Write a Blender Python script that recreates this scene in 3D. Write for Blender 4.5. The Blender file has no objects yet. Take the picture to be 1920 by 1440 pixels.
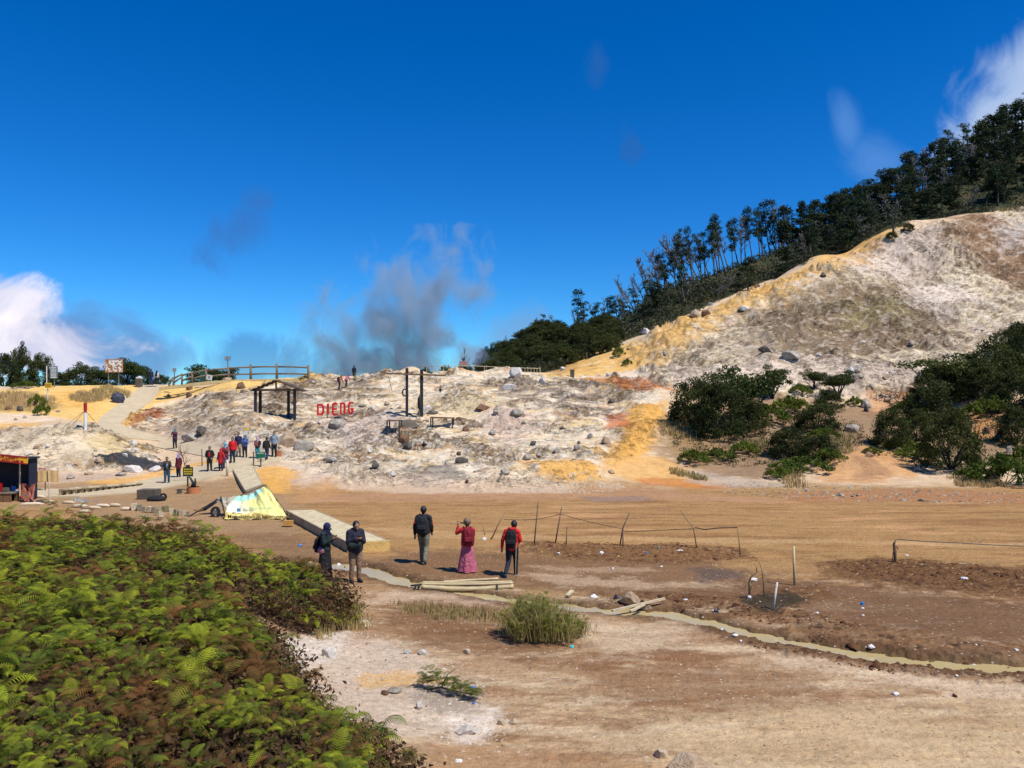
import bpy, bmesh, math, random, time
import numpy as np
from mathutils import Vector, Matrix
T0 = time.time()
sc = bpy.context.scene
C = sc.collection
rad = math.radians
# ------------------------------------------------------------------ camera
F = 1500.0            # focal length in photo pixels (1920 wide)
CX, HOR, CAMZ = 960.0, 744.0, 5.1
cam_d = bpy.data.cameras.new("camera"); cam = bpy.data.objects.new("camera", cam_d); C.objects.link(cam)
cam_d.sensor_width = 36.0; cam_d.lens = F/1920*36.0; cam_d.shift_y = (HOR-720)/1920.0
cam_d.clip_start = 0.1; cam_d.clip_end = 20000
cam.location = (0, 0, CAMZ); cam.rotation_euler = (rad(90), 0, 0)
sc.camera = cam
# ------------------------------------------------------------------ sun + sky
SUN = Vector((0.70, -0.50, 1.34)).normalized()     # towards the sun
sun_el = math.asin(SUN.z); sun_az = math.atan2(SUN.x, SUN.y)
sd = bpy.data.lights.new("sun", 'SUN'); sd.energy = 4.6; sd.angle = rad(0.5); sd.color = (1.0, 0.955, 0.885)
so = bpy.data.objects.new("sun", sd); C.objects.link(so)
so.rotation_euler = (-SUN).to_track_quat('-Z', 'Y').to_euler(); so.location = (40, -20, 90)
sc.view_settings.view_transform = 'Standard'; sc.view_settings.look = 'None'
sc.view_settings.gamma = 1.0; sc.view_settings.exposure = 0.20
sc.render.engine = 'CYCLES'
sc.cycles.max_bounces = 5; sc.cycles.volume_bounces = 1
sc.cycles.volume_step_rate = 2.0; sc.cycles.volume_max_steps = 96
w = bpy.data.worlds.new("World"); sc.world = w; w.use_nodes = True
nt = w.node_tree; nt.nodes.clear()
def N(nt, t, **kw):
    n = nt.nodes.new(t)
    for k, v in kw.items():
        if k.startswith('i_'):
            key = k[2:]; key = int(key) if key.isdigit() else key
            n.inputs[key].default_value = v
        else: setattr(n, k, v)
    return n
def math_n(nt, op, a, b=None, c=None, clamp=False):
    n = nt.nodes.new('ShaderNodeMath'); n.operation = op; n.use_clamp = clamp
    for i, v in enumerate((a, b, c)):
        if v is None: continue
        if isinstance(v, (int, float)): n.inputs[i].default_value = v
        else: nt.links.new(v, n.inputs[i])
    return n.outputs[0]
def mixc(nt, fac, a, b, blend='MIX'):
    n = nt.nodes.new('ShaderNodeMix'); n.data_type = 'RGBA'; n.blend_type = blend
    for s, v in ((n.inputs[0], fac), (n.inputs[6], a), (n.inputs[7], b)):
        if isinstance(v, (int, float)): s.default_value = v
        elif isinstance(v, (tuple, list)): s.default_value = (*v[:3], 1)
        else: nt.links.new(v, s)
    return n.outputs[2]
L = nt.links
out = N(nt, 'ShaderNodeOutputWorld')
bg = N(nt, 'ShaderNodeBackground'); bg.inputs[1].default_value = 0.1
sky = N(nt, 'ShaderNodeTexSky', sky_type='NISHITA', sun_disc=False)
sky.sun_elevation = sun_el; sky.sun_rotation = sun_az; sky.altitude = 2000; sky.air_density = 1.0; sky.dust_density = 0.2; sky.ozone_density = 3.0
hs = N(nt, 'ShaderNodeHueSaturation'); hs.inputs['Saturation'].default_value = 1.42; hs.inputs['Value'].default_value = 1.15
L.new(sky.outputs[0], hs.inputs['Color'])
tint = mixc(nt, 1.0, hs.outputs[0], (0.42, 0.84, 1.10), 'MULTIPLY')
# clouds: direction space (x/y , z/y) so that shapes keep their place in the sky
geo = N(nt, 'ShaderNodeTexCoord')
sep = N(nt, 'ShaderNodeSeparateXYZ'); L.new(geo.outputs['Generated'], sep.inputs[0])
ysafe = math_n(nt, 'MAXIMUM', sep.outputs[1], 0.05)
cu = math_n(nt, 'DIVIDE', sep.outputs[0], ysafe); cv = math_n(nt, 'DIVIDE', sep.outputs[2], ysafe)
comb = N(nt, 'ShaderNodeCombineXYZ'); L.new(cu, comb.inputs[0]); L.new(cv, comb.inputs[1])
def px2uv(px, py): return ((px-CX)/F, (HOR-py)/F)
def wnoise(scale, detail=6, rough=0.6, dist=0.0, off=(0, 0, 0), sxy=(1, 1)):
    mp = N(nt, 'ShaderNodeMapping'); mp.inputs['Location'].default_value = off; mp.inputs['Scale'].default_value = (sxy[0], sxy[1], 1)
    L.new(comb.outputs[0], mp.inputs[0])
    n = N(nt, 'ShaderNodeTexNoise'); n.inputs['Scale'].default_value = scale; n.inputs['Detail'].default_value = detail
    n.inputs['Roughness'].default_value = rough; n.inputs['Distortion'].default_value = dist
    L.new(mp.outputs[0], n.inputs['Vector']); return n.outputs[0]
def ell(px, py, rx, ry, ang=0.0):
    u0, v0 = px2uv(px, py); ca, sa = math.cos(ang), math.sin(ang)
    du = math_n(nt, 'SUBTRACT', cu, u0); dv = math_n(nt, 'SUBTRACT', cv, v0)
    a = math_n(nt, 'ADD', math_n(nt, 'MULTIPLY', du, ca*F/rx), math_n(nt, 'MULTIPLY', dv, sa*F/rx))
    b = math_n(nt, 'ADD', math_n(nt, 'MULTIPLY', du, -sa*F/ry), math_n(nt, 'MULTIPLY', dv, ca*F/ry))
    d = math_n(nt, 'SQRT', math_n(nt, 'ADD', math_n(nt, 'MULTIPLY', a, a), math_n(nt, 'MULTIPLY', b, b)))
    return math_n(nt, 'SUBTRACT', 1.0, d)          # 1 centre .. 0 rim .. negative outside
def cloud(prev, shapes, col, nz, gain, opac, bias=-0.5, amp=1.6):
    m = shapes[0]
    for s in shapes[1:]: m = math_n(nt, 'MAXIMUM', m, s)
    m = math_n(nt, 'ADD', m, math_n(nt, 'MULTIPLY', math_n(nt, 'ADD', nz, bias), amp))
    m = math_n(nt, 'MULTIPLY', m, gain, clamp=True)
    sm = N(nt, 'ShaderNodeMapRange', interpolation_type='SMOOTHSTEP'); L.new(m, sm.inputs[0])
    m = math_n(nt, 'MULTIPLY', sm.outputs[0], opac)
    return mixc(nt, m, prev, col)
n1 = wnoise(9, 9, 0.6, 0.5, (3, 1, 0)); n2 = wnoise(13, 8, 0.62, 0.9, (7, 2, 0), (1, 0.7)); n3 = wnoise(7, 8, 0.58, 0.6, (1, 9, 0))
colv = tint
SKYB = 10.0  # cloud colours are given for display; divided by the background strength
def dc(r, g, b): return tuple(((v/255.0)/12.92 if v < 10 else ((v/255.0+0.055)/1.055)**2.4)*SKYB for v in (r, g, b))
# soft grey bank behind left cumulus, then the bright cumulus
colv = cloud(colv, [ell(190, 672, 190, 70), ell(60, 640, 250, 100)], dc(96, 134, 188), n3, 1.3, 0.8, -.5, 2.2)
colv = cloud(colv, [ell(60, 648, 240, 66), ell(-30, 590, 170, 85)], mixc(nt, math_n(nt, 'MULTIPLY_ADD', n1, 2.2, -.45, clamp=True), dc(130, 150, 195), dc(255, 246, 252)), n1, 1.9, 0.95, -0.45, 2.2)
colv = cloud(colv, [ell(450, 430, 120, 70, 0.5), ell(490, 380, 60, 40)], dc(62, 104, 168), n2, 1.0, 0.5, -.54, 3.0)
colv = cloud(colv, [ell(470, 680, 200, 60)], dc(70, 122, 182), n2, 1.4, 0.6, -.5, 2.6)
colv = cloud(colv, [ell(1185, 270, 30, 70, 0.3), ell(1120, 120, 30, 60)], dc(44, 96, 165), n2, 1.2, 0.5, -.55, 3.0)
colv = cloud(colv, [ell(1588, 240, 42, 95, 0.2), ell(1640, 300, 95, 60, -0.6)], dc(92, 142, 208), n3, 1.1, 0.6, -0.47, 2.2)
colv = cloud(colv, [ell(1910, 140, 130, 75, 0.8), ell(1880, 215, 150, 95, 0.6)], mixc(nt, n1, dc(104, 158, 215), dc(226, 230, 238)), n1, 1.1, 0.75, -0.47, 2.4)
colv = cloud(colv, [ell(960, 640, 120, 60, 0.6)], dc(120, 150, 190), n2, 1.4, 0.55)
L.new(colv, bg.inputs[0]); L.new(bg.outputs[0], out.inputs[0])

# ------------------------------------------------------------------ helpers
def S(r, g, b, k=0.80):
    """sRGB 0-255 as it looks in sunlight -> linear surface colour"""
    return tuple(((v/255.0)/12.92 if v < 10 else ((v/255.0+0.055)/1.055)**2.4)*k for v in (r, g, b))
def link(o, parent=None):
    C.objects.link(o)
    if parent is not None: o.parent = parent
    return o
def tag(o, label=None, cat=None, group=None, kind=None):
    if label: o['label'] = label
    if cat: o['category'] = cat
    if group: o['group'] = group
    if kind: o['kind'] = kind
    return o
def empty(name, loc, rz=0.0, label=None, cat=None, group=None):
    o = bpy.data.objects.new(name, None); o.empty_display_size = 0.2
    o.location = loc; o.rotation_euler = (0, 0, rz); link(o); tag(o, label, cat, group); return o
_mats = {}
def mat(name, col, rough=0.8, var=0.15, scale=8.0, bump=0.0, bscale=40.0, metal=0.0, spec=0.5, col2=None, stretch=(1, 1, 1), coat=0):
    if name in _mats: return _mats[name]
    m = bpy.data.materials.new(name); m.use_nodes = True; nt = m.node_tree; b = nt.nodes['Principled BSDF']
    b.inputs['Roughness'].default_value = rough; b.inputs['Metallic'].default_value = metal
    b.inputs['Specular IOR Level'].default_value = spec
    tc = N(nt, 'ShaderNodeTexCoord'); mp = N(nt, 'ShaderNodeMapping'); mp.inputs['Scale'].default_value = stretch
    nt.links.new(tc.outputs['Object'], mp.inputs[0])
    n = N(nt, 'ShaderNodeTexNoise'); n.inputs['Scale'].default_value = scale; n.inputs['Detail'].default_value = 5
    nt.links.new(mp.outputs[0], n.inputs['Vector'])
    r = N(nt, 'ShaderNodeMapRange'); r.inputs[1].default_value = 0.3; r.inputs[2].default_value = 0.7
    nt.links.new(n.outputs[0], r.inputs[0])
    c2 = col2 if col2 else tuple(min(1, c*(1+var)) for c in col)
    c1 = col if col2 else tuple(c*(1-var) for c in col)
    nt.links.new(mixc(nt, r.outputs[0], c1, c2), b.inputs['Base Color'])
    if bump > 0:
        n2 = N(nt, 'ShaderNodeTexNoise'); n2.inputs['Scale'].default_value = bscale; n2.inputs['Detail'].default_value = 4
        nt.links.new(mp.outputs[0], n2.inputs['Vector'])
        bp = N(nt, 'ShaderNodeBump'); bp.inputs['Strength'].default_value = bump; bp.inputs['Distance'].default_value = 0.05
        nt.links.new(n2.outputs[0], bp.inputs['Height']); nt.links.new(bp.outputs[0], b.inputs['Normal'])
    _mats[name] = m; return m
class MB:
    """collects shapes, then links them as ONE mesh object"""
    def __init__(s): s.v = []; s.f = []
    def add(s, vs, fs):
        o = len(s.v); s.v += [tuple(v) for v in vs]; s.f += [tuple(i+o for i in f) for f in fs]; return s
    def box(s, c, d, rot=None):
        M = rot if rot is not None else Matrix.Identity(3); c = Vector(c)
        vs = [c + M @ Vector((x*d[0]/2, y*d[1]/2, z*d[2]/2)) for x in (-1, 1) for y in (-1, 1) for z in (-1, 1)]
        return s.add(vs, [(0, 1, 3, 2), (4, 6, 7, 5), (0, 4, 5, 1), (2, 3, 7, 6), (0, 2, 6, 4), (1, 5, 7, 3)])
    def tube(s, pts, rs, n=8, cap=True):
        pts = [Vector(p) for p in pts]
        if isinstance(rs, (int, float)): rs = [rs]*len(pts)
        o = len(s.v); up = Vector((0.13, 0.21, 1)).normalized()
        for i, p in enumerate(pts):
            t = (pts[min(i+1, len(pts)-1)]-pts[max(i-1, 0)])
            if t.length < 1e-9: t = Vector((0, 0, 1))
            t.normalize(); a = t.cross(up)
            if a.length < 0.05: a = t.cross(Vector((1, 0, 0)))
            a.normalize(); b = t.cross(a)
            for k in range(n):
                an = 2*math.pi*k/n; s.v.append(tuple(p+(a*math.cos(an)+b*math.sin(an))*rs[i]))
        for i in range(len(pts)-1):
            for k in range(n):
                k2 = (k+1) % n; s.f.append((o+i*n+k, o+i*n+k2, o+(i+1)*n+k2, o+(i+1)*n+k))
        if cap:
            s.f.append(tuple(o+k for k in range(n))[::-1]); s.f.append(tuple(o+(len(pts)-1)*n+k for k in range(n)))
        return s
    def bar(s, p, q, wd, ht):
        p = Vector(p); q = Vector(q); t = q-p; ln = t.length; t.normalize()
        u = Vector((0, 0, 1)); a = t.cross(u)
        if a.length < 0.05: a = Vector((1, 0, 0))
        a.normalize(); b = a.cross(t)
        M = Matrix((a, t, b)).transposed()
        return s.box((p+q)/2, (wd, ln, ht), M)
    def ball(s, c, r, n=8, sc=(1, 1, 1)):
        o = len(s.v); c = Vector(c)
        for i in range(1, n):
            for k in range(2*n):
                th = math.pi*i/n; ph = math.pi*k/n
                s.v.append((c.x+r*sc[0]*math.sin(th)*math.cos(ph), c.y+r*sc[1]*math.sin(th)*math.sin(ph), c.z+r*sc[2]*math.cos(th)))
        s.v.append((c.x, c.y, c.z+r*sc[2])); s.v.append((c.x, c.y, c.z-r*sc[2])); top = len(s.v)-2; bot = top+1
        for i in range(n-2):
            for k in range(2*n):
                k2 = (k+1) % (2*n); s.f.append((o+i*2*n+k, o+(i+1)*2*n+k, o+(i+1)*2*n+k2, o+i*2*n+k2))
        for k in range(2*n):
            k2 = (k+1) % (2*n); s.f.append((top, o+k, o+k2)); s.f.append((bot, o+(n-2)*2*n+k2, o+(n-2)*2*n+k))
        return s
    def mesh(s, name, m, smooth=False):
        me = bpy.data.meshes.new(name); me.from_pydata(s.v, [], s.f); me.materials.append(m)
        if smooth: me.shade_smooth()
        me.update(); return me
    def build(s, name, m, parent=None, smooth=False, loc=None):
        o = bpy.data.objects.new(name, s.mesh(name, m, smooth))
        if loc is not None: o.location = loc
        return link(o, parent)
def np_mesh(name, V, Fc, m, col=None, smooth=False, n=None):
    """fast mesh from numpy; Fc is (k,n)"""
    me = bpy.data.meshes.new(name); V = np.asarray(V, np.float32); Fc = np.asarray(Fc, np.int32); n = Fc.shape[1]
    me.vertices.add(len(V)); me.vertices.foreach_set('co', V.ravel())
    me.loops.add(Fc.size); me.loops.foreach_set('vertex_index', Fc.ravel())
    me.polygons.add(len(Fc)); me.polygons.foreach_set('loop_start', np.arange(0, Fc.size, n, dtype=np.int32))
    me.update(calc_edges=True)
    if col is not None:
        a = me.color_attributes.new('Col', 'FLOAT_COLOR', 'POINT')
        cc = np.ones((len(V), 4), np.float32); cc[:, :col.shape[1]] = col; a.data.foreach_set('color', cc.ravel())
    me.materials.append(m)
    if smooth: me.polygons.foreach_set('use_smooth', np.ones(len(Fc), bool))
    me.validate(clean_customdata=False)
    return me
# ------------------------------------------------------------------ numpy noise
def _perm(seed):
    r = np.random.RandomState(seed); p = r.permutation(256); return np.concatenate([p, p]), r.rand(256)*2*np.pi
_pc = {}
def perlin(x, y, seed=0):
    if seed not in _pc:
        p, a = _perm(seed); _pc[seed] = (p, np.cos(a), np.sin(a))
    p, gx, gy = _pc[seed]
    x0 = np.floor(x).astype(np.int64); y0 = np.floor(y).astype(np.int64); fx = x-x0; fy = y-y0
    x0 &= 255; y0 &= 255; x1 = (x0+1) & 255; y1 = (y0+1) & 255
    sx = fx*fx*fx*(fx*(fx*6-15)+10); sy = fy*fy*fy*(fy*(fy*6-15)+10)
    def g(ix, iy, dx, dy):
        h = p[p[ix]+iy]; return gx[h]*dx+gy[h]*dy
    a = g(x0, y0, fx, fy); b = g(x1, y0, fx-1, fy); c = g(x0, y1, fx, fy-1); d = g(x1, y1, fx-1, fy-1)
    return ((a+(b-a)*sx)+((c+(d-c)*sx)-(a+(b-a)*sx))*sy)*1.5
def fbm(x, y, octv=4, seed=0, gain=0.5, ridge=False):
    s = 0; a = 1.0; t = 0
    for o in range(octv):
        n = perlin(x*2**o+13.7*o, y*2**o+7.1*o, seed+o)
        if ridge: n = 1-2*np.abs(n)
        s = s+a*n; t += a; a *= gain
    return s/t
def sstep(a, b, x):
    t = np.clip((x-a)/(b-a), 0, 1); return t*t*(3-2*t)
# ------------------------------------------------------------------ terrain: profiles (distance, height) in each direction
def zz(px_profile):
    r = []
    for e in px_profile:
        if len(e) == 3: r.append((e[0], e[2]))
        else: r.append((e[0], CAMZ-(e[1]-HOR)/F*e[0]))
    return r
Z = None
prof = {
 -900: [(1.5,Z,2.4),(6,Z,2.3),(12,Z,2.2),(20,Z,1.6),(28,Z,.6),(38,Z,.2),(47,Z,.4),(60,Z,2.9),(85,Z,6.5),(100,Z,6.5),(140,Z,5),(300,Z,1),(3000,Z,-5)],
 0:    [(1.5,Z,2.3),(6,Z,2.0),(10,Z,1.75),(15,Z,1.4),(22,Z,1.15),(26.5,Z,.1),(38,Z,.05),(47,898),(58,815),(68,775),(85,727),(100,Z,6.3),(140,Z,5),(300,Z,1),(3000,Z,-5)],
 160:  [(1.5,Z,2.3),(6,Z,1.95),(10,Z,1.65),(15,Z,1.3),(22,Z,1.1),(26.5,Z,.1),(40,Z,.0),(48,893),(58,812),(68,782),(85,724),(100,Z,6.4),(140,Z,5),(300,Z,1),(3000,Z,-5)],
 300:  [(1.5,Z,2.3),(6,Z,1.85),(10,Z,1.5),(15,Z,1.15),(22,Z,.85),(26,Z,.05),(38,Z,0),(47,Z,.1),(53,870),(62,840),(70,800),(79,752),(86,722),(95,Z,6.4),(140,Z,5),(300,Z,1),(3000,Z,-5)],
 450:  [(1.5,Z,2.2),(6,Z,1.7),(10,Z,1.3),(15,Z,.85),(21,Z,.5),(24,Z,.05),(36,Z,0),(44,Z,.25),(50,868),(56,838),(66,783),(74,748),(80,714),(90,Z,6.6),(140,Z,5),(300,Z,1),(3000,Z,-5)],
 600:  [(1.5,Z,2.2),(6,Z,1.45),(9,Z,.9),(12,Z,.45),(16,Z,.2),(20,Z,.15),(23,Z,0),(42,Z,0),(48,882),(56,842),(66,785),(76,735),(84,707),(92,Z,6.8),(140,Z,5),(300,Z,1),(3000,Z,-5)],
 800:  [(1.5,Z,3.1),(5,Z,1.5),(8,Z,.65),(11,Z,.25),(15,Z,.05),(20,Z,0),(42,Z,0),(47,890),(53,852),(60,805),(66,782),(76,735),(86,702),(95,Z,7.2),(140,Z,5),(300,Z,1),(3000,Z,-5)],
 1000: [(1.5,Z,3.0),(5,Z,1.4),(8,Z,.6),(11,Z,.1),(15,Z,0),(42,Z,0),(47,888),(54,842),(62,800),(74,745),(87,699),(96,Z,7.6),(112,Z,9),(130,640),(150,Z,12),(300,Z,1),(3000,Z,-5)],
 1130: [(1.5,Z,3.0),(5,Z,1.4),(8,Z,.6),(11,Z,.1),(15,Z,0),(43,Z,0),(48,885),(55,835),(64,790),(75,745),(82,720),(92,692),(100,664),(106,Z,10.4),(125,Z,14),(140,620),(160,Z,15),(300,Z,3),(3000,Z,-5)],
 1250: [(1.5,Z,3.0),(5,Z,1.4),(8,Z,.6),(11,Z,.1),(15,Z,0),(44,Z,0),(49,895),(56,840),(66,775),(78,722),(90,686),(106,614),(112,Z,14),(140,Z,22),(168,548),(190,Z,25),(300,Z,12),(3000,Z,-5)],
 1400: [(1.5,Z,3.0),(5,Z,1.4),(8,Z,.6),(11,Z,.1),(15,Z,0),(45,Z,0),(50,890),(58,835),(70,760),(80,708),(100,620),(117,548),(123,Z,20.4),(150,Z,26),(185,498),(205,Z,35),(350,Z,20),(3000,Z,-5)],
 1550: [(1.5,Z,3.0),(5,Z,1.4),(8,Z,.6),(11,Z,.1),(15,Z,0),(45,Z,0),(50,886),(58,830),(70,768),(82,712),(100,622),(128,480),(134,Z,27.6),(160,Z,34),(200,445),(222,Z,45),(400,Z,30),(3000,Z,-5)],
 1700: [(1.5,Z,3.0),(5,Z,1.4),(8,Z,.6),(11,Z,.1),(15,Z,0),(46,Z,0),(52,878),(60,820),(72,766),(84,700),(100,625),(120,530),(142,416),(149,Z,36),(175,Z,45),(215,375),(240,Z,60),(400,Z,50),(3000,Z,-5)],
 1850: [(1.5,Z,3.0),(5,Z,1.4),(8,Z,.6),(11,Z,.1),(15,Z,0),(46,Z,0),(52,868),(60,800),(72,735),(84,690),(100,630),(120,540),(150,401),(157,Z,39.5),(182,Z,50),(230,295),(260,Z,78),(420,Z,70),(3000,Z,-5)],
 1960: [(1.5,Z,3.0),(5,Z,1.4),(8,Z,.6),(11,Z,.1),(15,Z,0),(46,Z,0),(52,875),(60,790),(72,722),(84,672),(100,610),(120,535),(150,405),(158,Z,39.8),(182,Z,52),(240,245),(275,Z,90),(420,Z,85),(3000,Z,-5)],
 2900: [(1.5,Z,3.0),(5,Z,1.4),(8,Z,.6),(11,Z,.1),(15,Z,0),(46,Z,0),(54,Z,2),(66,Z,6),(84,Z,14),(110,Z,24),(150,Z,40),(160,Z,43),(190,Z,60),(250,Z,110),(300,Z,125),(450,Z,120),(3000,Z,-5)],
}
def pchip(x, y, xi):
    x = np.array(x, float); y = np.array(y, float); h = np.diff(x); d = np.diff(y)/h; m = np.zeros_like(y)
    for i in range(1, len(x)-1):
        if d[i-1]*d[i] > 0:
            w1 = 2*h[i]+h[i-1]; w2 = h[i]+2*h[i-1]; m[i] = (w1+w2)/(w1/d[i-1]+w2/d[i])
    m[0] = d[0]; m[-1] = d[-1]
    k = np.clip(np.searchsorted(x, xi)-1, 0, len(h)-1); t = (xi-x[k])/h[k]
    t = np.clip(t, 0, 1)
    return (2*t**3-3*t**2+1)*y[k]+(t**3-2*t**2+t)*h[k]*m[k]+(-2*t**3+3*t**2)*y[k+1]+(t**3-t**2)*h[k]*m[k+1]
rowsY = np.exp(np.concatenate([np.linspace(math.log(1.5), math.log(7.5), 60, endpoint=False),
        np.linspace(math.log(7.5), math.log(156), 1060, endpoint=False), np.linspace(math.log(156), math.log(310), 120, endpoint=False),
        np.linspace(math.log(310), math.log(3000), 30)]))
cols = np.concatenate([np.linspace(-5000, -900, 20, endpoint=False), np.linspace(-900, -120, 80, endpoint=False),
        np.linspace(-120, 2040, 880, endpoint=False), np.linspace(2040, 2900, 80, endpoint=False), np.linspace(2900, 7000, 20)])
pk = sorted(prof)
base = np.stack([pchip([math.log(a) for a, b in zz(prof[k])], [b for a, b in zz(prof[k])], np.log(rowsY)) for k in pk], 1)  # rows x profiles
cc_ = np.clip(cols, pk[0], pk[-1])
Hb = np.empty((len(rowsY), len(cols)))
# smooth (catmull-like, non overshooting) across directions
for i in range(len(rowsY)): Hb[i] = pchip(pk, base[i], cc_)
Yg = rowsY[:, None]*np.ones_like(Hb); Xg = (cols[None, :]-CX)/F*rowsY[:, None]
lnr = np.log(rowsY)
def grid_at(G, X, Y):
    X = np.atleast_1d(np.asarray(X, float)); Y = np.atleast_1d(np.asarray(Y, float))
    pxs = X/Y*F+CX; ri = np.interp(np.log(Y), lnr, np.arange(len(lnr))); ci = np.interp(pxs, cols, np.arange(len(cols)))
    r0 = np.clip(ri.astype(int), 0, len(lnr)-2); c0 = np.clip(ci.astype(int), 0, len(cols)-2); fr = ri-r0; fc = ci-c0
    return (G[r0, c0]*(1-fr)*(1-fc)+G[r0+1, c0]*fr*(1-fc)+G[r0, c0+1]*(1-fr)*fc+G[r0+1, c0+1]*fr*fc)
GR = {'H': Hb}
def gz(x, y): return float(grid_at(GR['H'], x, y)[0])
def hit(px, py, ymin=6.0, ymax=290.0, G=None):
    """first point of the ground seen in this direction from the viewpoint"""
    G = GR['H'] if G is None else G
    ci = np.interp(px, cols, np.arange(len(cols))); c0 = min(int(ci), len(cols)-2); fc = ci-c0
    z = G[:, c0]*(1-fc)+G[:, c0+1]*fc
    ray = CAMZ-(py-HOR)/F*rowsY; d = z-ray
    ok = np.where((d >= 0) & (rowsY > ymin) & (rowsY < ymax))[0]
    if len(ok) == 0:
        sel = (rowsY > ymin) & (rowsY < min(ymax, 165)); k = np.where(sel)[0][np.argmax(d[sel])]; Y = rowsY[k]
    else:
        k = ok[0]
        Y = rowsY[k] if k == 0 or d[k-1] >= 0 else rowsY[k-1]+(rowsY[k]-rowsY[k-1])*(-d[k-1])/(d[k]-d[k-1]+1e-9)
    return ((px-CX)/F*Y, Y)
def at(px, py, **k):
    x, y = hit(px, py, **k); return Vector((x, y, gz(x, y)))
def atY(px, Y):
    x = (px-CX)/F*Y; return Vector((x, Y, gz(x, Y)))
def msz(n, Y): return n*Y/F      # photo pixels at a distance -> metres
def poly_world(pts, sub=3, **k):
    r = []
    for i, a in enumerate(pts):
        b = pts[(i+1) % len(pts)]
        for j in range(sub):
            t = j/sub; r.append(hit(a[0]+(b[0]-a[0])*t, a[1]+(b[1]-a[1])*t, G=Hb, **k))
    return np.array(r)
def sdist(P, X, Y):
    """signed distance (m) to polygon, + inside"""
    d = np.full(X.shape, 1e9); ins = np.zeros(X.shape, bool); n = len(P)
    for i in range(n):
        ax, ay = P[i]; bx, by = P[(i+1) % n]; ex, ey = bx-ax, by-ay; L2 = ex*ex+ey*ey+1e-12
        t = np.clip(((X-ax)*ex+(Y-ay)*ey)/L2, 0, 1); d = np.minimum(d, (X-ax-t*ex)**2+(Y-ay-t*ey)**2)
        c = ((ay > Y) != (by > Y)) & (X < (bx-ax)*(Y-ay)/(by-ay+1e-12)+ax); ins ^= c
    d = np.sqrt(d); return np.where(ins, d, -d)
FT = {'t': fbm(Xg/.42, Yg/.26, 4, 77, .62)*(Yg < 46)+fbm(Xg/.9, Yg/.7, 4, 78, .62)*(Yg >= 46)}
def zone(pts, soft=8, namp=14, nsc=26, seed=5, **k):
    """0..1 mask of a ground area; soft/noise sizes are in photo pixels at that distance"""
    P = poly_world(pts, **k); x0, y0 = P.min(0); x1, y1 = P.max(0); pad = (soft*2+namp*4)*y1/F+0.5
    m = np.zeros_like(Hb); sel = (Xg > x0-pad) & (Xg < x1+pad) & (Yg > y0-pad) & (Yg < y1+pad)
    X = Xg[sel]; Y = Yg[sel]; s = 0.5*(y0+y1)/F
    nn = (fbm(X/(nsc*s), Y/(nsc*s), 5, seed, 0.65)+0.6*fbm(X/(nsc*s*3), Y/(nsc*s*3), 2, seed+50))*namp*s*2.6
    g0 = sstep(-soft*s*2.6, soft*s*2.6, sdist(P, X, Y)+nn); ft = FT['t'][sel]
    m[sel] = np.clip(g0+ft*2.4*g0*(1-g0)*1.6, 0, 1); return m
# ------------------------------------------------------------------ ground masks (all measured on the ground itself)
pxg = np.ones_like(Hb)*cols[None, :]
def pY(pts, soft=0.12, namp=0.25, nsc=1.2, seed=3):
    """mask from (direction px, distance) outline"""
    P = np.array([((a-CX)/F*b, b) for a, b in pts]); x0, y0 = P.min(0); x1, y1 = P.max(0)
    m = np.zeros_like(Hb); sel = (Xg > x0-2) & (Xg < x1+2) & (Yg > y0-2) & (Yg < y1+2); X = Xg[sel]; Y = Yg[sel]
    m[sel] = sstep(-soft, soft, sdist(P, X, Y)+fbm(X/nsc, Y/nsc, 3, seed)*namp*1.5); return m
fern_out = [(-1500,24.5),(0,23.6),(200,23.2),(350,22.9),(450,22.3),(540,21.8),(600,21.2),(645,19.8),(670,18.2),(650,17.0),(600,16.5),(545,16.1),(490,16.2),(450,16.0),(440,15.2),
            (470,14.2),(520,13.3),(555,12.2),(566,11.3),(590,10.6),(640,10.2),(700,9.6),(755,9.1),(790,8.4),(800,7.0),(820,4.0),(-1500,4.0)]
M_fern = pY(fern_out)
rub = np.maximum.reduce([
  zone([(210,830),(250,775),(400,740),(560,712),(640,705),(1000,700),(1090,706),(1250,716),(1330,700),(1230,735),(1235,800),(1150,860),(1100,900),(900,915),(640,905),(540,870),(470,845),(330,815),(300,790)], 10, 10),
  zone([(0,800),(170,800),(290,845),(290,875),(180,880),(60,895),(0,880)], 8, 10)])
face = zone([(1210,690),(1180,650),(1300,600),(1420,555),(1560,500),(1660,450),(1760,420),(1840,402),(1990,400),(2100,720),(1700,750),(1450,740),(1240,725)], 10, 16, ymin=60)
# big relief: crusts broken into low ledges, with smoother ash between
X, Y = Xg, Yg
def ledge(sx, sy, seed, k):
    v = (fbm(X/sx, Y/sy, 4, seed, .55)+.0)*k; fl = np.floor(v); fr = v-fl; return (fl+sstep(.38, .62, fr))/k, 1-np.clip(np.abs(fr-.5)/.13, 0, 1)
crust = sstep(-.10, .14, fbm(X/6.5, Y/4.5, 3, 191)); crust2 = sstep(-.08, .14, fbm(X/15, Y/12, 3, 192))
l1, e1 = ledge(3.6, 2.6, 193, 7); l2, e2 = ledge(9, 6, 194, 8)
relief = rub*((.25+.75*crust)*(0.24*fbm(X/1.5, Y/1.7, 4, 12, .6, True)+0.09*fbm(X/.5, Y/.5, 3, 13)+1.1*l1)+0.32*fbm(X/5, Y/6, 3, 11, .5, True))
relief = relief+face*((.3+.7*crust2)*(0.40*fbm(X/2.4, Y/3.0, 4, 22, .65, True)+0.13*fbm(X/.8, Y/.9, 2, 23)+2.2*l2)+0.6*fbm(X/9, Y/9, 3, 21, .5, True)+.5*fbm(X/3.0, Y/16, 3, 195, .5, True))
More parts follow.
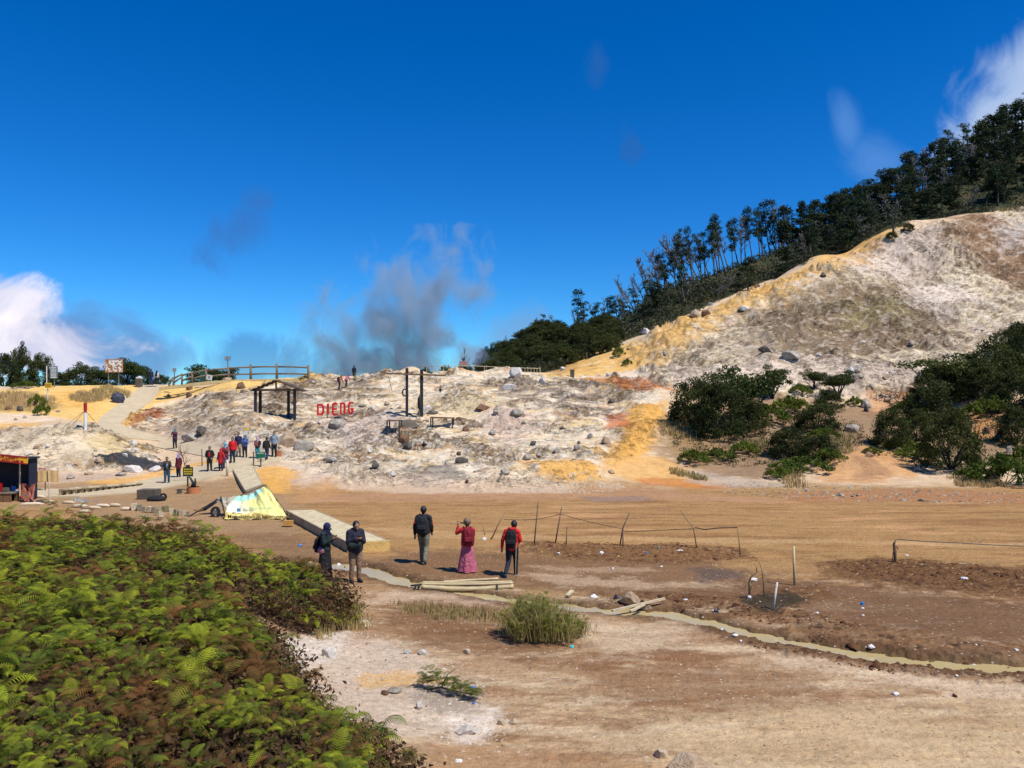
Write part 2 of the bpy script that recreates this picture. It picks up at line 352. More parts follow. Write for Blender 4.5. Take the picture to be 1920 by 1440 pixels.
mid = sstep(44, 50, Y)*(1-rub)*(1-face)
relief = relief+mid*(0.16*fbm(X/4, Y/4, 3, 31)+0.05*fbm(X/1.1, Y/1.1, 3, 32))
near = (1-sstep(44, 50, Y))
relief = relief+near*(0.035*fbm(X/3, Y/3, 3, 41)+0.016*fbm(X/.5, Y/.5, 3, 42)+0.008*fbm(X/.16, Y/.16, 2, 43))
H = Hb+relief
# clods and churned mud around the ditch
churn = np.maximum.reduce([zone(p, 6, 12, ymin=8) for p in (
  [(985,1018),(1120,1022),(1280,1022),(1400,1030),(1420,1050),(1240,1058),(1080,1048),(980,1035)],
  [(1530,1055),(1660,1050),(1800,1055),(1920,1070),(2100,1080),(2100,1125),(1860,1118),(1700,1098),(1600,1085)],
  [(1380,1125),(1450,1105),(1530,1100),(1580,1120),(1450,1150),(1380,1150)],
  [(1130,1125),(1260,1128),(1420,1160),(1560,1205),(1700,1235),(1920,1240),(2100,1235),(2100,1225),(1900,1212),(1600,1165),(1430,1130),(1250,1112),(1120,1112)],
  [(1330,1165),(1420,1195),(1560,1225),(1700,1245),(1900,1265),(2100,1270),(2100,1285),(1860,1280),(1680,1262),(1520,1235),(1400,1215),(1310,1180)])])
H = H+churn*(0.10*np.abs(fbm(X/.35, Y/.35, 4, 51, .65))+0.02)
# mounds: the spoil heap at the right, yellow heaps
def bump(px, py, rpx, h, asp=0.6, ymin=10, q=1.0):
    global H
    cx, cy = hit(px, py, G=Hb, ymin=ymin); r = msz(rpx, cy)
    d = ((X-cx)/r)**2+((Y-cy)/(r*asp))**2; H = H+h*np.exp(-d*1.5)
bump(1610, 880, 75, 0.9, .7); bump(1040, 885, 70, .5); bump(1230, 745, 60, .9, .8); bump(640, 905, 80, .35); bump(760, 780, 60, .5)
bump(960, 790, 70, .7); bump(880, 770, 50, .5); bump(1050, 740, 60, .8); bump(770, 700, 30, .9, .5, 60); bump(860, 705, 30, .5, .5, 60); bump(935, 700, 40, .6, .5, 60)
bump(480, 790, 40, .5); bump(350, 800, 30, .5); bump(450, 865, 40, .1); bump(90, 840, 60, .5); bump(600, 830, 60, .35)
bump(870, 1165, 120, .10, .5); bump(1030, 1190, 75, .22, .5); bump(1110, 800, 50, .5); bump(690, 760, 60, .4); bump(1580, 700, 60, 1.0, .6, 60); bump(1450, 690, 50, .8, .6, 60)
# ditch with the stream
stream = [(560,1052),(640,1058),(690,1066),(730,1080),(775,1092),(830,1102),(900,1112),(980,1125),(1060,1133),(1130,1140),(1200,1143),(1265,1150),(1320,1162),(1390,1180),(1450,1195),(1520,1208),(1600,1221),(1700,1234),(1800,1243),(1920,1250),(2200,1262)]
swid = [0.45,.5,.42,.42,.5,.35,.30,.30,.36,.36,.42,.42,.46,.42,.38,.36,.40,.38,.36,.34,.34]
SP = np.array([hit(a, b, G=Hb, ymin=10) for a, b in stream])
sdm = np.full(X.shape, 1e9)
selS = (Y > 12) & (Y < 27) & (X > -9) & (X < 16)
xs, ys = X[selS], Y[selS]; best = np.full(xs.shape, 1e9)
for i in range(len(SP)-1):
    ax, ay = SP[i]; bx, by = SP[i+1]; ex, ey = bx-ax, by-ay
    t = np.clip(((xs-ax)*ex+(ys-ay)*ey)/(ex*ex+ey*ey), 0, 1); wd = (swid[i]*(1-t)+swid[i+1]*t)*.72
    best = np.minimum(best, np.hypot(xs-ax-t*ex, ys-ay-t*ey)-wd)
best = best+fbm(xs/.6, ys/.6, 4, 61, .6)*0.34+.10*fbm(xs/2, ys/2, 2, 66)
cut = np.zeros_like(H); cut[selS] = (1-sstep(-0.12, 0.20, best))
wetd = np.zeros_like(H); wetd[selS] = 1-sstep(0.05, 0.75, best+fbm(xs/.8, ys/.8, 3, 62)*.3)
H = H-cut*(0.16+np.minimum(0, 0))
WATERZ = -0.085
H = np.where(cut > .9, np.minimum(H, WATERZ-.04), H)
# ------------------------------------------------------------------ paths (outline pairs in the photograph put on the ground)
path_strips = {
 'path_upper': [((270,720),(306,720)),((252,735),(296,738)),((232,750),(284,752)),((208,768),(262,768)),((186,786),(236,786)),((183,797),(226,796)),((200,810),(240,804)),((245,822),(280,814)),((306,828),(318,822))],
 'path_middle': [((290,838),(300,826)),((330,846),(340,826)),((375,854),(380,832)),((410,860),(420,842)),((440,864),(450,850)),((480,868),(490,852)),((525,866),(524,854))],
 'path_lower': [((-30,934),(-60,918)),((150,932),(150,918)),((240,925),(238,910)),((300,918),(290,897)),((345,908),(330,888)),((390,897),(370,875)),((436,884),(425,864)),((470,878),(480,862)),((500,872),(510,858))],
}
pathm = np.zeros_like(H)
for nm, prs in path_strips.items():
    P = poly_world([a for a, b in prs]+[b for a, b in prs][::-1], 2, ymin=30)
    x0, y0 = P.min(0)-1; x1, y1 = P.max(0)+1; sel = (X > x0) & (X < x1) & (Y > y0) & (Y < y1)
    m = sstep(-0.35, 0.1, sdist(P, X[sel], Y[sel])); pathm[sel] = np.maximum(pathm[sel], m)
H = H*(1-pathm)+(Hb-0.03)*pathm
GR['H'] = H
# ------------------------------------------------------------------ ground colours (surface colours by area, plus shade painted into cracks and ledge edges)
col = np.zeros(H.shape+(3,)); col[:] = S(184, 142, 90)
def put(m, c, k=1.0):
    global col
    m = (m*k)[..., None]; col = col*(1-m)+np.array(c)*m
def nz(sx, sy, seed, o=4, g=.55): return fbm(X/sx, Y/sy, o, seed, g)
def th(n, a, b): return sstep(a, b, n)
R = 3.0
# near plain: pinkish pale dust with brown damp streaks; far plain: even tan
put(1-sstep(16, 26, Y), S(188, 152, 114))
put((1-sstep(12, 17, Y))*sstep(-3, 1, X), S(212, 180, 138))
put(th(nz(5, 1.4, 101), .05, .35)*(1-sstep(20, 26, Y)), S(146, 104, 68), .75)
put(th(nz(3.0, .7, 102, 5, .6), .04, .3)*(1-sstep(20, 24, Y)), S(232, 204, 164), .75)
put(th(nz(2.2, .5, 197, 5, .62), .06, .26)*(1-sstep(19, 24, Y)), S(160, 116, 78), .6)
put(th(nz(8, 1.2, 103), .05, .4)*sstep(22, 28, Y)*(1-sstep(42, 46, Y)), S(156, 112, 70), .7)
put(th(nz(2.5, .5, 198, 5, .6), .06, .3)*sstep(22, 26, Y)*(1-sstep(42, 46, Y)), S(150, 106, 66), .5)
put(th(nz(6, 1.6, 104), .15, .45)*sstep(24, 28, Y)*(1-sstep(42, 46, Y)), S(214, 164, 112), .7)
Zn = lambda pts, c, k=1.0, soft=8, namp=16, nsc=30, seed=5, **kw: put(zone(pts, soft, namp, nsc, seed, ymin=kw.pop('ymin', 8), **kw), c, k)
Zn([(740,1035),(900,1030),(1100,1045),(1330,1052),(1420,1075),(1440,1100),(1300,1128),(1130,1120),(1020,1100),(800,1090),(690,1060)], S(134, 100, 70), .8, 18, 26)
Zn([(980,1075),(1120,1082),(1300,1090),(1400,1094),(1360,1104),(1200,1102),(1060,1096)], S(216, 184, 148), .6, 8, 20, 40, 8)
Zn([(1000,1060),(1200,1066),(1230,1072),(1050,1072)], S(206, 172, 138), .5, 6, 14, 30, 9)
Zn([(1400,1080),(1560,1090),(1700,1105),(1920,1130),(2200,1150),(2200,1225),(1800,1205),(1560,1165),(1400,1130),(1260,1125)], S(126, 92, 64), .85, 20, 26)
Zn([(1560,1045),(1700,1050),(1920,1065),(2200,1070),(2200,1110),(1900,1125),(1660,1100),(1540,1080)], S(116, 80, 46), .8, 18, 26)
Zn([(420,985),(560,985),(660,1040),(760,1050),(700,1085),(560,1070),(430,1010)], S(144, 112, 80), .8, 16, 20)
Zn([(760,1120),(960,1130),(1100,1200),(1040,1235),(900,1230),(780,1200),(720,1170)], S(132, 94, 62), .75, 22, 30)
Zn([(700,1110),(960,1112),(940,1135),(800,1128),(690,1130)], S(220, 190, 158), .6, 10, 18)
Zn([(1100,1160),(1300,1180),(1250,1220),(1130,1235),(1100,1200)], S(224, 196, 160), .65, 14, 26)
Zn([(1440,1225),(1600,1245),(1700,1262),(1920,1278),(2200,1285),(2200,1330),(1800,1300),(1560,1262),(1440,1245)], S(236, 208, 172), .7, 12, 24)
Zn([(560,1215),(700,1200),(800,1230),(900,1300),(940,1360),(860,1390),(700,1370),(580,1300)], S(232, 208, 180), .75, 14, 22)
Zn([(440,1195),(560,1190),(660,1185),(620,1240),(540,1260),(480,1235)], S(238, 220, 200), .85, 8, 12)
Zn([(660,1268),(760,1262),(850,1275),(780,1290),(680,1288)], S(230, 178, 100), .7, 6, 12)
Zn([(780,1290),(890,1300),(900,1335),(830,1340),(780,1320)], S(150, 136, 124), .6, 8, 14)
Zn([(830,1340),(930,1330),(935,1375),(860,1392)], S(246, 228, 206), .8, 8, 10)
Zn([(1090,1240),(1300,1230),(1500,1260),(1560,1300),(1420,1340),(1200,1345),(1080,1300)], S(146, 104, 68), .65, 34, 44, 40)
Zn([(1250,1370),(1500,1340),(1920,1330),(2200,1340),(2200,1460),(1300,1460)], S(228, 196, 148), .6, 34, 44, 50)
Zn([(800,1390),(1000,1400),(1250,1430),(1250,1500),(780,1500)], S(182, 136, 92), .6, 12, 20)
# light band and yellow-ish lines on the far plain
Zn([(700,990),(1000,1004),(1300,1008),(1700,1014),(1920,1018),(1920,1024),(1400,1018),(1000,1014),(760,1008)], S(222, 182, 128), .35, 3, 12, 50)
Zn([(560,925),(900,922),(1130,905),(1300,925),(1480,935),(1480,944),(1100,935),(900,938),(560,942)], S(196, 150, 112), .6, 6, 10)
Zn([(1090,932),(1200,930),(1230,938),(1110,942)], S(150, 128, 118), .6, 4, 6)
Zn([(1480,925),(1700,915),(1920,925),(2200,930),(2200,950),(1700,940),(1480,940)], S(186, 130, 86), .8, 6, 10)
speck = th(nz(.35, .25, 105, 3), .32, .45); put(speck*sstep(28, 40, Y)*(1-sstep(43, 46, Y)), S(120, 84, 56), .5)
put(churn, S(124, 88, 56), .72); put(churn*th(nz(.3, .3, 106), .1, .4), S(66, 46, 30), .8); put(churn*th(nz(.25, .25, 107), .25, .45), S(190, 150, 100), .7)
Zn([(1395,1122),(1480,1112),(1520,1128),(1450,1152),(1400,1148)], S(62, 58, 44), .85, 6, 10)
Zn([(1290,1066),(1380,1066),(1400,1086),(1320,1090)], S(110, 92, 80), .8, 6, 10)
put(wetd, S(96, 68, 44), .75); put(cut, S(120, 100, 66), .8)
# ---- beyond the plain
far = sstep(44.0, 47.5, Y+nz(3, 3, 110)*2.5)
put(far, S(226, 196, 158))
leftp = (1-sstep(30, 33, X*0+Y))*0
Zn([(120,905),(330,905),(440,900),(560,905),(560,1000),(300,1000),(120,950),(0,960),(0,915)], S(178, 144, 104), .8, 12, 16, ymin=24)
# white slope
put(rub, S(248, 224, 186))
put(rub*th(nz(3.2, 2.2, 120), -.05, .2), S(244, 226, 196), .7)
def cracks(sx, sy, seed, w=.16): return 1-sstep(0, w, np.abs(fbm(X/sx, Y/sy, 4, seed, .6)))
brown = th(nz(3.4, 1.5, 121, 5, .65), -.02, .16)
put(rub*brown*(.3+.7*crust), S(182, 148, 108), .75); put(rub*crust*th(nz(1.1, .45, 122, 4, .65)+.5*nz(4, 2.5, 119, 3), .04, .20), S(126, 98, 70), .75)
put(rub*crust*e1, S(86, 62, 42), .8); put(rub*crust*cracks(1.0, .5, 172, .05)*th(nz(3, 2, 173), -.1, .15), S(96, 76, 56), .6)  # shade of ledge edges and cracks painted in as dark brown
put(rub*th(nz(4.2, 2.0, 123, 5, .6), .22, .36), S(176, 166, 156), .6)
put(rub*crust*th(nz(.7, .4, 124, 4, .6), .18, .3), S(78, 64, 52), .75)
put(rub*th(nz(4.0, 2.0, 126, 4), .10, .28), S(240, 200, 130), .6); put(rub*th(nz(3.0, 1.4, 196, 4), .16, .3), S(214, 164, 112), .5)
put(rub*th(nz(.6, .35, 125, 3), .12, .3), S(252, 240, 220), .75)
crestb = zone([(250,800),(330,760),(480,720),(640,708),(740,735),(640,790),(480,800),(300,815)], 10, 20, ymin=40)
put(crestb*th(nz(2.0, .9, 127, 5, .65), -.15, .2), S(140, 116, 92), .7); put(crestb*th(nz(1.0, .5, 128, 4), .1, .35), S(94, 74, 54), .65)
crest2 = zone([(930,720),(1060,705),(1200,735),(1130,790),(1010,770),(930,750)], 10, 20, ymin=40)
put(crest2*th(nz(2.4, .8, 129, 5, .65), -.2, .15), S(128, 108, 92), .75)
Zn([(740,888),(850,878),(870,900),(800,915),(730,905)], S(120, 112, 106), .7, 6, 14, ymin=40)
Zn([(610,800),(700,780),(760,790),(720,840),(620,840)], S(236, 212, 196), .5, 12, 14, ymin=40)
Zn([(780,765),(900,745),(970,765),(940,790),(800,795)], S(250, 222, 176), .7, 10, 16, ymin=40)
Zn([(900,790),(980,770),(1010,800),(960,840),(900,820)], S(246, 214, 188), .7, 10, 12, ymin=40)
Zn([(520,870),(700,885),(900,905),(1080,905),(1060,922),(800,925),(600,920),(530,905)], S(228, 200, 170), .7, 8, 14, ymin=38)
Zn([(560,880),(680,870),(760,890),(700,915),(600,910)], S(246, 224, 192), .7, 8, 14, ymin=38)
YE = S(240, 180, 88); YL = S(244, 200, 118); OR = S(206, 118, 52); ORd = S(178, 92, 44)
Zn([(980,868),(1060,862),(1130,880),(1130,900),(1060,905),(980,885)], YE, .9, 6, 10, ymin=38)
Zn([(470,885),(530,875),(560,890),(530,925),(480,925)], YE, .85, 8, 12, ymin=36)
Zn([(540,920),(620,905),(640,925),(560,945)], S(206, 154, 96), .6, 10, 12, ymin=36)
Zn([(1215,760),(1250,755),(1250,780),(1225,830),(1200,865),(1150,872),(1140,850),(1170,820),(1160,800),(1185,770)], YE, .95, 6, 8, ymin=40)
Zn([(1120,850),(1240,855),(1300,885),(1360,905),(1300,915),(1180,900),(1130,885)], S(234, 180, 104), .85, 8, 12, ymin=38)
Zn([(1195,895),(1300,900),(1420,915),(1300,915),(1200,908)], OR, .6, 4, 8, ymin=38)
Zn([(1140,715),(1200,711),(1262,716),(1268,742),(1210,748),(1150,730)], OR, .9, 5, 8, ymin=50)
Zn([(1090,712),(1150,712),(1180,728),(1100,722)], S(222, 150, 80), .8, 5, 8, ymin=50)
Zn([(1130,782),(1175,778),(1180,810),(1140,812)], S(206, 120, 76), .85, 5, 10, ymin=40)
Zn([(1020,700),(1060,672),(1130,655),(1200,640),(1260,625),(1330,590),(1400,560),(1470,525),(1400,575),(1330,612),(1270,650),(1200,690),(1120,705),(1040,708)], YL, .95, 8, 14, ymin=60)
Zn([(1030,695),(1075,672),(1090,690),(1050,704)], S(176, 124, 76), .6, 4, 8, ymin=60)
Zn([(1120,705),(1220,690),(1330,700),(1240,714),(1130,712)], S(244, 226, 200), .7, 6, 10, ymin=55)
put(face, S(248, 226, 186))
fb = th(nz(7, 3.5, 131, 6, .65), -.12, .14)
put(face*fb*(.35+.65*crust2), S(176, 144, 106), .7); put(face*th(nz(1.6, .9, 132, 5, .65)+.5*nz(9, 6, 139, 3), .0, .2), S(128, 100, 70), .55)
put(face*crust2*e2, S(100, 74, 52), .6); put(face*cracks(1.4, 1.0, 175, .06)*th(nz(6, 5, 176), -.1, .15), S(98, 78, 60), .65)  # hill ledges and cracks: their shade is put into the colour
streak = nz(1.2, 9, 177, 4, .6); put(face*th(streak, .1, .3), S(238, 218, 200), .6)
put(face*th(nz(6, 3, 133, 5, .6), .15, .35), S(234, 212, 180), .4)
put(face*crust2*th(nz(.9, .6, 134, 3), .14, .3), S(86, 66, 48), .65)
put(face*th(nz(.8, .5, 136, 3), .22, .42), S(250, 238, 220), .7)
fp = dict(ymin=60)
Zn([(1430,590),(1540,545),(1680,530),(1760,570),(1790,620),(1720,665),(1560,680),(1440,650)], S(132, 106, 74), .8, 18, 26, 40, **fp)
Zn([(1560,585),(1680,570),(1700,610),(1600,620)], S(176, 164, 110), .6, 14, 20, **fp)
Zn([(1400,600),(1480,590),(1560,690),(1400,700),(1380,640)], S(158, 136, 108), .6, 14, 20, **fp)
Zn([(1720,550),(1800,530),(1840,570),(1760,600),(1700,580)], S(248, 228, 208), .8, 10, 18, **fp)
Zn([(1580,480),(1700,440),(1760,430),(1780,520),(1700,530),(1600,510)], S(236, 212, 192), .7, 10, 18, **fp)
Zn([(1775,405),(1860,400),(1920,430),(2000,470),(2000,560),(1900,550),(1830,490),(1780,450)], S(150, 110, 74), .85, 12, 22, **fp)
Zn([(1860,430),(1920,420),(1940,470),(1880,475)], S(226, 210, 196), .85, 8, 12, **fp)
Zn([(1170,655),(1260,615),(1350,575),(1450,530),(1560,478),(1640,440),(1700,425),(1650,455),(1600,480),(1520,520),(1450,560),(1340,618),(1250,668),(1190,690)], S(236, 188, 112), .9, 7, 12, 30, **fp)
Zn([(1560,480),(1620,450),(1650,440),(1640,470),(1600,482)], S(196, 140, 80), .6, 5, 9, **fp)
Zn([(1250,712),(1420,690),(1620,690),(1760,690),(1740,720),(1600,745),(1400,740),(1260,730)], S(244, 220, 196), .7, 8, 20, ymin=55)
Zn([(1620,745),(1750,730),(1760,770),(1680,790),(1620,775)], S(206, 144, 92), .7, 10, 14, ymin=50)
put(face*th(nz(2.2, 1.2, 180, 5, .65), .06, .24), S(110, 82, 58), .6); put(face*cracks(2.0, 1.5, 181, .04), S(86, 62, 44), .6); put(face*th(nz(1.3, .9, 182, 4, .6), .12, .3), S(238, 216, 192), .55)  # crack shade painted again over the zones, with brown and pale mottling
ridgeY = zone([(1030,695),(1200,640),(1400,560),(1560,480),(1700,425),(1650,455),(1520,520),(1330,604),(1200,690),(1060,705)], 8, 10, ymin=60)
put(ridgeY*th(nz(2.0, 1.0, 183, 4, .6), .08, .26), S(186, 130, 76), .7); put(ridgeY*th(nz(1.0, .6, 184, 4, .6), .16, .3), S(120, 84, 54), .6); put(ridgeY*th(nz(2.5, 1.2, 185, 4, .6), .14, .3), S(246, 224, 180), .6)
ridge2 = zone([(1030,692),(1200,640),(1400,553),(1560,474),(1700,420),(1650,468),(1530,530),(1410,592),(1310,645),(1230,695),(1060,706)], 12, 16, ymin=60)
put(ridge2*th(nz(3, 2, 199, 4, .6), -.22, .05), S(236, 184, 104), .72)
# scrub bank under the bushes
Zn([(1255,780),(1300,760),(1420,740),(1600,760),(1700,780),(2200,720),(2200,905),(1700,860),(1560,870),(1450,900),(1320,895),(1240,845)], S(150, 118, 86), .85, 12, 20, ymin=40)
Zn([(1250,790),(1330,790),(1370,860),(1290,880),(1230,840)], S(166, 132, 88), .7, 10, 14, ymin=40)
Zn([(1290,880),(1420,900),(1500,912),(1380,915),(1290,905)], S(196, 176, 154), .7, 5, 10, ymin=38)
Zn([(1545,855),(1620,838),(1700,850),(1725,890),(1640,905),(1530,905)], S(216, 162, 106), .85, 8, 14, ymin=38)
Zn([(1605,875),(1660,870),(1665,895),(1610,900)], S(150, 112, 84), .6, 8, 12, ymin=38)
Zn([(1820,740),(1880,760),(1870,830),(1810,820)], S(206, 146, 88), .8, 10, 14, ymin=40)
# left side
Zn([(-60,735),(100,725),(200,722),(330,722),(600,705),(600,716),(480,728),(380,740),(300,765),(240,800),(180,790),(100,785),(-60,800)], YL, .95, 6, 10, ymin=45)
Zn([(100,735),(160,730),(200,745),(170,770),(120,765)], YE, .7, 8, 10, ymin=50)
Zn([(-60,795),(80,790),(60,812),(-60,815)], YE, .7, 6, 8, ymin=45)
Zn([(-60,738),(60,734),(100,745),(110,765),(60,772),(-60,768)], S(160, 130, 80), .8, 6, 10, ymin=50)
Zn([(-60,772),(60,775),(120,785),(60,792),(-60,792)], S(240, 214, 186), .8, 5, 8, ymin=50)
Zn([(128,748),(190,728),(240,738),(250,748),(170,755)], S(186, 150, 86), .7, 6, 8, ymin=50)
Zn([(230,795),(275,775),(310,770),(300,785),(250,800)], ORd, .75, 4, 8, ymin=45)
Zn([(270,765),(340,745),(420,735),(340,755),(290,775)], S(246, 222, 190), .7, 4, 8, ymin=45)
Zn([(-60,812),(150,800),(200,815),(210,840),(180,865),(60,885),(-60,870)], S(240, 216, 180), .75, 8, 14, ymin=42)
Zn([(130,830),(250,820),(280,850),(200,850)], S(226, 196, 130), .6, 8, 12, ymin=42)
Zn([(150,905),(260,893),(350,872),(430,855),(430,862),(330,890),(220,908)], YE, .75, 4, 7, ymin=40)
Zn([(60,890),(200,885),(260,890),(180,902),(60,905)], S(200, 172, 146), .7, 5, 8, ymin=42)
Zn([(300,800),(420,820),(560,850),(540,860),(420,845),(310,825)], S(200, 176, 154), .6, 6, 10, ymin=42)
# vegetation floor on the far hill
hill = sstep(0, 1, zone([(905,688),(930,660),(1000,625),(1080,600),(1160,610),(1250,545),(1400,495),(1550,445),(1700,372),(1850,292),(1980,235),(2300,100),(2300,395),(1860,396),(1760,400),(1660,425),(1540,478),(1400,540),(1250,608),(1130,655),(1080,668),(1020,690)], 4, 4, ymin=104))
behind = sstep(101, 106, Y)*sstep(900, 960, pxg)*(1-face)*sstep(0, .5, 1-zone([(1020,700),(1130,655),(1250,608),(1400,540),(1560,475),(1760,400),(1990,398),(2100,700),(1100,710)], 3, 3, ymin=60))
hm = np.maximum(hill*sstep(95, 100, Y), sstep(157, 164, Y)*sstep(1000, 1050, pxg)); hm = np.maximum(hm, behind)
put(hm, S(62, 66, 40)); put(hm*th(nz(6, 6, 140), .0, .35), S(92, 78, 48), .8); put(hm*th(nz(3, 3, 141), .1, .35), S(40, 52, 30), .8)
put(sstep(96, 100, Y)*(1-sstep(880, 960, pxg)), S(70, 74, 44))
put(M_fern, S(74, 50, 32), .95)
# fine mottling everywhere
g = 1+0.16*nz(.22, .16, 150, 3)+0.14*nz(.9, .6, 151, 3); g = np.where(Y > 44, 1+0.26*nz(.5, .35, 152, 3)+0.12*nz(2, 1.5, 153, 3), g)
col = np.clip(col*g[..., None], 0.004, 0.9)
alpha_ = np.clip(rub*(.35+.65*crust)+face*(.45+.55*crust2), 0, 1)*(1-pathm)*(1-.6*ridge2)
# ------------------------------------------------------------------ ground mesh
gm = bpy.data.materials.new("ground_earth"); gm.use_nodes = True; nt = gm.node_tree; b = nt.nodes['Principled BSDF']
at_ = N(nt, 'ShaderNodeVertexColor', layer_name='Col'); geo = N(nt, 'ShaderNodeNewGeometry')
def gnoise(sc_, det=5, rough=.6, vec=None, st=None):
    n = N(nt, 'ShaderNodeTexNoise'); n.inputs['Scale'].default_value = sc_; n.inputs['Detail'].default_value = det; n.inputs['Roughness'].default_value = rough
    src = geo.outputs['Position']
    if st:
        mp = N(nt, 'ShaderNodeMapping'); mp.inputs['Scale'].default_value = st; nt.links.new(src, mp.inputs[0]); src = mp.outputs[0]
    nt.links.new(src, n.inputs['Vector']); return n.outputs[0]
def rng(v, a, b_, c, d):
    r = N(nt, 'ShaderNodeMapRange'); nt.links.new(v, r.inputs[0])
    for i, k in enumerate((a, b_, c, d)): r.inputs[i+1].default_value = k
    return r.outputs[0]
f1 = rng(gnoise(9, 6, .7), .3, .7, .80, 1.20); f2 = rng(gnoise(1.6, 5, .6, st=(.5, 1.6, 1)), .3, .7, .90, 1.10)
cmul = mixc(nt, 1.0, at_.outputs[0], math_n(nt, 'MULTIPLY', f1, f2), 'MULTIPLY')
# gravel grains: scattered pale and dark specks
vo = N(nt, 'ShaderNodeTexVoronoi'); vo.inputs['Scale'].default_value = 9; nt.links.new(geo.outputs['Position'], vo.inputs['Vector'])
sepc = N(nt, 'ShaderNodeSeparateColor'); nt.links.new(vo.outputs['Color'], sepc.inputs[0])
grain = math_n(nt, 'MULTIPLY', math_n(nt, 'LESS_THAN', vo.outputs['Distance'], 0.23), math_n(nt, 'GREATER_THAN', sepc.outputs[0], 0.80))
graind = math_n(nt, 'MULTIPLY', math_n(nt, 'LESS_THAN', vo.outputs['Distance'], 0.26), math_n(nt, 'LESS_THAN', sepc.outputs[0], 0.14))
c3 = mixc(nt, math_n(nt, 'MULTIPLY', grain, 0.55), cmul, (0.72, 0.62, 0.50)); c3 = mixc(nt, math_n(nt, 'MULTIPLY', graind, 0.5), c3, (0.10, 0.07, 0.05))
# broken rock crust: crevice shade painted dark, and pale crusts, where the ground is rubble (mask in the alpha of the colour layer)
al = at_.outputs[1]
na = gnoise(1.5, 9, .72, st=(1, 1, 2.2)); nb = gnoise(4.2, 7, .7, st=(1, 1, 2.0)); nlow = gnoise(.22, 3, .5)
dk = rng(math_n(nt, 'ADD', na, math_n(nt, 'MULTIPLY', math_n(nt, 'SUBTRACT', nlow, .5), .5)), .545, .60, 0, 1); dk2 = rng(nb, .58, .63, 0, 1); lt = rng(nb, .42, .37, 0, 1)
c4 = mixc(nt, math_n(nt, 'MULTIPLY', math_n(nt, 'MULTIPLY', dk, al), .56), c3, mixc(nt, 1.0, c3, (.30, .24, .18), 'MULTIPLY'))
c5 = mixc(nt, math_n(nt, 'MULTIPLY', math_n(nt, 'MULTIPLY', dk2, al), .55), c4, mixc(nt, 1.0, c4, (.30, .25, .20), 'MULTIPLY'))
c6 = mixc(nt, math_n(nt, 'MULTIPLY', math_n(nt, 'MULTIPLY', lt, al), .45), c5, S(250, 236, 208))
nt.links.new(c6, b.inputs['Base Color']); b.inputs['Roughness'].default_value = 0.95; b.inputs['Specular IOR Level'].default_value = 0.15
hsum = math_n(nt, 'ADD', math_n(nt, 'MULTIPLY', gnoise(7, 7, .7), 0.10), math_n(nt, 'MULTIPLY', grain, 0.02)); hsum = math_n(nt, 'ADD', hsum, math_n(nt, 'MULTIPLY', al, math_n(nt, 'SUBTRACT', math_n(nt, 'MULTIPLY', nb, .35), math_n(nt, 'MULTIPLY', dk, .25))))
bp = N(nt, 'ShaderNodeBump'); bp.inputs['Strength'].default_value = 0.85; bp.inputs['Distance'].default_value = 1.0
nt.links.new(hsum, bp.inputs['Height']); nt.links.new(bp.outputs[0], b.inputs['Normal'])
nr, nc = H.shape
idx = np.arange(nr*nc).reshape(nr, nc)
Fq = np.stack([idx[:-1, :-1], idx[:-1, 1:], idx[1:, 1:], idx[1:, :-1]], -1).reshape(-1, 4)
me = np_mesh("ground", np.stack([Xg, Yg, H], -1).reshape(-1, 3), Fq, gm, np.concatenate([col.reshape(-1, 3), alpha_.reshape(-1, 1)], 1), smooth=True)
tag(link(bpy.data.objects.new("ground", me)), kind='structure')
print("ground", round(time.time()-T0, 1))
# water in the ditch
wm = bpy.data.materials.new("murky_water"); wm.use_nodes = True; nt = wm.node_tree; b = nt.nodes['Principled BSDF']
tc = N(nt, 'ShaderNodeTexCoord'); n = N(nt, 'ShaderNodeTexNoise'); n.inputs['Scale'].default_value = 0.9; n.inputs['Detail'].default_value = 4; nt.links.new(tc.outputs['Object'], n.inputs['Vector'])
nt.links.new(mixc(nt, n.outputs[0], S(184, 160, 108), S(212, 192, 140)), b.inputs['Base Color'])
b.inputs['Roughness'].default_value = 0.06; b.inputs['IOR'].default_value = 1.33
n = N(nt, 'ShaderNodeTexNoise'); n.inputs['Scale'].default_value = 5; nt.links.new(tc.outputs['Object'], n.inputs['Vector'])
bp = N(nt, 'ShaderNodeBump'); bp.inputs['Strength'].default_value = .15; bp.inputs['Distance'].default_value = .02; nt.links.new(n.outputs[0], bp.inputs['Height']); nt.links.new(bp.outputs[0], b.inputs['Normal'])
mb = MB(); vs = []; 
for i, (x, y) in enumerate(SP):
    a = SP[max(i-1, 0)]; c = SP[min(i+1, len(SP)-1)]; t = np.array(c)-np.array(a); t = t/np.hypot(*t); nrm = np.array((-t[1], t[0])); wd = swid[i]+.35
    vs += [(x+nrm[0]*wd, y+nrm[1]*wd, WATERZ), (x-nrm[0]*wd, y-nrm[1]*wd, WATERZ)]
mb.add(vs, [(2*i, 2*i+1, 2*i+3, 2*i+2) for i in range(len(SP)-1)])
tag(mb.build("stream_water", wm), kind='structure')
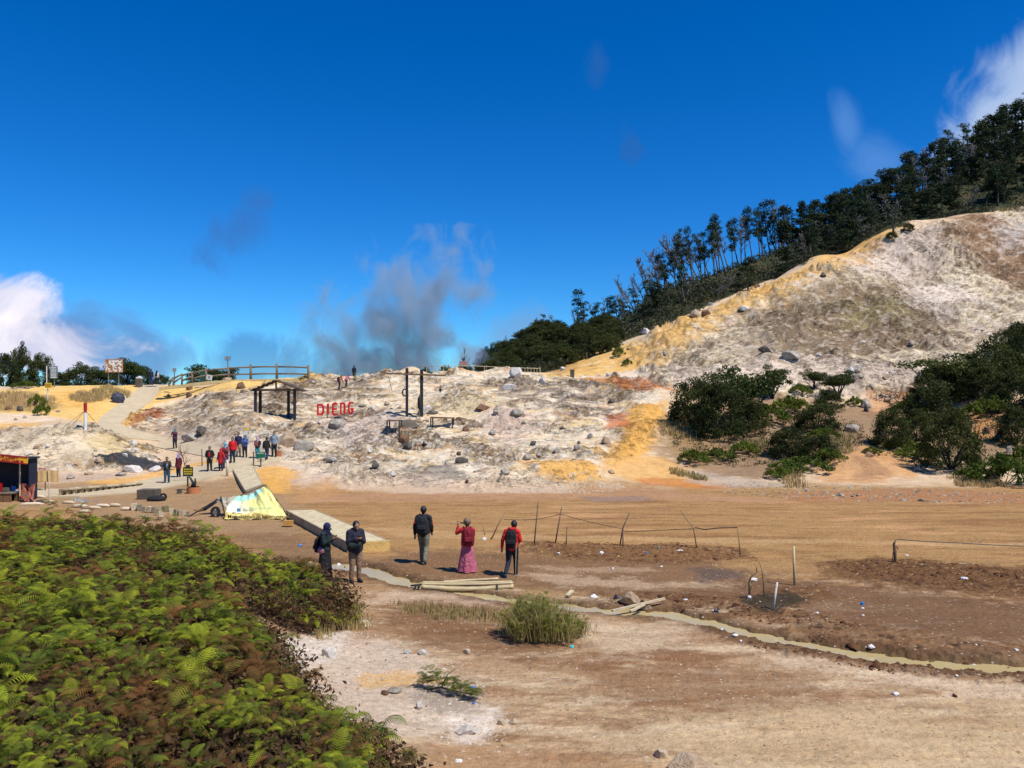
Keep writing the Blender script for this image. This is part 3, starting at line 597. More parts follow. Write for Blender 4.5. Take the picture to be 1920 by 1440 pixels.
# paths: slabs following the ground
pm = mat('path_concrete', S(206, 186, 150), .9, .1, 1.5, .3, 30)
def draped(name, prs, m, lift=0.05, sub=4, thick=0.12, nx=5):
    L_ = []; R_ = []
    for i in range(len(prs)-1):
        for j in range(sub):
            t = j/sub
            L_.append([prs[i][0][k]*(1-t)+prs[i+1][0][k]*t for k in (0, 1)]); R_.append([prs[i][1][k]*(1-t)+prs[i+1][1][k]*t for k in (0, 1)])
    L_.append(prs[-1][0]); R_.append(prs[-1][1]); V = []; n = len(L_)
    for l, r in zip(L_, R_):
        a = hit(*l, G=Hb, ymin=30, ymax=86.5); b_ = hit(*r, G=Hb, ymin=30, ymax=86.5)
        for k in range(nx):
            t = k/(nx-1); x = a[0]*(1-t)+b_[0]*t; y = a[1]*(1-t)+b_[1]*t; V.append((x, y, gz(x, y)+lift+.03))
    # smooth heights along the path
    Za = np.array([v[2] for v in V]).reshape(n, nx); Zs = Za.copy()
    for _ in range(2): Zs[1:-1] = (Zs[:-2]+Zs[1:-1]*2+Zs[2:])/4
    Zs = np.maximum(Zs, Za-.02); V = [(v[0], v[1], z) for v, z in zip(V, Zs.ravel())]
    fs = []; m_ = n*nx
    V += [(v[0], v[1], v[2]-thick-.1) for v in V]
    for i in range(n-1):
        for k in range(nx-1):
            a = i*nx+k; fs.append((a, a+1, a+nx+1, a+nx))
        a = i*nx; fs.append((a, a+nx, a+nx+m_, a+m_)); a = i*nx+nx-1; fs.append((a, a+m_, a+nx+m_, a+nx))
    for k in range(nx-1): fs.append((k, k+m_, k+1+m_, k+1)); e = (n-1)*nx+k; fs.append((e, e+1, e+1+m_, e+m_))
    mb = MB(); mb.add(V, fs); o = mb.build(name, m); 
    bm = bmesh.new(); bm.from_mesh(o.data); bmesh.ops.recalc_face_normals(bm, faces=bm.faces); bm.to_mesh(o.data); bm.free(); return o
PATHZ = {'path_upper': .035, 'path_middle': .02, 'path_lower': .045}
for nm, prs in path_strips.items(): tag(draped('path', prs, pm, PATHZ[nm]), kind='structure')
# ------------------------------------------------------------------ foliage
def leafmat(name, tr=0.25):
    m = bpy.data.materials.new(name); m.use_nodes = True; nt = m.node_tree; b = nt.nodes['Principled BSDF']; o = nt.nodes['Material Output']
    a = N(nt, 'ShaderNodeVertexColor', layer_name='Col'); oi = N(nt, 'ShaderNodeObjectInfo')
    hsv = N(nt, 'ShaderNodeHueSaturation'); nt.links.new(a.outputs[0], hsv.inputs['Color'])
    r = N(nt, 'ShaderNodeMapRange'); nt.links.new(oi.outputs['Random'], r.inputs[0]); r.inputs[3].default_value = .75; r.inputs[4].default_value = 1.25; nt.links.new(r.outputs[0], hsv.inputs['Value'])
    r = N(nt, 'ShaderNodeMapRange'); nt.links.new(oi.outputs['Random'], r.inputs[0]); r.inputs[3].default_value = .515; r.inputs[4].default_value = .485; nt.links.new(r.outputs[0], hsv.inputs['Hue'])
    nt.links.new(hsv.outputs[0], b.inputs['Base Color']); b.inputs['Roughness'].default_value = .75; b.inputs['Specular IOR Level'].default_value = .2
    t = N(nt, 'ShaderNodeBsdfTranslucent'); nt.links.new(hsv.outputs[0], t.inputs[0]); mx = N(nt, 'ShaderNodeMixShader'); mx.inputs[0].default_value = tr
    nt.links.new(b.outputs[0], mx.inputs[1]); nt.links.new(t.outputs[0], mx.inputs[2]); nt.links.new(mx.outputs[0], o.inputs[0]); return m
leaf_m = leafmat("foliage"); fern_m = leafmat("fern_leaf", .3); dry_m = leafmat("dry_leaf", .2)
bark_m = mat('bark', (.09, .07, .05), .9, .35, 6, .5, 12); bark_pale = mat('bark_pale', (.14, .125, .11), .9, .25, 6); bark_dark = mat('bark_dark', (.035, .03, .025), .9, .3, 6)
def rotz(a):
    c, s = np.cos(a), np.sin(a); z = np.zeros_like(c); o = np.ones_like(c)
    return np.stack([np.stack([c, -s, z], -1), np.stack([s, c, z], -1), np.stack([z, z, o], -1)], -2)
def quads_from(cent, size, rng_, asp=.55, up=None, jit=1.0):
    """leaf-like 4-gons at points, random orientation"""
    n = len(cent); a = rng_.normal(size=(n, 3))
    if up is not None: a[:, 2] *= up
    a /= np.linalg.norm(a, axis=1)[:, None]+1e-9; b = np.cross(a, rng_.normal(size=(n, 3))); b /= np.linalg.norm(b, axis=1)[:, None]+1e-9
    s = (size*(1+jit*(rng_.rand(n)-.5)))[:, None]; a = a*s; b = b*s*asp
    V = np.stack([cent-a, cent+b*.9-a*.1, cent+a, cent-b*.9-a*.1], 1).reshape(-1, 3); Fc = np.arange(4*n).reshape(n, 4); return V, Fc
def tree_meshes(seed, kind):
    """trunk with limbs + crown of leaf clumps; unit: metres at reference height"""
    rg = np.random.RandomState(seed); tb = MB(); cl = []     # clumps: (centre, radius, n)
    def limb(p, d, ln, r, depth, bend=.25, n=5):
        pts = [p]; rs = [r]; d = d/np.linalg.norm(d)
        for i in range(n):
            d = d+rg.normal(size=3)*bend/n*2; d = d/np.linalg.norm(d); p = p+d*ln/n; pts.append(p); rs.append(r*(1-.75*(i+1)/n))
        tb.tube([tuple(q) for q in pts], [max(v, .008) for v in rs], 6 if depth == 0 else 4); return pts
    if kind == 'forest':       # tall slim hillside tree, clumpy crown in tiers; height 12
        lean = np.array([rg.uniform(-.12, .05), 0, 1.0]); pts = limb(np.zeros(3), lean, 11.5, .15, 0, .12, 9)
        for k in range(17):
            t = rg.uniform(.42, 1.0); i = min(int(t*9), 8); p = pts[i]+(pts[i+1]-pts[i])*(t*9-i); a = rg.uniform(0, 6.28); ln = rg.uniform(.5, 1.7)*(1.35-t*.75)
            q = limb(p, np.array([math.cos(a), math.sin(a), rg.uniform(.3, .9)]), ln, .06, 1, .3, 3); cl.append((q[-1], rg.uniform(.35, .7), 60))
            if rg.rand() < .6: cl.append((q[-2]+rg.normal(size=3)*.3, rg.uniform(.4, .7), 45))
        cl.append((pts[-1], .7, 90)); lsz = .13; flat = .95
    elif kind == 'dense':      # full dark broadleaf on the far hill; height 10
        pts = limb(np.zeros(3), np.array([0, 0, 1.0]), 8.5, .2, 0, .1, 6)
        for k in range(26):
            t = rg.uniform(.15, 1.0); a = rg.uniform(0, 6.28); rr = rg.uniform(.4, 2.6)*(1.15-t*.75); z = 9.6*t
            c = np.array([math.cos(a)*rr, math.sin(a)*rr, z]); tb.tube([tuple(pts[min(int(t*6), 5)]), tuple(c)], [.05, .02], 4); cl.append((c, rg.uniform(.7, 1.2), 80))
        lsz = .2; flat = .7
    elif kind == 'round':      # dense low bush; unit width 4, height 3.2
        for k in range(7):
            a = rg.uniform(0, 6.28); limb(np.zeros(3), np.array([math.cos(a)*.8, math.sin(a)*.8, 1.0]), rg.uniform(1.4, 2.4), .07, 0, .3, 4)
        for k in range(100):
            a = rg.uniform(0, 6.28); el = rg.uniform(-.1, 1.0); e = math.asin(min(1, max(-.1, el))); rr = rg.uniform(.72, 1.0)**.5*rg.uniform(.75, 1.08)
            c = np.array([math.cos(a)*math.cos(e)*1.65*rr, math.sin(a)*math.cos(e)*1.65*rr, .28+max(0, math.sin(e))*2.5*rr]); cl.append((c, rg.uniform(.28, .5), 120))
        lsz = .058; flat = .75
    elif kind == 'umbrella':   # several thin stems, flat leaf pads; width 4, height 3
        for k in range(8):
            a = rg.uniform(0, 6.28); sp = rg.uniform(.15, .8); h = rg.uniform(1.7, 2.7)
            q = limb(np.array([rg.uniform(-.15, .15), rg.uniform(-.15, .15), 0]), np.array([math.cos(a)*sp, math.sin(a)*sp, 1.0]), h, .075, 0, .35, 5)
            for j in range(3):
                b_ = rg.uniform(0, 6.28); q2 = limb(q[3], np.array([math.cos(b_), math.sin(b_), .8]), rg.uniform(.5, .9), .03, 1, .3, 3); cl.append((q2[-1], rg.uniform(.4, .7), 170))
            cl.append((q[-1]+np.array([0, 0, .1]), rg.uniform(.5, .8), 230))
        lsz = .062; flat = .38
    elif kind == 'fernbush':   # low bright green growth; width 3, height 1.1
        for k in range(48):
            a = rg.uniform(0, 6.28); rr = rg.uniform(0, 1)**.6*1.4; z = .2+.8*(1-(rr/1.5)**2)*rg.uniform(.6, 1); cl.append((np.array([math.cos(a)*rr, math.sin(a)*rr, z]), rg.uniform(.16, .34), 80))
        for k in range(8):
            a = rg.uniform(0, 6.28); limb(np.zeros(3), np.array([math.cos(a), math.sin(a), .7]), .9, .02, 0, .3, 3)
        lsz = .06; flat = .7
    elif kind == 'bare':       # leafless; height 9
        lean = np.array([rg.uniform(-.3, .0), 0, 1.0]); pts = limb(np.zeros(3), lean, 8.6, .11, 0, .15, 8)
        for k in range(20):
            t = rg.uniform(.3, .98); i = min(int(t*8), 7); p = pts[i]; a = rg.uniform(0, 6.28)
            q = limb(p, np.array([math.cos(a)*.6, math.sin(a)*.6, rg.uniform(.9, 1.6)]), rg.uniform(1.2, 3.0)*(1.25-t*.7), .05, 1, .25, 4)
            for j in range(4):
                b_ = rg.uniform(0, 6.28); limb(q[rg.randint(1, 4)], np.array([math.cos(b_)*.6, math.sin(b_)*.6, 1.2]), rg.uniform(.5, 1.1), .035, 2, .2, 2)
        return tb, None
    P = []; Z_ = []
    for c, r, n in cl:
        v = rg.normal(size=(n, 3)); v /= np.linalg.norm(v, axis=1)[:, None]; v *= (rg.rand(n)**.4)[:, None]*r; v[:, 2] *= flat; P.append(v+c); Z_.append(np.full(n, rg.rand()))
    P = np.concatenate(P); cid = np.concatenate(Z_); V, Fc = quads_from(P, lsz*np.ones(len(P)), rg, .6)
    return tb, (V, Fc, cid, rg)
GREENS = {'forest': ((.016, .036, .018), (.040, .066, .024), (.08, .11, .03)), 'dense': ((.018, .032, .015), (.040, .056, .022), (.09, .09, .03)), 'round': ((.026, .040, .009), (.060, .078, .016), (.13, .10, .03)),
          'umbrella': ((.026, .044, .010), (.060, .085, .016), (.11, .11, .025)), 'fernbush': ((.07, .10, .012), (.13, .17, .02), (.21, .21, .03))}
TM = {}
def tree_data(kind, var):
    k = (kind, var)
    if k not in TM:
        tb, cr = tree_meshes(sum(map(ord, kind))*7+var*31, kind)
        tm = tb.mesh(kind+'_trunk', bark_pale if kind == 'bare' else bark_dark if kind in ('umbrella', 'round') else bark_m, True); cm = None
        if cr:
            V, Fc, cid, rg = cr; a, b_, c = [np.array(q) for q in GREENS[kind]]; t = cid[:, None]; u = rg.rand(len(cid))[:, None]
            base_ = a+(b_-a)*t; base_ = np.where(u > .86, c, base_)*(.75+.5*rg.rand(len(cid))[:, None])
            cm = np_mesh(kind+'_crown', V, Fc, leaf_m, np.repeat(base_, 4, 0))
        TM[k] = (tm, cm)
    return TM[k]
KH = {'forest': (4.2, 12.4), 'dense': (6.0, 10.4), 'round': (4.0, 3.0), 'umbrella': (3.6, 2.7), 'fernbush': (3.0, 1.15), 'bare': (3.5, 9.4)}
def place_tree(kind, var, x, y, wpx, hpx, name, label, cat, group=None, rz=None, zoff=0.0, lean=0.0):
    tm, cm = tree_data(kind, var); w0, h0 = KH[kind]; sx = msz(wpx, y)/w0; sz = msz(hpx, y)/h0
    e = empty(name, (x, y, gz(x, y)-.05+zoff), rz if rz is not None else random.uniform(0, 6.28), label, cat, group); e.scale = (sx, sx, sz)
    if lean: e.rotation_euler.y = lean; e.rotation_euler.z = random.uniform(-.3, .3)
    t = bpy.data.objects.new('trunk', tm); link(t, e)
    if cm: c = bpy.data.objects.new('crown', cm); link(c, e)
    return e
random.seed(11); RS = np.random.RandomState(4)
# bushes on the bank at the right: (px, py of foot, width, height, kind, label)
bank = [
 (1298,800,105,98,'round','dark rounded bush at the left end of the thicket beside the yellow track'),
 (1347,822,120,118,'round','tall dark bush in front of the flat-topped tree on the bank'),
 (1392,792,150,118,'umbrella','flat-topped dark tree with thin stems, tallest of the middle thicket'),
 (1447,748,56,66,'umbrella','small slim tree right of the flat-topped tree on the bank'),
 (1402,812,90,80,'round','dark bush under the right side of the flat-topped tree'),
 (1573,745,78,56,'umbrella','small umbrella-shaped tree standing on a rocky knoll'),
 (1526,730,46,40,'umbrella','smallest umbrella-shaped tree, left on the rocky knoll'),
 (1556,770,60,44,'round','dark low bush on the slope of the rocky knoll'),
 (1532,808,100,62,'round','wide dark bush below the rocky knoll'),
 (1480,856,96,60,'round','blue-green dark bush at the foot of the bank, left of its twin'),
 (1535,862,80,52,'round','dark bush at the foot of the bank, right of its twin'),
 (1672,838,88,82,'round','medium dark bush left of the biggest round bush'),
 (1720,828,70,66,'round','dark bush squeezed between the medium and the biggest round bush'),
 (1783,880,128,128,'round','biggest round dark bush standing alone at the edge of the plain'),
 (1745,790,110,90,'round','dark bush just behind the biggest round bush'),
 (1800,748,170,88,'umbrella','broad dark spreading tree behind the biggest round bush'),
 (1735,742,60,50,'round','small bush at the left foot of the broad spreading tree'),
 (1868,730,130,104,'round','tall dark tree mass at the upper right of the bank'),
 (1925,700,110,104,'round','dark tree cut off by the right edge of the picture'),
 (1905,835,76,84,'round','olive bush near the right edge beside an orange patch'),
 (1960,790,120,110,'round','dark bush beyond the right edge'),
 (1840,752,110,84,'round','dark bush in the middle of the thicket at the right'),(1895,770,90,80,'round','dark bush below the tall tree mass at the right'),(1775,752,80,66,'round','dark bush under the broad spreading tree'),(1905,660,80,60,'round','topmost dark bush at the right picture edge'),
]
for i, (a, b_, w_, h_, k, lab) in enumerate(bank):
    x, y = hit(a, b_, ymin=42, ymax=90); place_tree(k, i % 3, x, y, w_, h_, 'bush' if k == 'round' else 'small_tree', lab, 'bush' if k == 'round' else 'tree', 'dark bushes and trees on the bank')
lows = [(1432,790,96,36,'widest light green shrub below the slim tree'),(1482,772,80,34,'light green shrub right of the thicket'),(1500,740,46,24,'small light shrub under the knoll'),(1300,868,64,30,'light green shrub nearest the yellow track'),
 (1345,862,74,26,'light green shrub beside dry stalks'),(1395,852,60,30,'light green shrub below the dark thicket'),(1380,815,50,26,'light green shrub at the base of the flat-topped tree'),(1504,882,120,30,'long light green shrub at the foot of the bank'),
 (1462,897,64,26,'light green shrub touching the plain left of the mound'),(1556,866,66,30,'light green shrub at the left side of the sandy mound'),(1545,822,60,26,'yellow-green shrub between two dark bushes'),(1690,842,60,26,'light green shrub under the medium dark bush'),(1722,858,84,32,'light green shrub left of the biggest bush'),
 (1885,908,140,64,'large light green shrub at the lower right of the bank'),(1828,898,70,30,'olive shrub right of the biggest bush'),(1702,776,70,30,'yellow-green shrub behind the medium dark bush'),(1856,782,96,44,'light green shrub under the tall dark tree mass'),
 (1300,776,40,24,'small olive shrub at the top of the yellow track'),(1915,880,60,50,'olive shrub at the right picture edge'),(1602,760,34,20,'tiny shrub beside the grey boulder'),(1635,850,36,16,'tiny shrub on top of the sandy mound')]
for i, (a, b_, w_, h_, lab) in enumerate(lows):
    x, y = hit(a, b_, ymin=42, ymax=90); place_tree('fernbush', i % 3, x, y, w_, h_, 'shrub', lab, 'shrub', 'light green shrubs on the bank')
for i, (a, b_, w_, h_, k, lab) in enumerate([(1161,668,26,20,'fernbush','lone green shrub on the yellow slope, upper one'),(1176,684,20,14,'fernbush','lone green shrub on the yellow slope, lower one'),(1703,433,26,18,'round','small shrub on the crest of the bare hill'),
   (1672,447,26,14,'round','scrubby shrub beside the dead stump on the hill crest'),(70,760,34,24,'fernbush','green shrub by the yellow notice on the left ridge'),(80,778,34,26,'fernbush','green shrub with dark stones at its foot'),(48,728,50,16,'fernbush','olive brush under the ridge trees')]):
    x, y = hit(a, b_, ymin=45); place_tree(k, i % 3, x, y, w_, h_, 'shrub', lab, 'shrub')
# ridge trees at the left, behind the crest
for i, (a, w_, h_, k, lab) in enumerate([(-30,70,60,'round','dark tree beyond the left picture edge'),(8,70,66,'round','dark leafy tree at the left picture edge'),(42,58,82,'round','tallest dark tree of the left ridge clump'),(78,56,64,'round','dark tree behind the thin pole'),(112,40,28,'round','low dark bush right of the white hanging sign'),
   (148,84,44,'round','dome-shaped dark bush between the two hanging boards'),(186,56,36,'umbrella','wind-bent dark tree left of the pebble-patterned board'),(212,60,36,'round','dark bush between the posts of the pebble-patterned board'),(240,72,56,'umbrella','dark tree behind the right post of the pebble-patterned board'),
   (266,52,40,'round','dark bush left of the two people on the ridge'),(302,40,24,'round','small dark bush right of the two people on the ridge'),(395,96,44,'umbrella','flat dark tree seen through the log fence'),(372,60,24,'round','dark bush behind the left part of the log fence'),(425,50,26,'round','dark bush behind the log fence beside the tall lamp')]):
    Y_ = 104+(i % 4)*4; x = (a-CX)/F*Y_; g_ = gz(x, Y_); vis = CAMZ+(HOR-722)/F*Y_; place_tree(k, i % 3, x, Y_, w_, h_+(vis-g_)*F/Y_, 'ridge_tree', lab, 'tree', 'trees behind the left ridge')
for i, (a, w_, h_) in enumerate([(835,40,14),(868,50,18),(800,40,10)]):
    Y_ = 105; x = (a-CX)/F*Y_; vis = CAMZ+(HOR-697)/F*Y_; place_tree('round', i, x, Y_, w_, h_+(vis-gz(x, Y_))*F/Y_, 'ridge_bush', ['low dark bush behind the crest fence, middle one', 'low dark bush behind the crest fence under the bare trees', 'low dark bush behind the crest fence, leftmost'][i], 'bush')
# bushy knoll left of the far hill
GL = 'rounded bushes covering the knoll behind the crest fence'
for i in range(62):
    a = RS.uniform(905, 1150); Y_ = RS.uniform(107, 134); x = (a-CX)/F*Y_
    place_tree('round', i % 3, x, Y_, RS.uniform(45, 75), RS.uniform(24, 42), 'knoll_bush', 'dark green rounded bush packed among others on the knoll behind the crest fence', 'bush', GL)
# far hill forest
GF = 'trees on the far wooded hill'
crest_px = [900,1000,1060,1160,1250,1300,1400,1550,1700,1850,1960]; crest_Y = [125,130,138,150,168,174,185,200,215,230,240]
def cy_(a): return float(np.interp(a, crest_px, crest_Y))
LAB = {'forest': 'slender dark tree with tiered clumps of leaves on the wooded hill', 'dense': 'full-crowned dark tree in the forest of the wooded hill', 'bare': 'leafless grey tree standing on the wooded hill'}
def ftree(kind, a, Y_, w_, h_, lab=None, lean=0.0):
    x = (a-CX)/F*Y_; place_tree(kind, RS.randint(0, 5), x, Y_, w_, h_, 'bare_tree' if kind == 'bare' else 'forest_tree', lab or LAB[kind], 'tree', GF, lean=lean)
ON = ['first','second','third','fourth','fifth','sixth','seventh','eighth','ninth','tenth','eleventh','twelfth','thirteenth','fourteenth','fifteenth','sixteenth','seventeenth','eighteenth','nineteenth','twentieth']
for a, h_, w_ in [(1078,92,42),(1098,66,40),(1118,60,44),(1140,62,40),(1160,50,44),(1022,52,26),(1036,34,26)]: ftree('forest', a, cy_(a)-6, w_, h_)
for a in np.arange(1290, 1460, 12): ftree('forest', a+RS.uniform(-4, 4), cy_(a)-RS.uniform(0, 8), RS.uniform(34, 46), RS.uniform(84, 112), ON[int((a-1290)/12)]+' from the left in the tall slim row standing on the middle skyline', lean=RS.uniform(-.14, 0))
for a in np.arange(1462, 1990, 13): ftree('forest' if RS.rand() < .6 else 'dense', a+RS.uniform(-5, 5), cy_(a)-RS.uniform(0, 8), RS.uniform(42, 60), RS.uniform(56, 88))
ftree('forest', 1252, cy_(1250)-3, 40, 74, 'dark tree leaning far left among the bare trees', lean=-.35)
for a, h_, ln in [(960,32,-.1),(948,28,-.3),(1006,50,0),(1028,52,.1),(1050,50,-.1),(1054,34,.1),(1112,50,-.3),(1130,70,0),(1158,66,.15),(1178,56,-.2),(1192,86,-.15),(1204,80,0),(1216,90,.05),(1233,50,-.3),(1246,60,-.3),(1262,100,-.35),(1276,92,-.3),(1288,110,-.2),(1300,95,-.25),(1310,100,-.15),(1330,90,-.2),(1350,84,0),(1440,70,-.1),(1456,88,.05),(1468,104,0),(1478,76,0),(1700,84,0),(1710,90,.05),(1730,90,0),(1665,70,0),(1745,80,.1)]:
    Y_ = cy_(a)-(4 if a > 1060 else 2)
    if a < 1060: Y_ = 131
    ftree('bare', a, Y_, h_*.52, h_*.98, lean=ln)
for i, (a, h_, ln) in enumerate([(1168,60,0),(1186,70,-.1),(1198,74,.1),(1210,66,-.1),(1224,84,-.1),(1238,76,-.2),(1256,88,-.15),(1268,104,-.2),(1282,96,-.1),(1294,104,-.05),(1318,96,-.1),(1340,92,0),(1366,96,0),(1390,100,.05),(1084,60,.1),(1102,56,0),(1124,60,-.1),(1146,62,.1)]): ftree('bare', a, cy_(a)-3-(i % 3)*2, h_*.45, h_, lean=ln)
for i, (a, h_) in enumerate([(1172,44),(1192,50),(1212,46),(1234,56),(1246,52),(1270,70),(1284,84)]): ftree('forest', a, cy_(a)-5, 34, h_, ON[i]+' small dark tree from the left between the bare trees on the skyline', lean=-.1)
for a, h_ in [(868,46),(893,42),(880,24)]:
    x = (a-CX)/F*112; vis = CAMZ+(HOR-692)/F*112; place_tree('bare', a % 4, x, 112, h_*.6, h_+(vis-gz(x, 112))*F/112, 'bare_tree', {868: 'taller of the two bare trees behind the crest fence', 893: 'shorter bare tree beside the bushy knoll', 880: 'smallest bare twiggy tree behind the crest fence'}[a], 'tree')
k = 0
for i in range(400):
    a = RS.uniform(1200, 1985); lo = {0: 0}; Yc = cy_(a); Y_ = RS.uniform(max(130, Yc-58), Yc-6)
    if a < 1480 and (RS.rand() < .9 or Y_ > Yc-25): continue
    if k > 125: break
    k += 1; r_ = RS.rand(); ftree('dense' if r_ < .5 else 'forest' if r_ < .8 else 'bare', a, Y_, RS.uniform(40, 62), RS.uniform(42, 76))
# undergrowth on the hill, one mass
def scatter_mask(M, n, rs, ymin=0, ymax=1e9):
    """random world points where mask > .5, uniform in the viewed directions"""
    ii = np.argwhere((M > .5) & (Yg > ymin) & (Yg < ymax) & (pxg > -400) & (pxg < 2300)); s = ii[rs.randint(0, len(ii), n)]
    x = Xg[s[:, 0], s[:, 1]]; y = Yg[s[:, 0], s[:, 1]]; x = x+rs.uniform(-.5, .5, n)*y*2.5/F; y = y*(1+rs.uniform(-.002, .002, n)); return x, y, grid_at(GR['H'], x, y)
def leafmass(name, x, y, z, hgt, size, c1, c2, seed, kind='stuff', lab=None, cat=None, per=14, up=None, m=None):
    rs = np.random.RandomState(seed); n = len(x); P = np.stack([x, y, z], -1)[:, None, :]+rs.normal(size=(n, per, 3))*np.array([1, 1, .5])*hgt*.55; P[:, :, 2] += hgt*.45
    P = P.reshape(-1, 3); V, Fc = quads_from(P, size*np.ones(len(P)), rs, .5, up); t = np.repeat(rs.rand(n), per)[:, None]; cc = np.array(c1)*(1-t)+np.array(c2)*t; cc = cc*(.7+.6*rs.rand(len(P))[:, None])
    o = bpy.data.objects.new(name, np_mesh(name, V, Fc, m or leaf_m, np.repeat(cc, 4, 0))); link(o); tag(o, lab, cat, None, kind); return o
x, y, z = scatter_mask(hm, 5200, RS, 100, 260); leafmass('undergrowth', x, y, z, 1.3, .24, (.02, .032, .012), (.065, .06, .028), 5, lab='low brush covering the wooded hill between the trees', cat='undergrowth')
print("trees", round(time.time()-T0, 1))
# ------------------------------------------------------------------ ferns
def frond(seed, npin=15, ln=1.0, droop=1.0):
    """arching rachis with drooping pinnae; returns V,F(quads)"""
    rs = np.random.RandomState(seed); V = []; Fc = []; p = np.zeros(3); th_ = rad(rs.uniform(48, 70)); pts = []
    for i in range(npin+1):
        t = i/npin; pts.append((p.copy(), th_)); th_ -= rad(rs.uniform(6.0, 9.5))*droop; p = p+np.array([math.cos(th_), 0, math.sin(th_)])*ln/npin
    for i in range(npin):
        (a, ta), (b_, tb_) = pts[i], pts[i+1]; o = len(V); wv = .006; V += [a+[0, wv, 0], a-[0, wv, 0], b_-[0, wv, 0], b_+[0, wv, 0]]; Fc.append((o, o+1, o+2, o+3))
        t = (i+.5)/npin; L_ = ln*.36*math.sin(math.pi*min(1, .16+t*.84))**.8*(1.05-.35*t); w_ = ln*.024
        for s in (-1, 1):
            fwd = np.array([math.cos(ta), 0, math.sin(ta)]); side = np.array([0, s, 0]); q0 = a; q1 = a+(side*.85+fwd*.35)*L_*.5+[0, 0, .02]; q2 = a+(side*.9+fwd*.55)*L_*.95-np.array([0, 0, L_*.32*droop])
            w0 = fwd*w_; o = len(V); V += [q0-w0*.5, q0+w0*.5, q1+w0*.9, q1-w0*.9, q2+w0*.1, q2-w0*.1]; Fc += [(o, o+1, o+2, o+3), (o+3, o+2, o+4, o+5)]
    return np.array(V), np.array(Fc)
FR = [frond(i, 15 if i < 6 else 13, 1.0, [1.0, .8, 1.2, .9, 1.1, .7, 1.3, 1.0][i]) for i in range(8)]
def fern_mass(x, y, z, ln, cols_, seed, tilt=.35):
    rs = np.random.RandomState(seed); n = len(x); Vs = []; Fs = []; Cs = []; off = 0; var = rs.randint(0, 8, n); az = rs.rand(n)*2*np.pi
    for k in range(8):
        s = np.where(var == k)[0]
        if len(s) == 0: continue
        V0, F0 = FR[k]; R_ = rotz(az[s]); ty = rs.uniform(-tilt, tilt, len(s)); cy, sy = np.cos(ty), np.sin(ty); o_ = np.ones_like(cy); z_ = np.zeros_like(cy)
        T_ = np.stack([np.stack([cy, z_, sy], -1), np.stack([z_, o_, z_], -1), np.stack([-sy, z_, cy], -1)], -2)
        V = np.einsum('nij,njk,mk->nmi', R_, T_, V0)*ln[s][:, None, None]+np.stack([x[s], y[s], z[s]], -1)[:, None, :]
        Fs.append((F0[None]+(np.arange(len(s))*len(V0))[:, None, None]+off).reshape(-1, 4)); off += len(s)*len(V0); Vs.append(V.reshape(-1, 3))
        tip = np.linspace(.85, 1.2, len(V0))[None, :, None]; Cs.append((cols_[s][:, None, :]*tip).reshape(-1, 3))
    return np.concatenate(Vs), np.concatenate(Fs), np.concatenate(Cs)
def fern_field(n, seed, hlo, hhi, lnr_, pal, per, pn=(-.5, .6)):
    """fronds in rosettes: (n) rosettes of about (per) fronds each"""
    rs = np.random.RandomState(seed); y = 5.0+(24.6-5.0)*rs.rand(n*3)**.9; px_ = rs.uniform(-420, 830, n*3); x = (px_-CX)/F*y
    keep = grid_at(M_fern, x, y) > .5; x, y = x[keep][:n], y[keep][:n]; n = len(x)
    def cov(x, y):
        m = .5+.9*fbm(x/1.5, y/1.5, 3, 71); c = .30+.62*np.clip(m, 0, 1)
        rim = np.minimum.reduce([grid_at(M_fern, x+dx, y+dy) for dx, dy in ((.6, 0), (-.6, 0), (0, .6), (0, -.6))]); return c*(.5+.5*rim)
    patch = fbm(x/1.4, y/1.4, 3, 72)*1.5+rs.normal(size=n)*.30; k = np.maximum(1, rs.poisson(per, n)); h0 = cov(x, y)*rs.uniform(hlo, hhi, n)
    I = np.repeat(np.arange(n), k); m = len(I); x2 = x[I]+rs.normal(size=m)*.05; y2 = y[I]+rs.normal(size=m)*.05; z2 = grid_at(GR['H'], x2, y2)+h0[I]+rs.uniform(-.05, .04, m)
    ln = rs.uniform(*lnr_, n)[I]*rs.uniform(.75, 1.15, m)*np.clip(y[I]/9.5, .58, 1); pal = np.array(pal); t = np.clip((patch[I]-pn[0])/(pn[1]-pn[0])+rs.normal(size=m)*.10, 0, .999)*(len(pal)-1); i0 = t.astype(int); f = (t-i0)[:, None]
    return x2, y2, z2, ln, (pal[i0]*(1-f)+pal[i0+1]*f)*(.7+.6*rs.rand(m)[:, None])
A_ = fern_field(5600, 81, .70, 1.15, (.13, .27), [(.15, .07, .02), (.08, .07, .014), (.09, .115, .014), (.15, .185, .014), (.29, .31, .02), (.20, .235, .016), (.08, .12, .014)], 4.0)
B_ = fern_field(3000, 82, .25, .98, (.12, .25), [(.12, .055, .022), (.07, .04, .02), (.05, .03, .018), (.11, .06, .022), (.15, .08, .03)], 3.2)
X_, Y_, Z_, L_, C_ = [np.concatenate([a, b_]) for a, b_ in zip(A_, B_)]
V, Fc, Cc = fern_mass(X_, Y_, Z_, L_, C_, 83)
o = bpy.data.objects.new('fern_cover', np_mesh('fern_cover', V, Fc, fern_m, Cc)); link(o); tag(o, 'thick green and rust-brown ferns covering the slope in the foreground', 'ferns', None, 'stuff')
# taller fronds standing out of the cover, green and rusty
S_ = fern_field(420, 84, 1.15, 1.55, (.22, .42), [(.22, .09, .025), (.14, .10, .02), (.20, .22, .015), (.34, .36, .02), (.15, .20, .015)], 2.4)
V, Fc, Cc = fern_mass(*S_[:4], S_[4], 85, .6); o = bpy.data.objects.new('tall_ferns', np_mesh('tall_ferns', V, Fc, fern_m, Cc)); link(o); tag(o, 'taller fronds poking out above the fern cover', 'ferns', None, 'stuff')
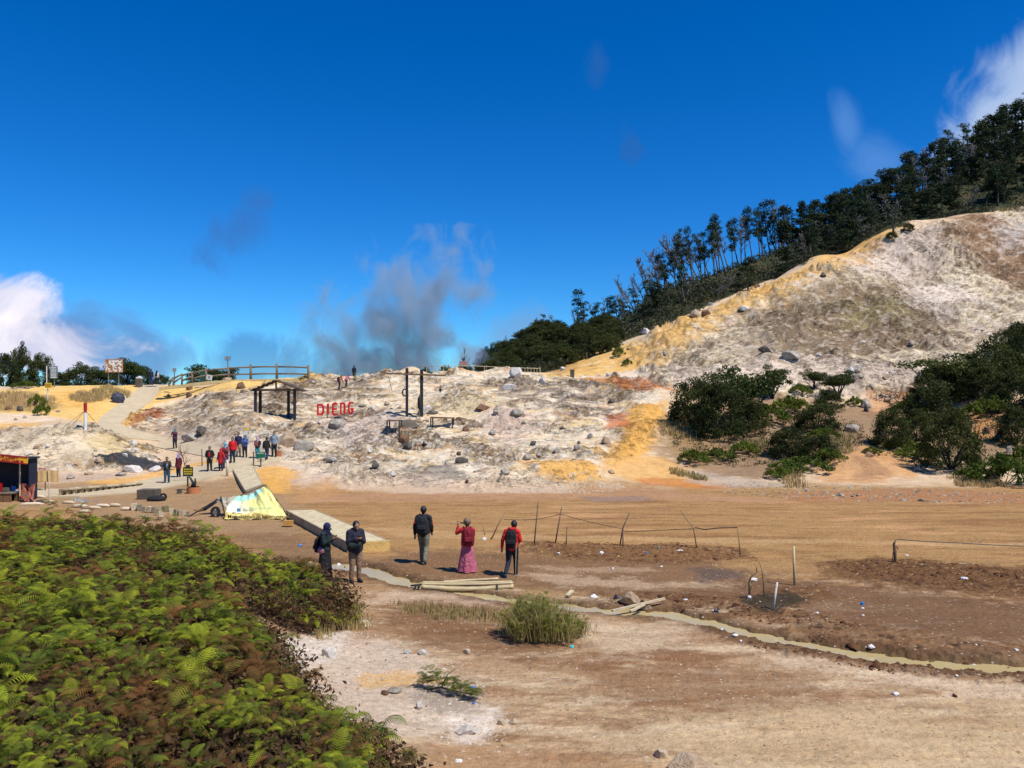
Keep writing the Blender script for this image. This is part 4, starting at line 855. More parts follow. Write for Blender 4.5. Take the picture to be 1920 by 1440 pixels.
# dead twigs and litter under and between the ferns
rs = np.random.RandomState(9); n = 11000; y = 5.3+(24-5.3)*rs.rand(n)**.9; x = (rs.uniform(-400, 820, n)-CX)/F*y; kp = grid_at(M_fern, x, y) > .5; x, y = x[kp], y[kp]; z = grid_at(GR['H'], x, y)+.10+.30*np.clip(.5+.9*fbm(x/1.5, y/1.5, 3, 71), 0, 1)
leafmass('dead_bracken', x, y, z, .30, .035, (.06, .034, .02), (.20, .10, .045), 91, lab='dead brown bracken matted under the green ferns', cat='bracken', per=22, m=dry_m)
def fern_plant(a, b_, hpx, n, lab, seed, pal=((.10, .15, .015), (.18, .22, .02)), stem=.6, name='fern'):
    rs = np.random.RandomState(seed); p = at(a, b_, ymin=5); h = msz(hpx, p.y); e = empty(name, p, 0, lab, 'fern')
    x = rs.normal(size=n)*h*.07; y = rs.normal(size=n)*h*.07; z = h*stem*rs.uniform(.3, 1.05, n); t = rs.rand(n)[:, None]; cc = np.array(pal[0])*(1-t)+np.array(pal[1])*t
    V, Fc, Cc = fern_mass(x, y, z, h*rs.uniform(.4, .62, n), cc, seed+1, .25); link(bpy.data.objects.new('fronds', np_mesh('fronds', V, Fc, fern_m, Cc)), e)
    mb = MB()
    for i in range(0, n, 2): mb.tube([(0, 0, -.05), (x[i]*.6, y[i]*.6, z[i]*.6), (x[i], y[i], z[i])], [.012, .008, .005], 4)
    mb.build('stems', bark_m, e); return e
fern_plant(705, 1425, 105, 14, 'tall fern with drooping fronds rising above the fern edge at the lower middle', 3)
fern_plant(636, 1395, 90, 10, 'darker curled fern left of the tall drooping fern', 5, ((.05, .09, .015), (.10, .15, .02)))
fern_plant(775, 1450, 70, 12, 'yellowing fern at the tip of the fern slope by the bottom edge', 7, ((.12, .10, .02), (.2, .18, .03)))
# ------------------------------------------------------------------ grass
def grass_mass(name, x, y, z, h, c1, c2, seed, lab, cat='grass', per=5, wd=.008, kind='stuff', spread=.5, parent=None):
    rs = np.random.RandomState(seed); n = len(x)*per; X0 = np.repeat(x, per)+rs.normal(size=n)*.06; Y0 = np.repeat(y, per)+rs.normal(size=n)*.06; Z0 = np.repeat(z, per)
    hh = h*rs.uniform(.5, 1.15, n); a = rs.rand(n)*6.28; dx = np.cos(a)*hh*spread*rs.rand(n); dy = np.sin(a)*hh*spread*rs.rand(n); b0 = rs.rand(n)*6.28; wx = np.cos(b0)*wd; wy = np.sin(b0)*wd
    p0 = np.stack([X0-wx, Y0-wy, Z0-.03], -1); p1 = np.stack([X0+wx, Y0+wy, Z0-.03], -1); p2 = np.stack([X0+dx*.4+wx*.8, Y0+dy*.4+wy*.8, Z0+hh*.6], -1); p3 = np.stack([X0+dx, Y0+dy, Z0+hh], -1); p4 = np.stack([X0+dx*.4-wx*.8, Y0+dy*.4-wy*.8, Z0+hh*.6], -1)
    V = np.stack([p0, p1, p2, p4, p4, p2, p3, p3+1e-4], 1).reshape(-1, 3); Fc = np.arange(len(V)).reshape(-1, 4); t = rs.rand(n)[:, None]; cc = np.array(c1)*(1-t)+np.array(c2)*t
    o = bpy.data.objects.new(name, np_mesh(name, V, Fc, dry_m, np.repeat(cc, 8, 0))); link(o, parent); tag(o, lab, cat, None, kind); return o
def in_poly(pts, n, seed, ymin=8, **k):
    P = poly_world(pts, 2, ymin=ymin, **k); rs = np.random.RandomState(seed); x0, y0 = P.min(0); x1, y1 = P.max(0); x = rs.uniform(x0, x1, n*6); y = rs.uniform(y0, y1, n*6)
    kk = sdist(P, x, y)+fbm(x/1.2, y/1.2, 3, seed)*.6 > 0; x, y = x[kk][:n], y[kk][:n]; return x, y, grid_at(GR['H'], x, y)
DRY = ((.55, .42, .18), (.30, .22, .09)); GRN = ((.10, .12, .02), (.34, .28, .12))
grass_mass('dry_grass', *in_poly([(740,1132),(820,1128),(900,1150),(950,1160),(950,1175),(860,1172),(780,1150)], 420, 1), .15, *DRY, 2, 'dry straw-coloured grass at the foot of the leafy bush', per=3)
grass_mass('dry_grass', *in_poly([(560,1140),(640,1120),(680,1150),(690,1180),(640,1185),(600,1200)], 500, 3), .20, *DRY, 4, 'dry grass along the right rim of the ferns', per=4)
for i, (pts, n, h) in enumerate([([(128,752),(150,735),(200,745),(178,758)], 350, .45), ([(165,735),(200,725),(245,738),(240,748),(190,745)], 350, .4), ([(-40,745),(20,735),(60,740),(100,750),(100,768),(40,768),(-40,765)], 600, .4),
     ([(1235,800),(1290,778),(1330,800),(1310,830),(1240,815)], 400, .4), ([(1250,880),(1310,890),(1330,905),(1270,893)], 120, .3), ([(1470,885),(1505,885),(1510,915),(1470,915)], 90, .5),
     ([(1780,895),(1860,900),(1900,915),(1800,915)], 250, .3), ([(1850,402),(1880,398),(1920,402),(1900,410)], 200, 1.0), ([(1400,830),(1600,820),(1600,850),(1420,850)], 400, .45)]):
    x, y, z = in_poly(pts, n, 20+i, 40)
    grass_mass('dry_grass', x, y, z, h, *DRY, 30+i, ['pale dry grass behind the red and white pillar', 'dry grass round the dark umbrella', 'dry grass and scrub on the left ridge', 'dry grass on the bank beside the yellow track', 'dry tuft at the foot of the yellow track', 'dead stalks at the foot of the bank', 'dry grass right of the biggest bush', 'brown grass on the hill top', 'dry grass between the low bushes'][i], per=4, wd=.02)
x, y, z = in_poly([(1250,800),(1420,760),(1600,790),(1640,830),(1560,850),(1420,880),(1280,870)], 500, 44, 42); leafmass('ground_cover', x, y, z, .3, .07, (.05, .07, .015), (.16, .12, .06), 45, lab='low mixed brush between the bushes on the bank', cat='brush', per=18)
x, y, z = in_poly([(1640,780),(1920,760),(1960,860),(1920,900),(1820,900),(1650,850)], 380, 46, 42); leafmass('ground_cover', x, y, z, .35, .07, (.04, .07, .015), (.12, .13, .04), 47, lab='low green brush under the big bushes at the right', cat='brush', per=18)
# leafy bush in the foreground: a single thing, made of uneven tussocks
p = at(1022, 1190, ymin=8); e = empty('leafy_bush', p, 0, 'ragged waist-high bush of fern and grass standing alone on the bare ground', 'bush')
rs = np.random.RandomState(55); gx = []; fx = []
for k in range(34):
    cx_, cy2 = rs.uniform(-.80, .85), rs.uniform(-.42, .42)
    if (cx_/.9)**2+(cy2/.48)**2 > 1: continue
    hk = (.30+.50*math.exp(-((cx_+.12)/.42)**2)*(1-abs(cy2)))*rs.uniform(.55, 1.25); n = 15; gx.append(np.stack([cx_+rs.normal(size=n)*.09, cy2+rs.normal(size=n)*.08, rs.rand(n)*.05, np.full(n, hk)], -1))
    n = 24; fx.append(np.stack([cx_+rs.normal(size=n)*.12, cy2+rs.normal(size=n)*.10, hk*rs.uniform(.35, .95, n), rs.uniform(.12, .25, n)], -1))
fx = np.concatenate(fx); gx = np.concatenate(gx); n = len(fx); t = rs.rand(n)[:, None]; cc = np.array((.11, .13, .014))*(1-t)+np.array((.28, .28, .03))*t; cc[rs.rand(n) < .3] = (.34, .24, .09)
V, Fc, Cc = fern_mass(fx[:, 0], fx[:, 1], fx[:, 2], fx[:, 3], cc, 56, .8); link(bpy.data.objects.new('leaves', np_mesh('leaves', V, Fc, fern_m, Cc)), e)
for k, (lo, hi) in enumerate(((0, .33), (.33, .5), (.5, 9))):
    s_ = (gx[:, 3] >= lo) & (gx[:, 3] < hi)
    if s_.sum(): grass_mass('grass_blades', gx[s_, 0], gx[s_, 1], gx[s_, 2], (.35, .55, .85)[k], (.26, .25, .05), (.60, .48, .22), 57+k, None, None, per=4, wd=.005, kind=None, parent=e, spread=.9)
p = at(838, 1302, ymin=8); e = empty('small_shrub', p, 0, 'small half-dead shrub sprawling on the gravel', 'shrub')
n = 150; t = rs.rand(n); x = (t-.45)*1.0; y = -(t-.5)*.45+rs.normal(size=n)*.07; z = .06+.28*rs.rand(n)*(1.2-t); tt = rs.rand(n)[:, None]; cc = np.array((.05, .06, .015))*(1-tt)+np.array((.15, .17, .02))*tt
V, Fc, Cc = fern_mass(x, y, z, rs.uniform(.12, .22, n), cc, 58); link(bpy.data.objects.new('leaves', np_mesh('leaves', V, Fc, fern_m, Cc)), e)
mb = MB(); mb.tube([(-.45, .2, 0), (-.1, 0, .12), (.3, -.15, .08), (.5, -.3, .1)], [.02, .018, .012, .006], 5); mb.tube([(-.1, 0, .1), (.0, .1, .3), (.15, .12, .4)], [.014, .01, .004], 5); mb.build('branch', bark_m, e)
print("plants", round(time.time()-T0, 1))
# ------------------------------------------------------------------ rocks
ROCKC = {'grey': (S(140, 130, 116), S(196, 184, 166)), 'white': (S(236, 228, 216), S(200, 190, 178)), 'tan': (S(206, 182, 150), S(160, 132, 104)), 'dark': (S(72, 66, 60), S(124, 114, 102)), 'brown': (S(142, 104, 74), S(110, 80, 58)), 'cream': (S(240, 222, 190), S(214, 190, 156))}
RM = {k: mat('rock_'+k, v[0], .95, .2, 2.2, .8, 9, col2=v[1]) for k, v in ROCKC.items()}
RD = {}
def rock_data(kind, var):
    if (kind, var) not in RD:
        rs = np.random.RandomState(var*13+5); bm = bmesh.new(); bmesh.ops.create_icosphere(bm, subdivisions=4, radius=1.0)
        co = np.array([v.co[:] for v in bm.verts]); co *= (1+.16*fbm(co[:, 0]*1.1+var*7, co[:, 1]*1.1+co[:, 2]*.9, 3, 200+var)[:, None])
        for _ in range(17):
            n = rs.normal(size=3); n /= np.linalg.norm(n); d = rs.uniform(.5, .82); s = co@n; o_ = np.maximum(s-d, 0); co -= (o_*.93)[:, None]*n
        co *= (1+.075*fbm(co[:, 0]*4+var, co[:, 1]*4+co[:, 2]*3.3, 3, 300+var)[:, None]); co[:, 2] = np.maximum(co[:, 2], -.45)
        for v, c in zip(bm.verts, co): v.co = c
        me = bpy.data.meshes.new('rock'); bm.to_mesh(me); bm.free(); me.materials.append(RM[kind]); RD[(kind, var)] = me
    return RD[(kind, var)]
_rv = [0]
def rock(a, b_, w_, h_, kind, label, group=None, name='rock', ymin=8, p=None, sink=.3, asp=None):
    p = p if p is not None else at(a, b_, ymin=ymin); _rv[0] += 1; o = bpy.data.objects.new(name, rock_data(kind, _rv[0] % 7)); rx = msz(w_, p.y)/2/.8; rz_ = msz(h_, p.y)/1.25
    o.scale = (rx, rx*(asp or random.uniform(.65, .95)), rz_); o.rotation_euler = (random.uniform(-.15, .15), random.uniform(-.15, .15), random.uniform(-.5, .5) if w_ > 24 else random.uniform(0, 6.28))
    o.location = (p.x, p.y+rx*.3, gz(p.x, p.y+rx*.3)+rz_*sink); link(o); tag(o, label, 'rock', group); return o
big = [(1295,1442,78,34,'tan','jagged pale boulder cut by the bottom edge'),(1241,1421,28,16,'cream','small cream stone left of the boulder at the bottom edge'),(617,1232,26,24,'white','round white stone on the gravel below the ferns'),(684,1175,22,14,'cream','pale stone at the tip of the fern patch'),
 (764,1226,18,8,'white','flat white stone in the middle of the gravel'),(792,1228,20,13,'white','white stone right of the flat white one'),(877,1226,16,9,'cream','oval cream stone under the leafy bush'),(876,1376,36,20,'white','chalky white lump below the small shrub'),(786,1330,16,14,'white','white stone left of the small shrub'),
 (940,1360,14,16,'cream','upright cream stone, left of a pair'),(963,1358,16,12,'cream','cream stone, right of a pair'),(739,1300,34,12,'grey','flat grey stone near the yellow patch'),(722,1303,18,10,'brown','brown stone beside the flat grey one'),(560,1268,12,8,'white','small white stone by the fern bay'),
 (1185,1133,38,26,'tan','large tan rock beside the crossed planks'),(1211,1143,26,10,'tan','low flat rock in the stream behind the planks'),(1200,1149,18,8,'brown','brown rock in the stream in front of the planks'),(1791,1307,10,7,'brown','single brown stone on the pale dust at the right'),(960,1166,18,7,'white','white stone under the left of the leafy bush'),
 (630,805,44,26,'grey','grey and white block below the red letters'),(572,845,50,24,'grey','slab-like grey boulder right of the hikers'),(538,838,60,40,'tan','broad tan outcrop beside the hikers'),(600,795,16,8,'white','white flake left of the grey block below the letters'),(356,828,44,22,'grey','grey boulder above the middle path'),(376,818,28,24,'dark','dark boulder above the middle path'),
 (905,770,40,16,'brown','overhanging brown slab on the white slope'),(968,706,30,26,'white','white boulder inside the crest fence'),(957,731,34,14,'white','white flat boulder below the crest fence'),(1018,719,18,20,'white','white upright stone at the right of the crest'),(930,778,18,16,'grey','grey stone at the right of the overhanging slab'),(970,782,30,18,'grey','greyish outcrop on the upper white slope'),
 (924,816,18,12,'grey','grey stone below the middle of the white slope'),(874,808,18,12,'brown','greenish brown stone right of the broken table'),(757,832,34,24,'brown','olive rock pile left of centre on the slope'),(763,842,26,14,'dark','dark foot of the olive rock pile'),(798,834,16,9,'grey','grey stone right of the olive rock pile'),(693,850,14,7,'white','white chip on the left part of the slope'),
 (735,892,22,14,'white','white and dark boulder near the sooty patch'),(703,879,22,16,'dark','dark wedge rock above the sooty patch'),(619,868,20,10,'grey','grey cube-like stone right of the hikers'),(860,853,16,9,'brown','brown round stone in the middle slope'),(868,868,32,12,'dark','dark split rock in the middle slope'),(839,871,16,9,'grey','grey stone left of the dark split rock'),
 (947,891,30,14,'grey','grey boulder on the cream mound near the plain'),(989,862,22,16,'grey','rounded grey rock left of the yellow patch'),(1010,857,16,9,'grey','small grey rock above the yellow patch'),(1000,835,14,9,'dark','dark stone at the right of the slope'),(1083,843,16,14,'grey','cubic grey stone beside the yellow track'),(1043,849,20,9,'grey','low grey stone left of the cubic one'),
 (1086,832,12,7,'brown','brown stone above the cubic grey one'),(1107,822,16,11,'grey','grey stone left of the olive boulder'),(1136,832,24,20,'tan','olive-grey boulder beside the yellow track'),(1146,756,18,12,'dark','dark stone below the orange patch'),(1053,805,14,6,'dark','dark chip on the right slope'),(884,898,14,9,'cream','cream stone at the foot of the slope'),(876,906,12,8,'brown','brown stone at the foot of the slope'),
 (800,770,26,16,'white','white stone between the swing posts'),(790,778,26,16,'grey','grey stone at the foot of the left swing post'),(810,776,30,10,'dark','dark flat stone at the foot of the right swing post'),(684,761,24,14,'cream','cream stone left of the swing frame'),
 (1147,888,18,9,'tan','orange-tan stone at the foot of the yellow track'),(1141,704,16,9,'white','white stone on the yellow slope, left of a pair'),(1155,704,14,8,'grey','grey stone on the yellow slope, right of a pair'),(1245,664,10,9,'grey','grey stone on the yellow ridge'),(1211,626,22,10,'white','white stone on the shoulder of the ridge'),(1155,637,12,8,'tan','stone on the left end of the ridge line'),
 (1305,594,16,14,'tan','tan boulder on the ridge, left of a pair'),(1323,591,20,12,'brown','brown boulder on the ridge, right of a pair'),(1395,583,18,12,'white','white block under the ridge line'),(1334,573,10,7,'white','small white stone on the ridge'),(1417,540,16,9,'brown','brown stone on the upper ridge'),(1544,520,11,9,'dark','black boulder on the white hill face'),
 (1484,677,30,18,'grey','grey boulder on the hill foot left of the knoll'),(1608,698,22,14,'grey','upper of the pale blue-grey boulders on the hill foot'),(1596,702,22,16,'white','left of the pale blue-grey boulders on the hill foot'),(1613,710,24,10,'grey','lower of the pale blue-grey boulders on the hill foot'),(1634,730,14,10,'grey','grey stone below the pale boulders'),(1626,765,30,26,'grey','large grey boulder on the bank between bushes'),
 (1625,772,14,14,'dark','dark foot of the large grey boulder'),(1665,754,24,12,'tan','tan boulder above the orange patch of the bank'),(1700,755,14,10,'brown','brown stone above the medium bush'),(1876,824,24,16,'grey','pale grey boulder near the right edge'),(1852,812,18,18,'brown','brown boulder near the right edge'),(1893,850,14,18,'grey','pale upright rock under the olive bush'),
 (1725,884,24,10,'grey','low grey boulder at the foot of the biggest bush'),(1632,857,22,10,'tan','tan stones on the sandy mound'),(1435,660,24,16,'dark','dark boulder above the flat-topped tree'),(1660,712,16,10,'tan','tan stone on the upper bank'),(1400,795,30,14,'grey','grey outcrop under the flat-topped tree'),(1600,810,40,22,'grey','pale grey outcrop left of the medium bush'),
 (353,745,18,12,'brown','brown boulder on the yellow bank, middle one'),(316,745,12,9,'brown','brown boulder on the yellow bank, left one'),(355,731,18,13,'brown','brown boulder just under the fence lip'),(424,716,26,14,'tan','tan boulder under the log fence'),(452,728,20,16,'brown','brown boulder right under the log fence'),(455,736,20,8,'tan','pale flat stone under the brown boulder'),(366,745,8,6,'brown','smallest brown stone on the yellow bank'),
 (36,770,20,11,'dark','dark stone on the left ridge, right one'),(14,768,14,10,'brown','brown stone on the left ridge, left one'),(66,772,18,8,'grey','grey stone beneath the green shrub'),(108,773,10,7,'grey','grey stone at the foot of the dry scrub'),(46,784,10,7,'grey','small grey stone on the white ledge'),(28,788,10,6,'grey','small pale grey stone on the white ledge'),(232,748,10,7,'white','white stone right of the umbrella'),
 (248,835,26,12,'white','white block above the black netting'),(182,866,20,14,'tan','yellowish rock under the netting'),(130,898,20,10,'grey','grey rock at the foot of the white bank'),(246,885,40,18,'white','white boulder at the right end of the netting'),(290,884,30,14,'white','white boulder beside the netting'),(225,892,30,9,'grey','low grey rocks at the foot of the bank'),(165,890,22,7,'tan','low tan rock at the foot of the bank')]
random.seed(5)
for r in big: rock(r[0], r[1], r[2]*(.76 if 700 < r[1] < 920 else 1), r[3]*(.85 if 700 < r[1] < 920 else 1), *r[4:])
# countless-looking small stones, still separate; those nothing tells apart share a label
def strew(n, pts, kinds, wr, label, group, seed, ymin=40, asp=None):
    x, y, z = in_poly(pts, n, seed, ymin); rs = np.random.RandomState(seed)
    for i in range(len(x)):
        w_ = wr[0]+(wr[1]-wr[0])*rs.rand()**2; k = kinds[rs.randint(len(kinds))]; rock(0, 0, w_, w_*rs.uniform(.45, .7), k, label.replace('*', {'grey': 'grey', 'white': 'white', 'tan': 'tan', 'dark': 'dark', 'brown': 'brown', 'cream': 'cream'}[k]), group, p=Vector((x[i], y[i], z[i])))
slope = [(300,800),(400,742),(640,712),(1000,706),(1230,730),(1210,800),(1130,870),(1080,895),(900,905),(660,890),(520,850),(420,835)]
strew(50, slope, ['grey', 'white', 'dark', 'tan', 'cream', 'cream'], (4, 13), 'small * stone among many on the white slope', 'small stones on the white slope', 61)
strew(28, [(1040,695),(1150,640),(1400,550),(1640,440),(1600,490),(1400,590),(1260,650),(1200,700),(1060,708)], ['tan', 'brown', 'grey', 'white'], (4, 13), 'small * stone on the yellow ridge slope', 'small stones on the yellow ridge slope', 62, 60)
strew(22, [(1250,690),(1500,640),(1750,640),(1900,600),(1780,720),(1640,740),(1400,740)], ['grey', 'white', 'tan', 'dark'], (5, 14), 'small * stone on the foot of the bare hill', 'small stones on the hill foot', 63, 55)
strew(14, [(1500,915),(1560,905),(1380,905),(1460,920),(1700,930),(1900,935),(1900,945),(1600,940)], ['grey', 'tan', 'cream', 'dark'], (5, 13), 'small * stone at the far edge of the plain', 'stones at the far edge of the plain', 64, 38)
strew(14, [(130,830),(280,850),(300,880),(200,885),(60,890),(20,850)], ['grey', 'tan', 'white', 'brown'], (6, 15), 'small * stone on the white bank at the left', 'small stones on the white bank', 65, 42)
strew(22, [(450,1200),(560,1190),(700,1190),(850,1280),(980,1360),(900,1400),(720,1360),(580,1300),(540,1240)], ['white', 'cream', 'tan'], (4, 10), 'small * stone loose on the foreground gravel', 'small stones on the foreground gravel', 66, 8)
strew(12, [(1250,785),(1620,760),(1860,800),(1700,860),(1400,880)], ['grey', 'tan', 'brown'], (6, 14), 'small * stone between the bushes of the bank', 'small stones on the bank', 67, 42)
def gravel(name, pts, n, size, c1, c2, seed, lab, ymin=8):
    x, y, z = in_poly(pts, n, seed, ymin); rs = np.random.RandomState(seed); n = len(x); T = np.array([(1, 0, -.3), (-.6, .8, -.3), (-.5, -.9, -.3), (.1, .1, .6), (.7, .5, .2)], float)
    Fa = np.array([(0, 1, 4), (1, 3, 4), (3, 0, 4), (0, 3, 2), (1, 2, 3)]); s = size*np.exp(rs.normal(size=n)*.55); V = np.einsum('nij,mj->nmi', rotz(rs.rand(n)*6.28), T*np.array([1, .8, .7]))*s[:, None, None]+np.stack([x, y, z], -1)[:, None, :]
    Fc = (Fa[None]+(np.arange(n)*5)[:, None, None]).reshape(-1, 3); t = rs.rand(n)[:, None]; cc = np.repeat(np.array(c1)*(1-t)+np.array(c2)*t, 5, 0)
    o = bpy.data.objects.new(name, np_mesh(name, V.reshape(-1, 3), Fc, dry_m, cc)); link(o); tag(o, lab, 'gravel', None, 'stuff')
gravel('gravel', [(430,1195),(560,1185),(700,1180),(880,1260),(960,1370),(880,1400),(700,1380),(570,1300),(520,1240)], 5200, .016, S(250, 240, 225), S(190, 160, 130), 71, 'pale gravel below the ferns')
gravel('gravel', [(700,1120),(1000,1200),(1900,1280),(1960,1460),(830,1460),(900,1300)], 5200, .011, S(230, 200, 170), S(140, 104, 76), 72, 'fine grit on the dusty foreground')
gravel('gravel', [(900,905),(1110,890),(1150,900),(1180,920),(1080,925),(880,925)], 1300, .055, S(240, 224, 200), S(206, 176, 140), 73, 'pale chippings at the foot of the white slope', 36)
gravel('gravel', [(1360,905),(1500,905),(1920,925),(1920,948),(1500,938),(1360,925)], 1300, .06, S(220, 200, 176), S(150, 124, 100), 74, 'grey chippings along the far edge of the plain', 36)
gravel('gravel', slope, 1500, .06, S(236, 220, 196), S(120, 100, 84), 75, 'broken rock littering the white slope', 40)
gravel('gravel', [(1260,690),(1450,600),(1700,480),(1900,440),(1960,680),(1700,720),(1400,730)], 1300, .09, S(236, 220, 196), S(110, 86, 66), 76, 'broken rock littering the bare hill', 60)
gravel('dirt_clods', [(1530,1055),(1660,1050),(1920,1068),(2000,1120),(1700,1098)], 1500, .035, S(120, 80, 50), S(80, 54, 34), 77, 'dark clods of dug earth right of the broken post')
gravel('dirt_clods', [(985,1018),(1280,1020),(1420,1050),(1240,1058),(1080,1048)], 1300, .04, S(150, 108, 66), S(90, 62, 40), 78, 'dark clods and leaves along the stick fence', 20)
gravel('dirt_clods', [(1130,1125),(1420,1160),(1700,1235),(1920,1240),(1920,1280),(1700,1265),(1400,1215),(1600,1175),(1300,1115)], 1500, .03, S(126, 86, 56), S(76, 50, 34), 79, 'dark muddy clods on the banks of the stream')
print("rocks", round(time.time()-T0, 1))
# ------------------------------------------------------------------ built things
def P3(px, py, Y): return Vector(((px-CX)/F*Y, Y, CAMZ-(py-HOR)/F*Y))
def gp(px, py, **k): return at(px, py, **k)
wood_w = mat('weathered_wood', (.20, .155, .11), .9, .3, 3, .5, 20, stretch=(6, 6, 1)); wood_d = mat('charred_wood', (.022, .020, .020), .85, .4, 5, .4, 20); wood_b = mat('brown_wood', (.16, .09, .05), .85, .3, 5, .4, 20)
bamboo = mat('old_bamboo', S(206, 186, 140), .6, .25, 3, .2, 30, stretch=(1, 8, 8)); plank_m = mat('pale_plank', S(214, 196, 160), .8, .2, 4, .3, 20)
conc = mat('old_concrete', S(150, 138, 116), .95, .2, 3, .5, 18); conc_d = mat('dark_concrete', S(104, 94, 80), .95, .25, 3, .5, 18); white_p = mat('white_paint', S(240, 238, 230), .5, .08, 4); red_p = mat('red_paint', S(176, 26, 26), .5, .15, 4)
metal_g = mat('grey_metal', (.22, .22, .22), .5, .15, 5, metal=.5); black_m = mat('black_cloth', (.012, .012, .013), .9, .3, 6, .4, 15); rope_m = mat('dark_rope', (.07, .05, .035), .9, .2, 10); black_r = mat('black_rubber', (.02, .02, .02), .6, .2, 6)
CONV = []                                            # objects whose modifiers / text are turned into plain meshes at the end
def text(body, size, m, loc, rz=0, parent=None, name='lettering', ext=.01, tilt=90, bold=0, align='CENTER', sx=1.0):
    cu_ = bpy.data.curves.new(name, 'FONT'); cu_.body = body; cu_.size = size; cu_.extrude = ext; cu_.offset = bold; cu_.align_x = align; cu_.align_y = 'CENTER'; cu_.resolution_u = 2; cu_.materials.append(m)
    o = bpy.data.objects.new(name, cu_); o.location = loc; o.rotation_euler = (rad(tilt), 0, rz); o.scale = (sx, 1, 1); link(o, parent); CONV.append(o); return o
def thing1(name, mb, m, loc, label, cat, group=None, smooth=False):
    o = mb.build(name, m, None, smooth, loc); tag(o, label, cat, group); return o
# --- raised paved causeway, two runs
def brickmat(name, c1, c2, mortar, sc_, bw=.5, rh=.25):
    m = bpy.data.materials.new(name); m.use_nodes = True; nt = m.node_tree; b = nt.nodes['Principled BSDF']; tc = N(nt, 'ShaderNodeTexCoord'); br = N(nt, 'ShaderNodeTexBrick'); nt.links.new(tc.outputs['UV'], br.inputs[0])
    br.inputs['Scale'].default_value = sc_; br.inputs['Brick Width'].default_value = bw; br.inputs['Row Height'].default_value = rh; br.inputs['Mortar Size'].default_value = .025
    for k, v in (('Color1', c1), ('Color2', c2), ('Mortar', mortar)): br.inputs[k].default_value = (*v, 1)
    n = N(nt, 'ShaderNodeTexNoise'); n.inputs['Scale'].default_value = 3; n.inputs['Detail'].default_value = 6; nt.links.new(tc.outputs['Object'], n.inputs['Vector']); r = N(nt, 'ShaderNodeMapRange'); nt.links.new(n.outputs[0], r.inputs[0]); r.inputs[1].default_value = .3; r.inputs[2].default_value = .7; r.inputs[3].default_value = .78; r.inputs[4].default_value = 1.15
    nt.links.new(mixc(nt, 1.0, br.outputs[0], r.outputs[0], 'MULTIPLY'), b.inputs['Base Color']); b.inputs['Roughness'].default_value = .9; return m
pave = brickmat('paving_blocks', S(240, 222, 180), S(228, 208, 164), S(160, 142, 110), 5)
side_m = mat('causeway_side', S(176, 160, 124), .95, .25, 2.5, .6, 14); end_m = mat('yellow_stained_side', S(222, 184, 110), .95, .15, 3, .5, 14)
def causeway(name, corners, label, endcol, h=.6):
    nl, nr_, fr_, fl = [Vector(c) for c in corners]; e = empty(name, (nl+nr_)/2-Vector((0, 0, .3)), 0, label, 'walkway'); off = -e.location
    bm = bmesh.new(); uv = bm.loops.layers.uv.new('UVMap'); vs = [bm.verts.new(p+off) for p in (nl, nr_, fr_, fl)]; f = bm.faces.new(vs); Ln = (fl-nl).length; W = (nr_-nl).length
    for l, c in zip(f.loops, ((0, 0), (W, 0), (W, Ln), (0, Ln))): l[uv].uv = c
    me = bpy.data.meshes.new('paving'); bm.to_mesh(me); bm.free(); me.materials.append(pave); link(bpy.data.objects.new('paving', me), e)
    mb = MB()
    for a, b_ in ((nl, fl), (nr_, fr_), (fl, fr_)):
        d = Vector((0, 0, -h)); dz = Vector((0, 0, .003)); t = (b_-a).normalized()
        cn = (nl+nr_+fr_+fl)/4; o_ = (a+b_)/2-cn; o_.z = 0; n_ = o_-t*o_.dot(t); n_.normalize(); n_ *= .06
        q = [a+off+dz*3, b_+off+dz*3, b_+off+n_+dz*3, a+off+n_+dz*3]; q2 = [p+d for p in q]
        mb.add(q+q2, [(0, 1, 2, 3), (3, 2, 6, 7), (0, 3, 7, 4), (1, 5, 6, 2), (0, 4, 5, 1)])
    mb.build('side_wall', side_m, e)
    mb = MB(); t = (nr_-nl).normalized(); n_ = Vector((t.y, -t.x, 0))*.08; q = [nl+off-t*.06, nr_+off+t*.06, nr_+off+n_+t*.06, nl+off+n_-t*.06]; q = [p+Vector((0, 0, .012)) for p in q]; q2 = [p-Vector((0, 0, h))+n_*.4 for p in q]
    mb.add(q+q2, [(0, 1, 2, 3), (3, 2, 6, 7), (0, 3, 7, 4), (1, 5, 6, 2)]); mb.build('end_wall', endcol, e); return e
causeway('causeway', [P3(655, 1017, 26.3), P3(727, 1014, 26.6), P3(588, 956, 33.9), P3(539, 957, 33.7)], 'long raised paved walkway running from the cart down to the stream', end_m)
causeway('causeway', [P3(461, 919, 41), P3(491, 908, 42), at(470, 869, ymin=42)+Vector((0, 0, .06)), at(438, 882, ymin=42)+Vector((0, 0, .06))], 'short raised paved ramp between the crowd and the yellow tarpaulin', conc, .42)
# kerb under the log fence
mb = MB(); kp = [(300,727),(318,724),(341,722),(360,719),(386,716),(428,713),(470,711.5),(519,711),(560,712)]
for (a, b_), (c, d) in zip(kp[:-1], kp[1:]): mb.bar(P3(a, b_, 79.5)-Vector((0, 0, .12)), P3(c, d, 79.5)-Vector((0, 0, .12)), .5, .3)
tag(mb.build('kerb', mat('pale_kerb', S(222, 196, 140), .9, .15, 3)), kind='structure')
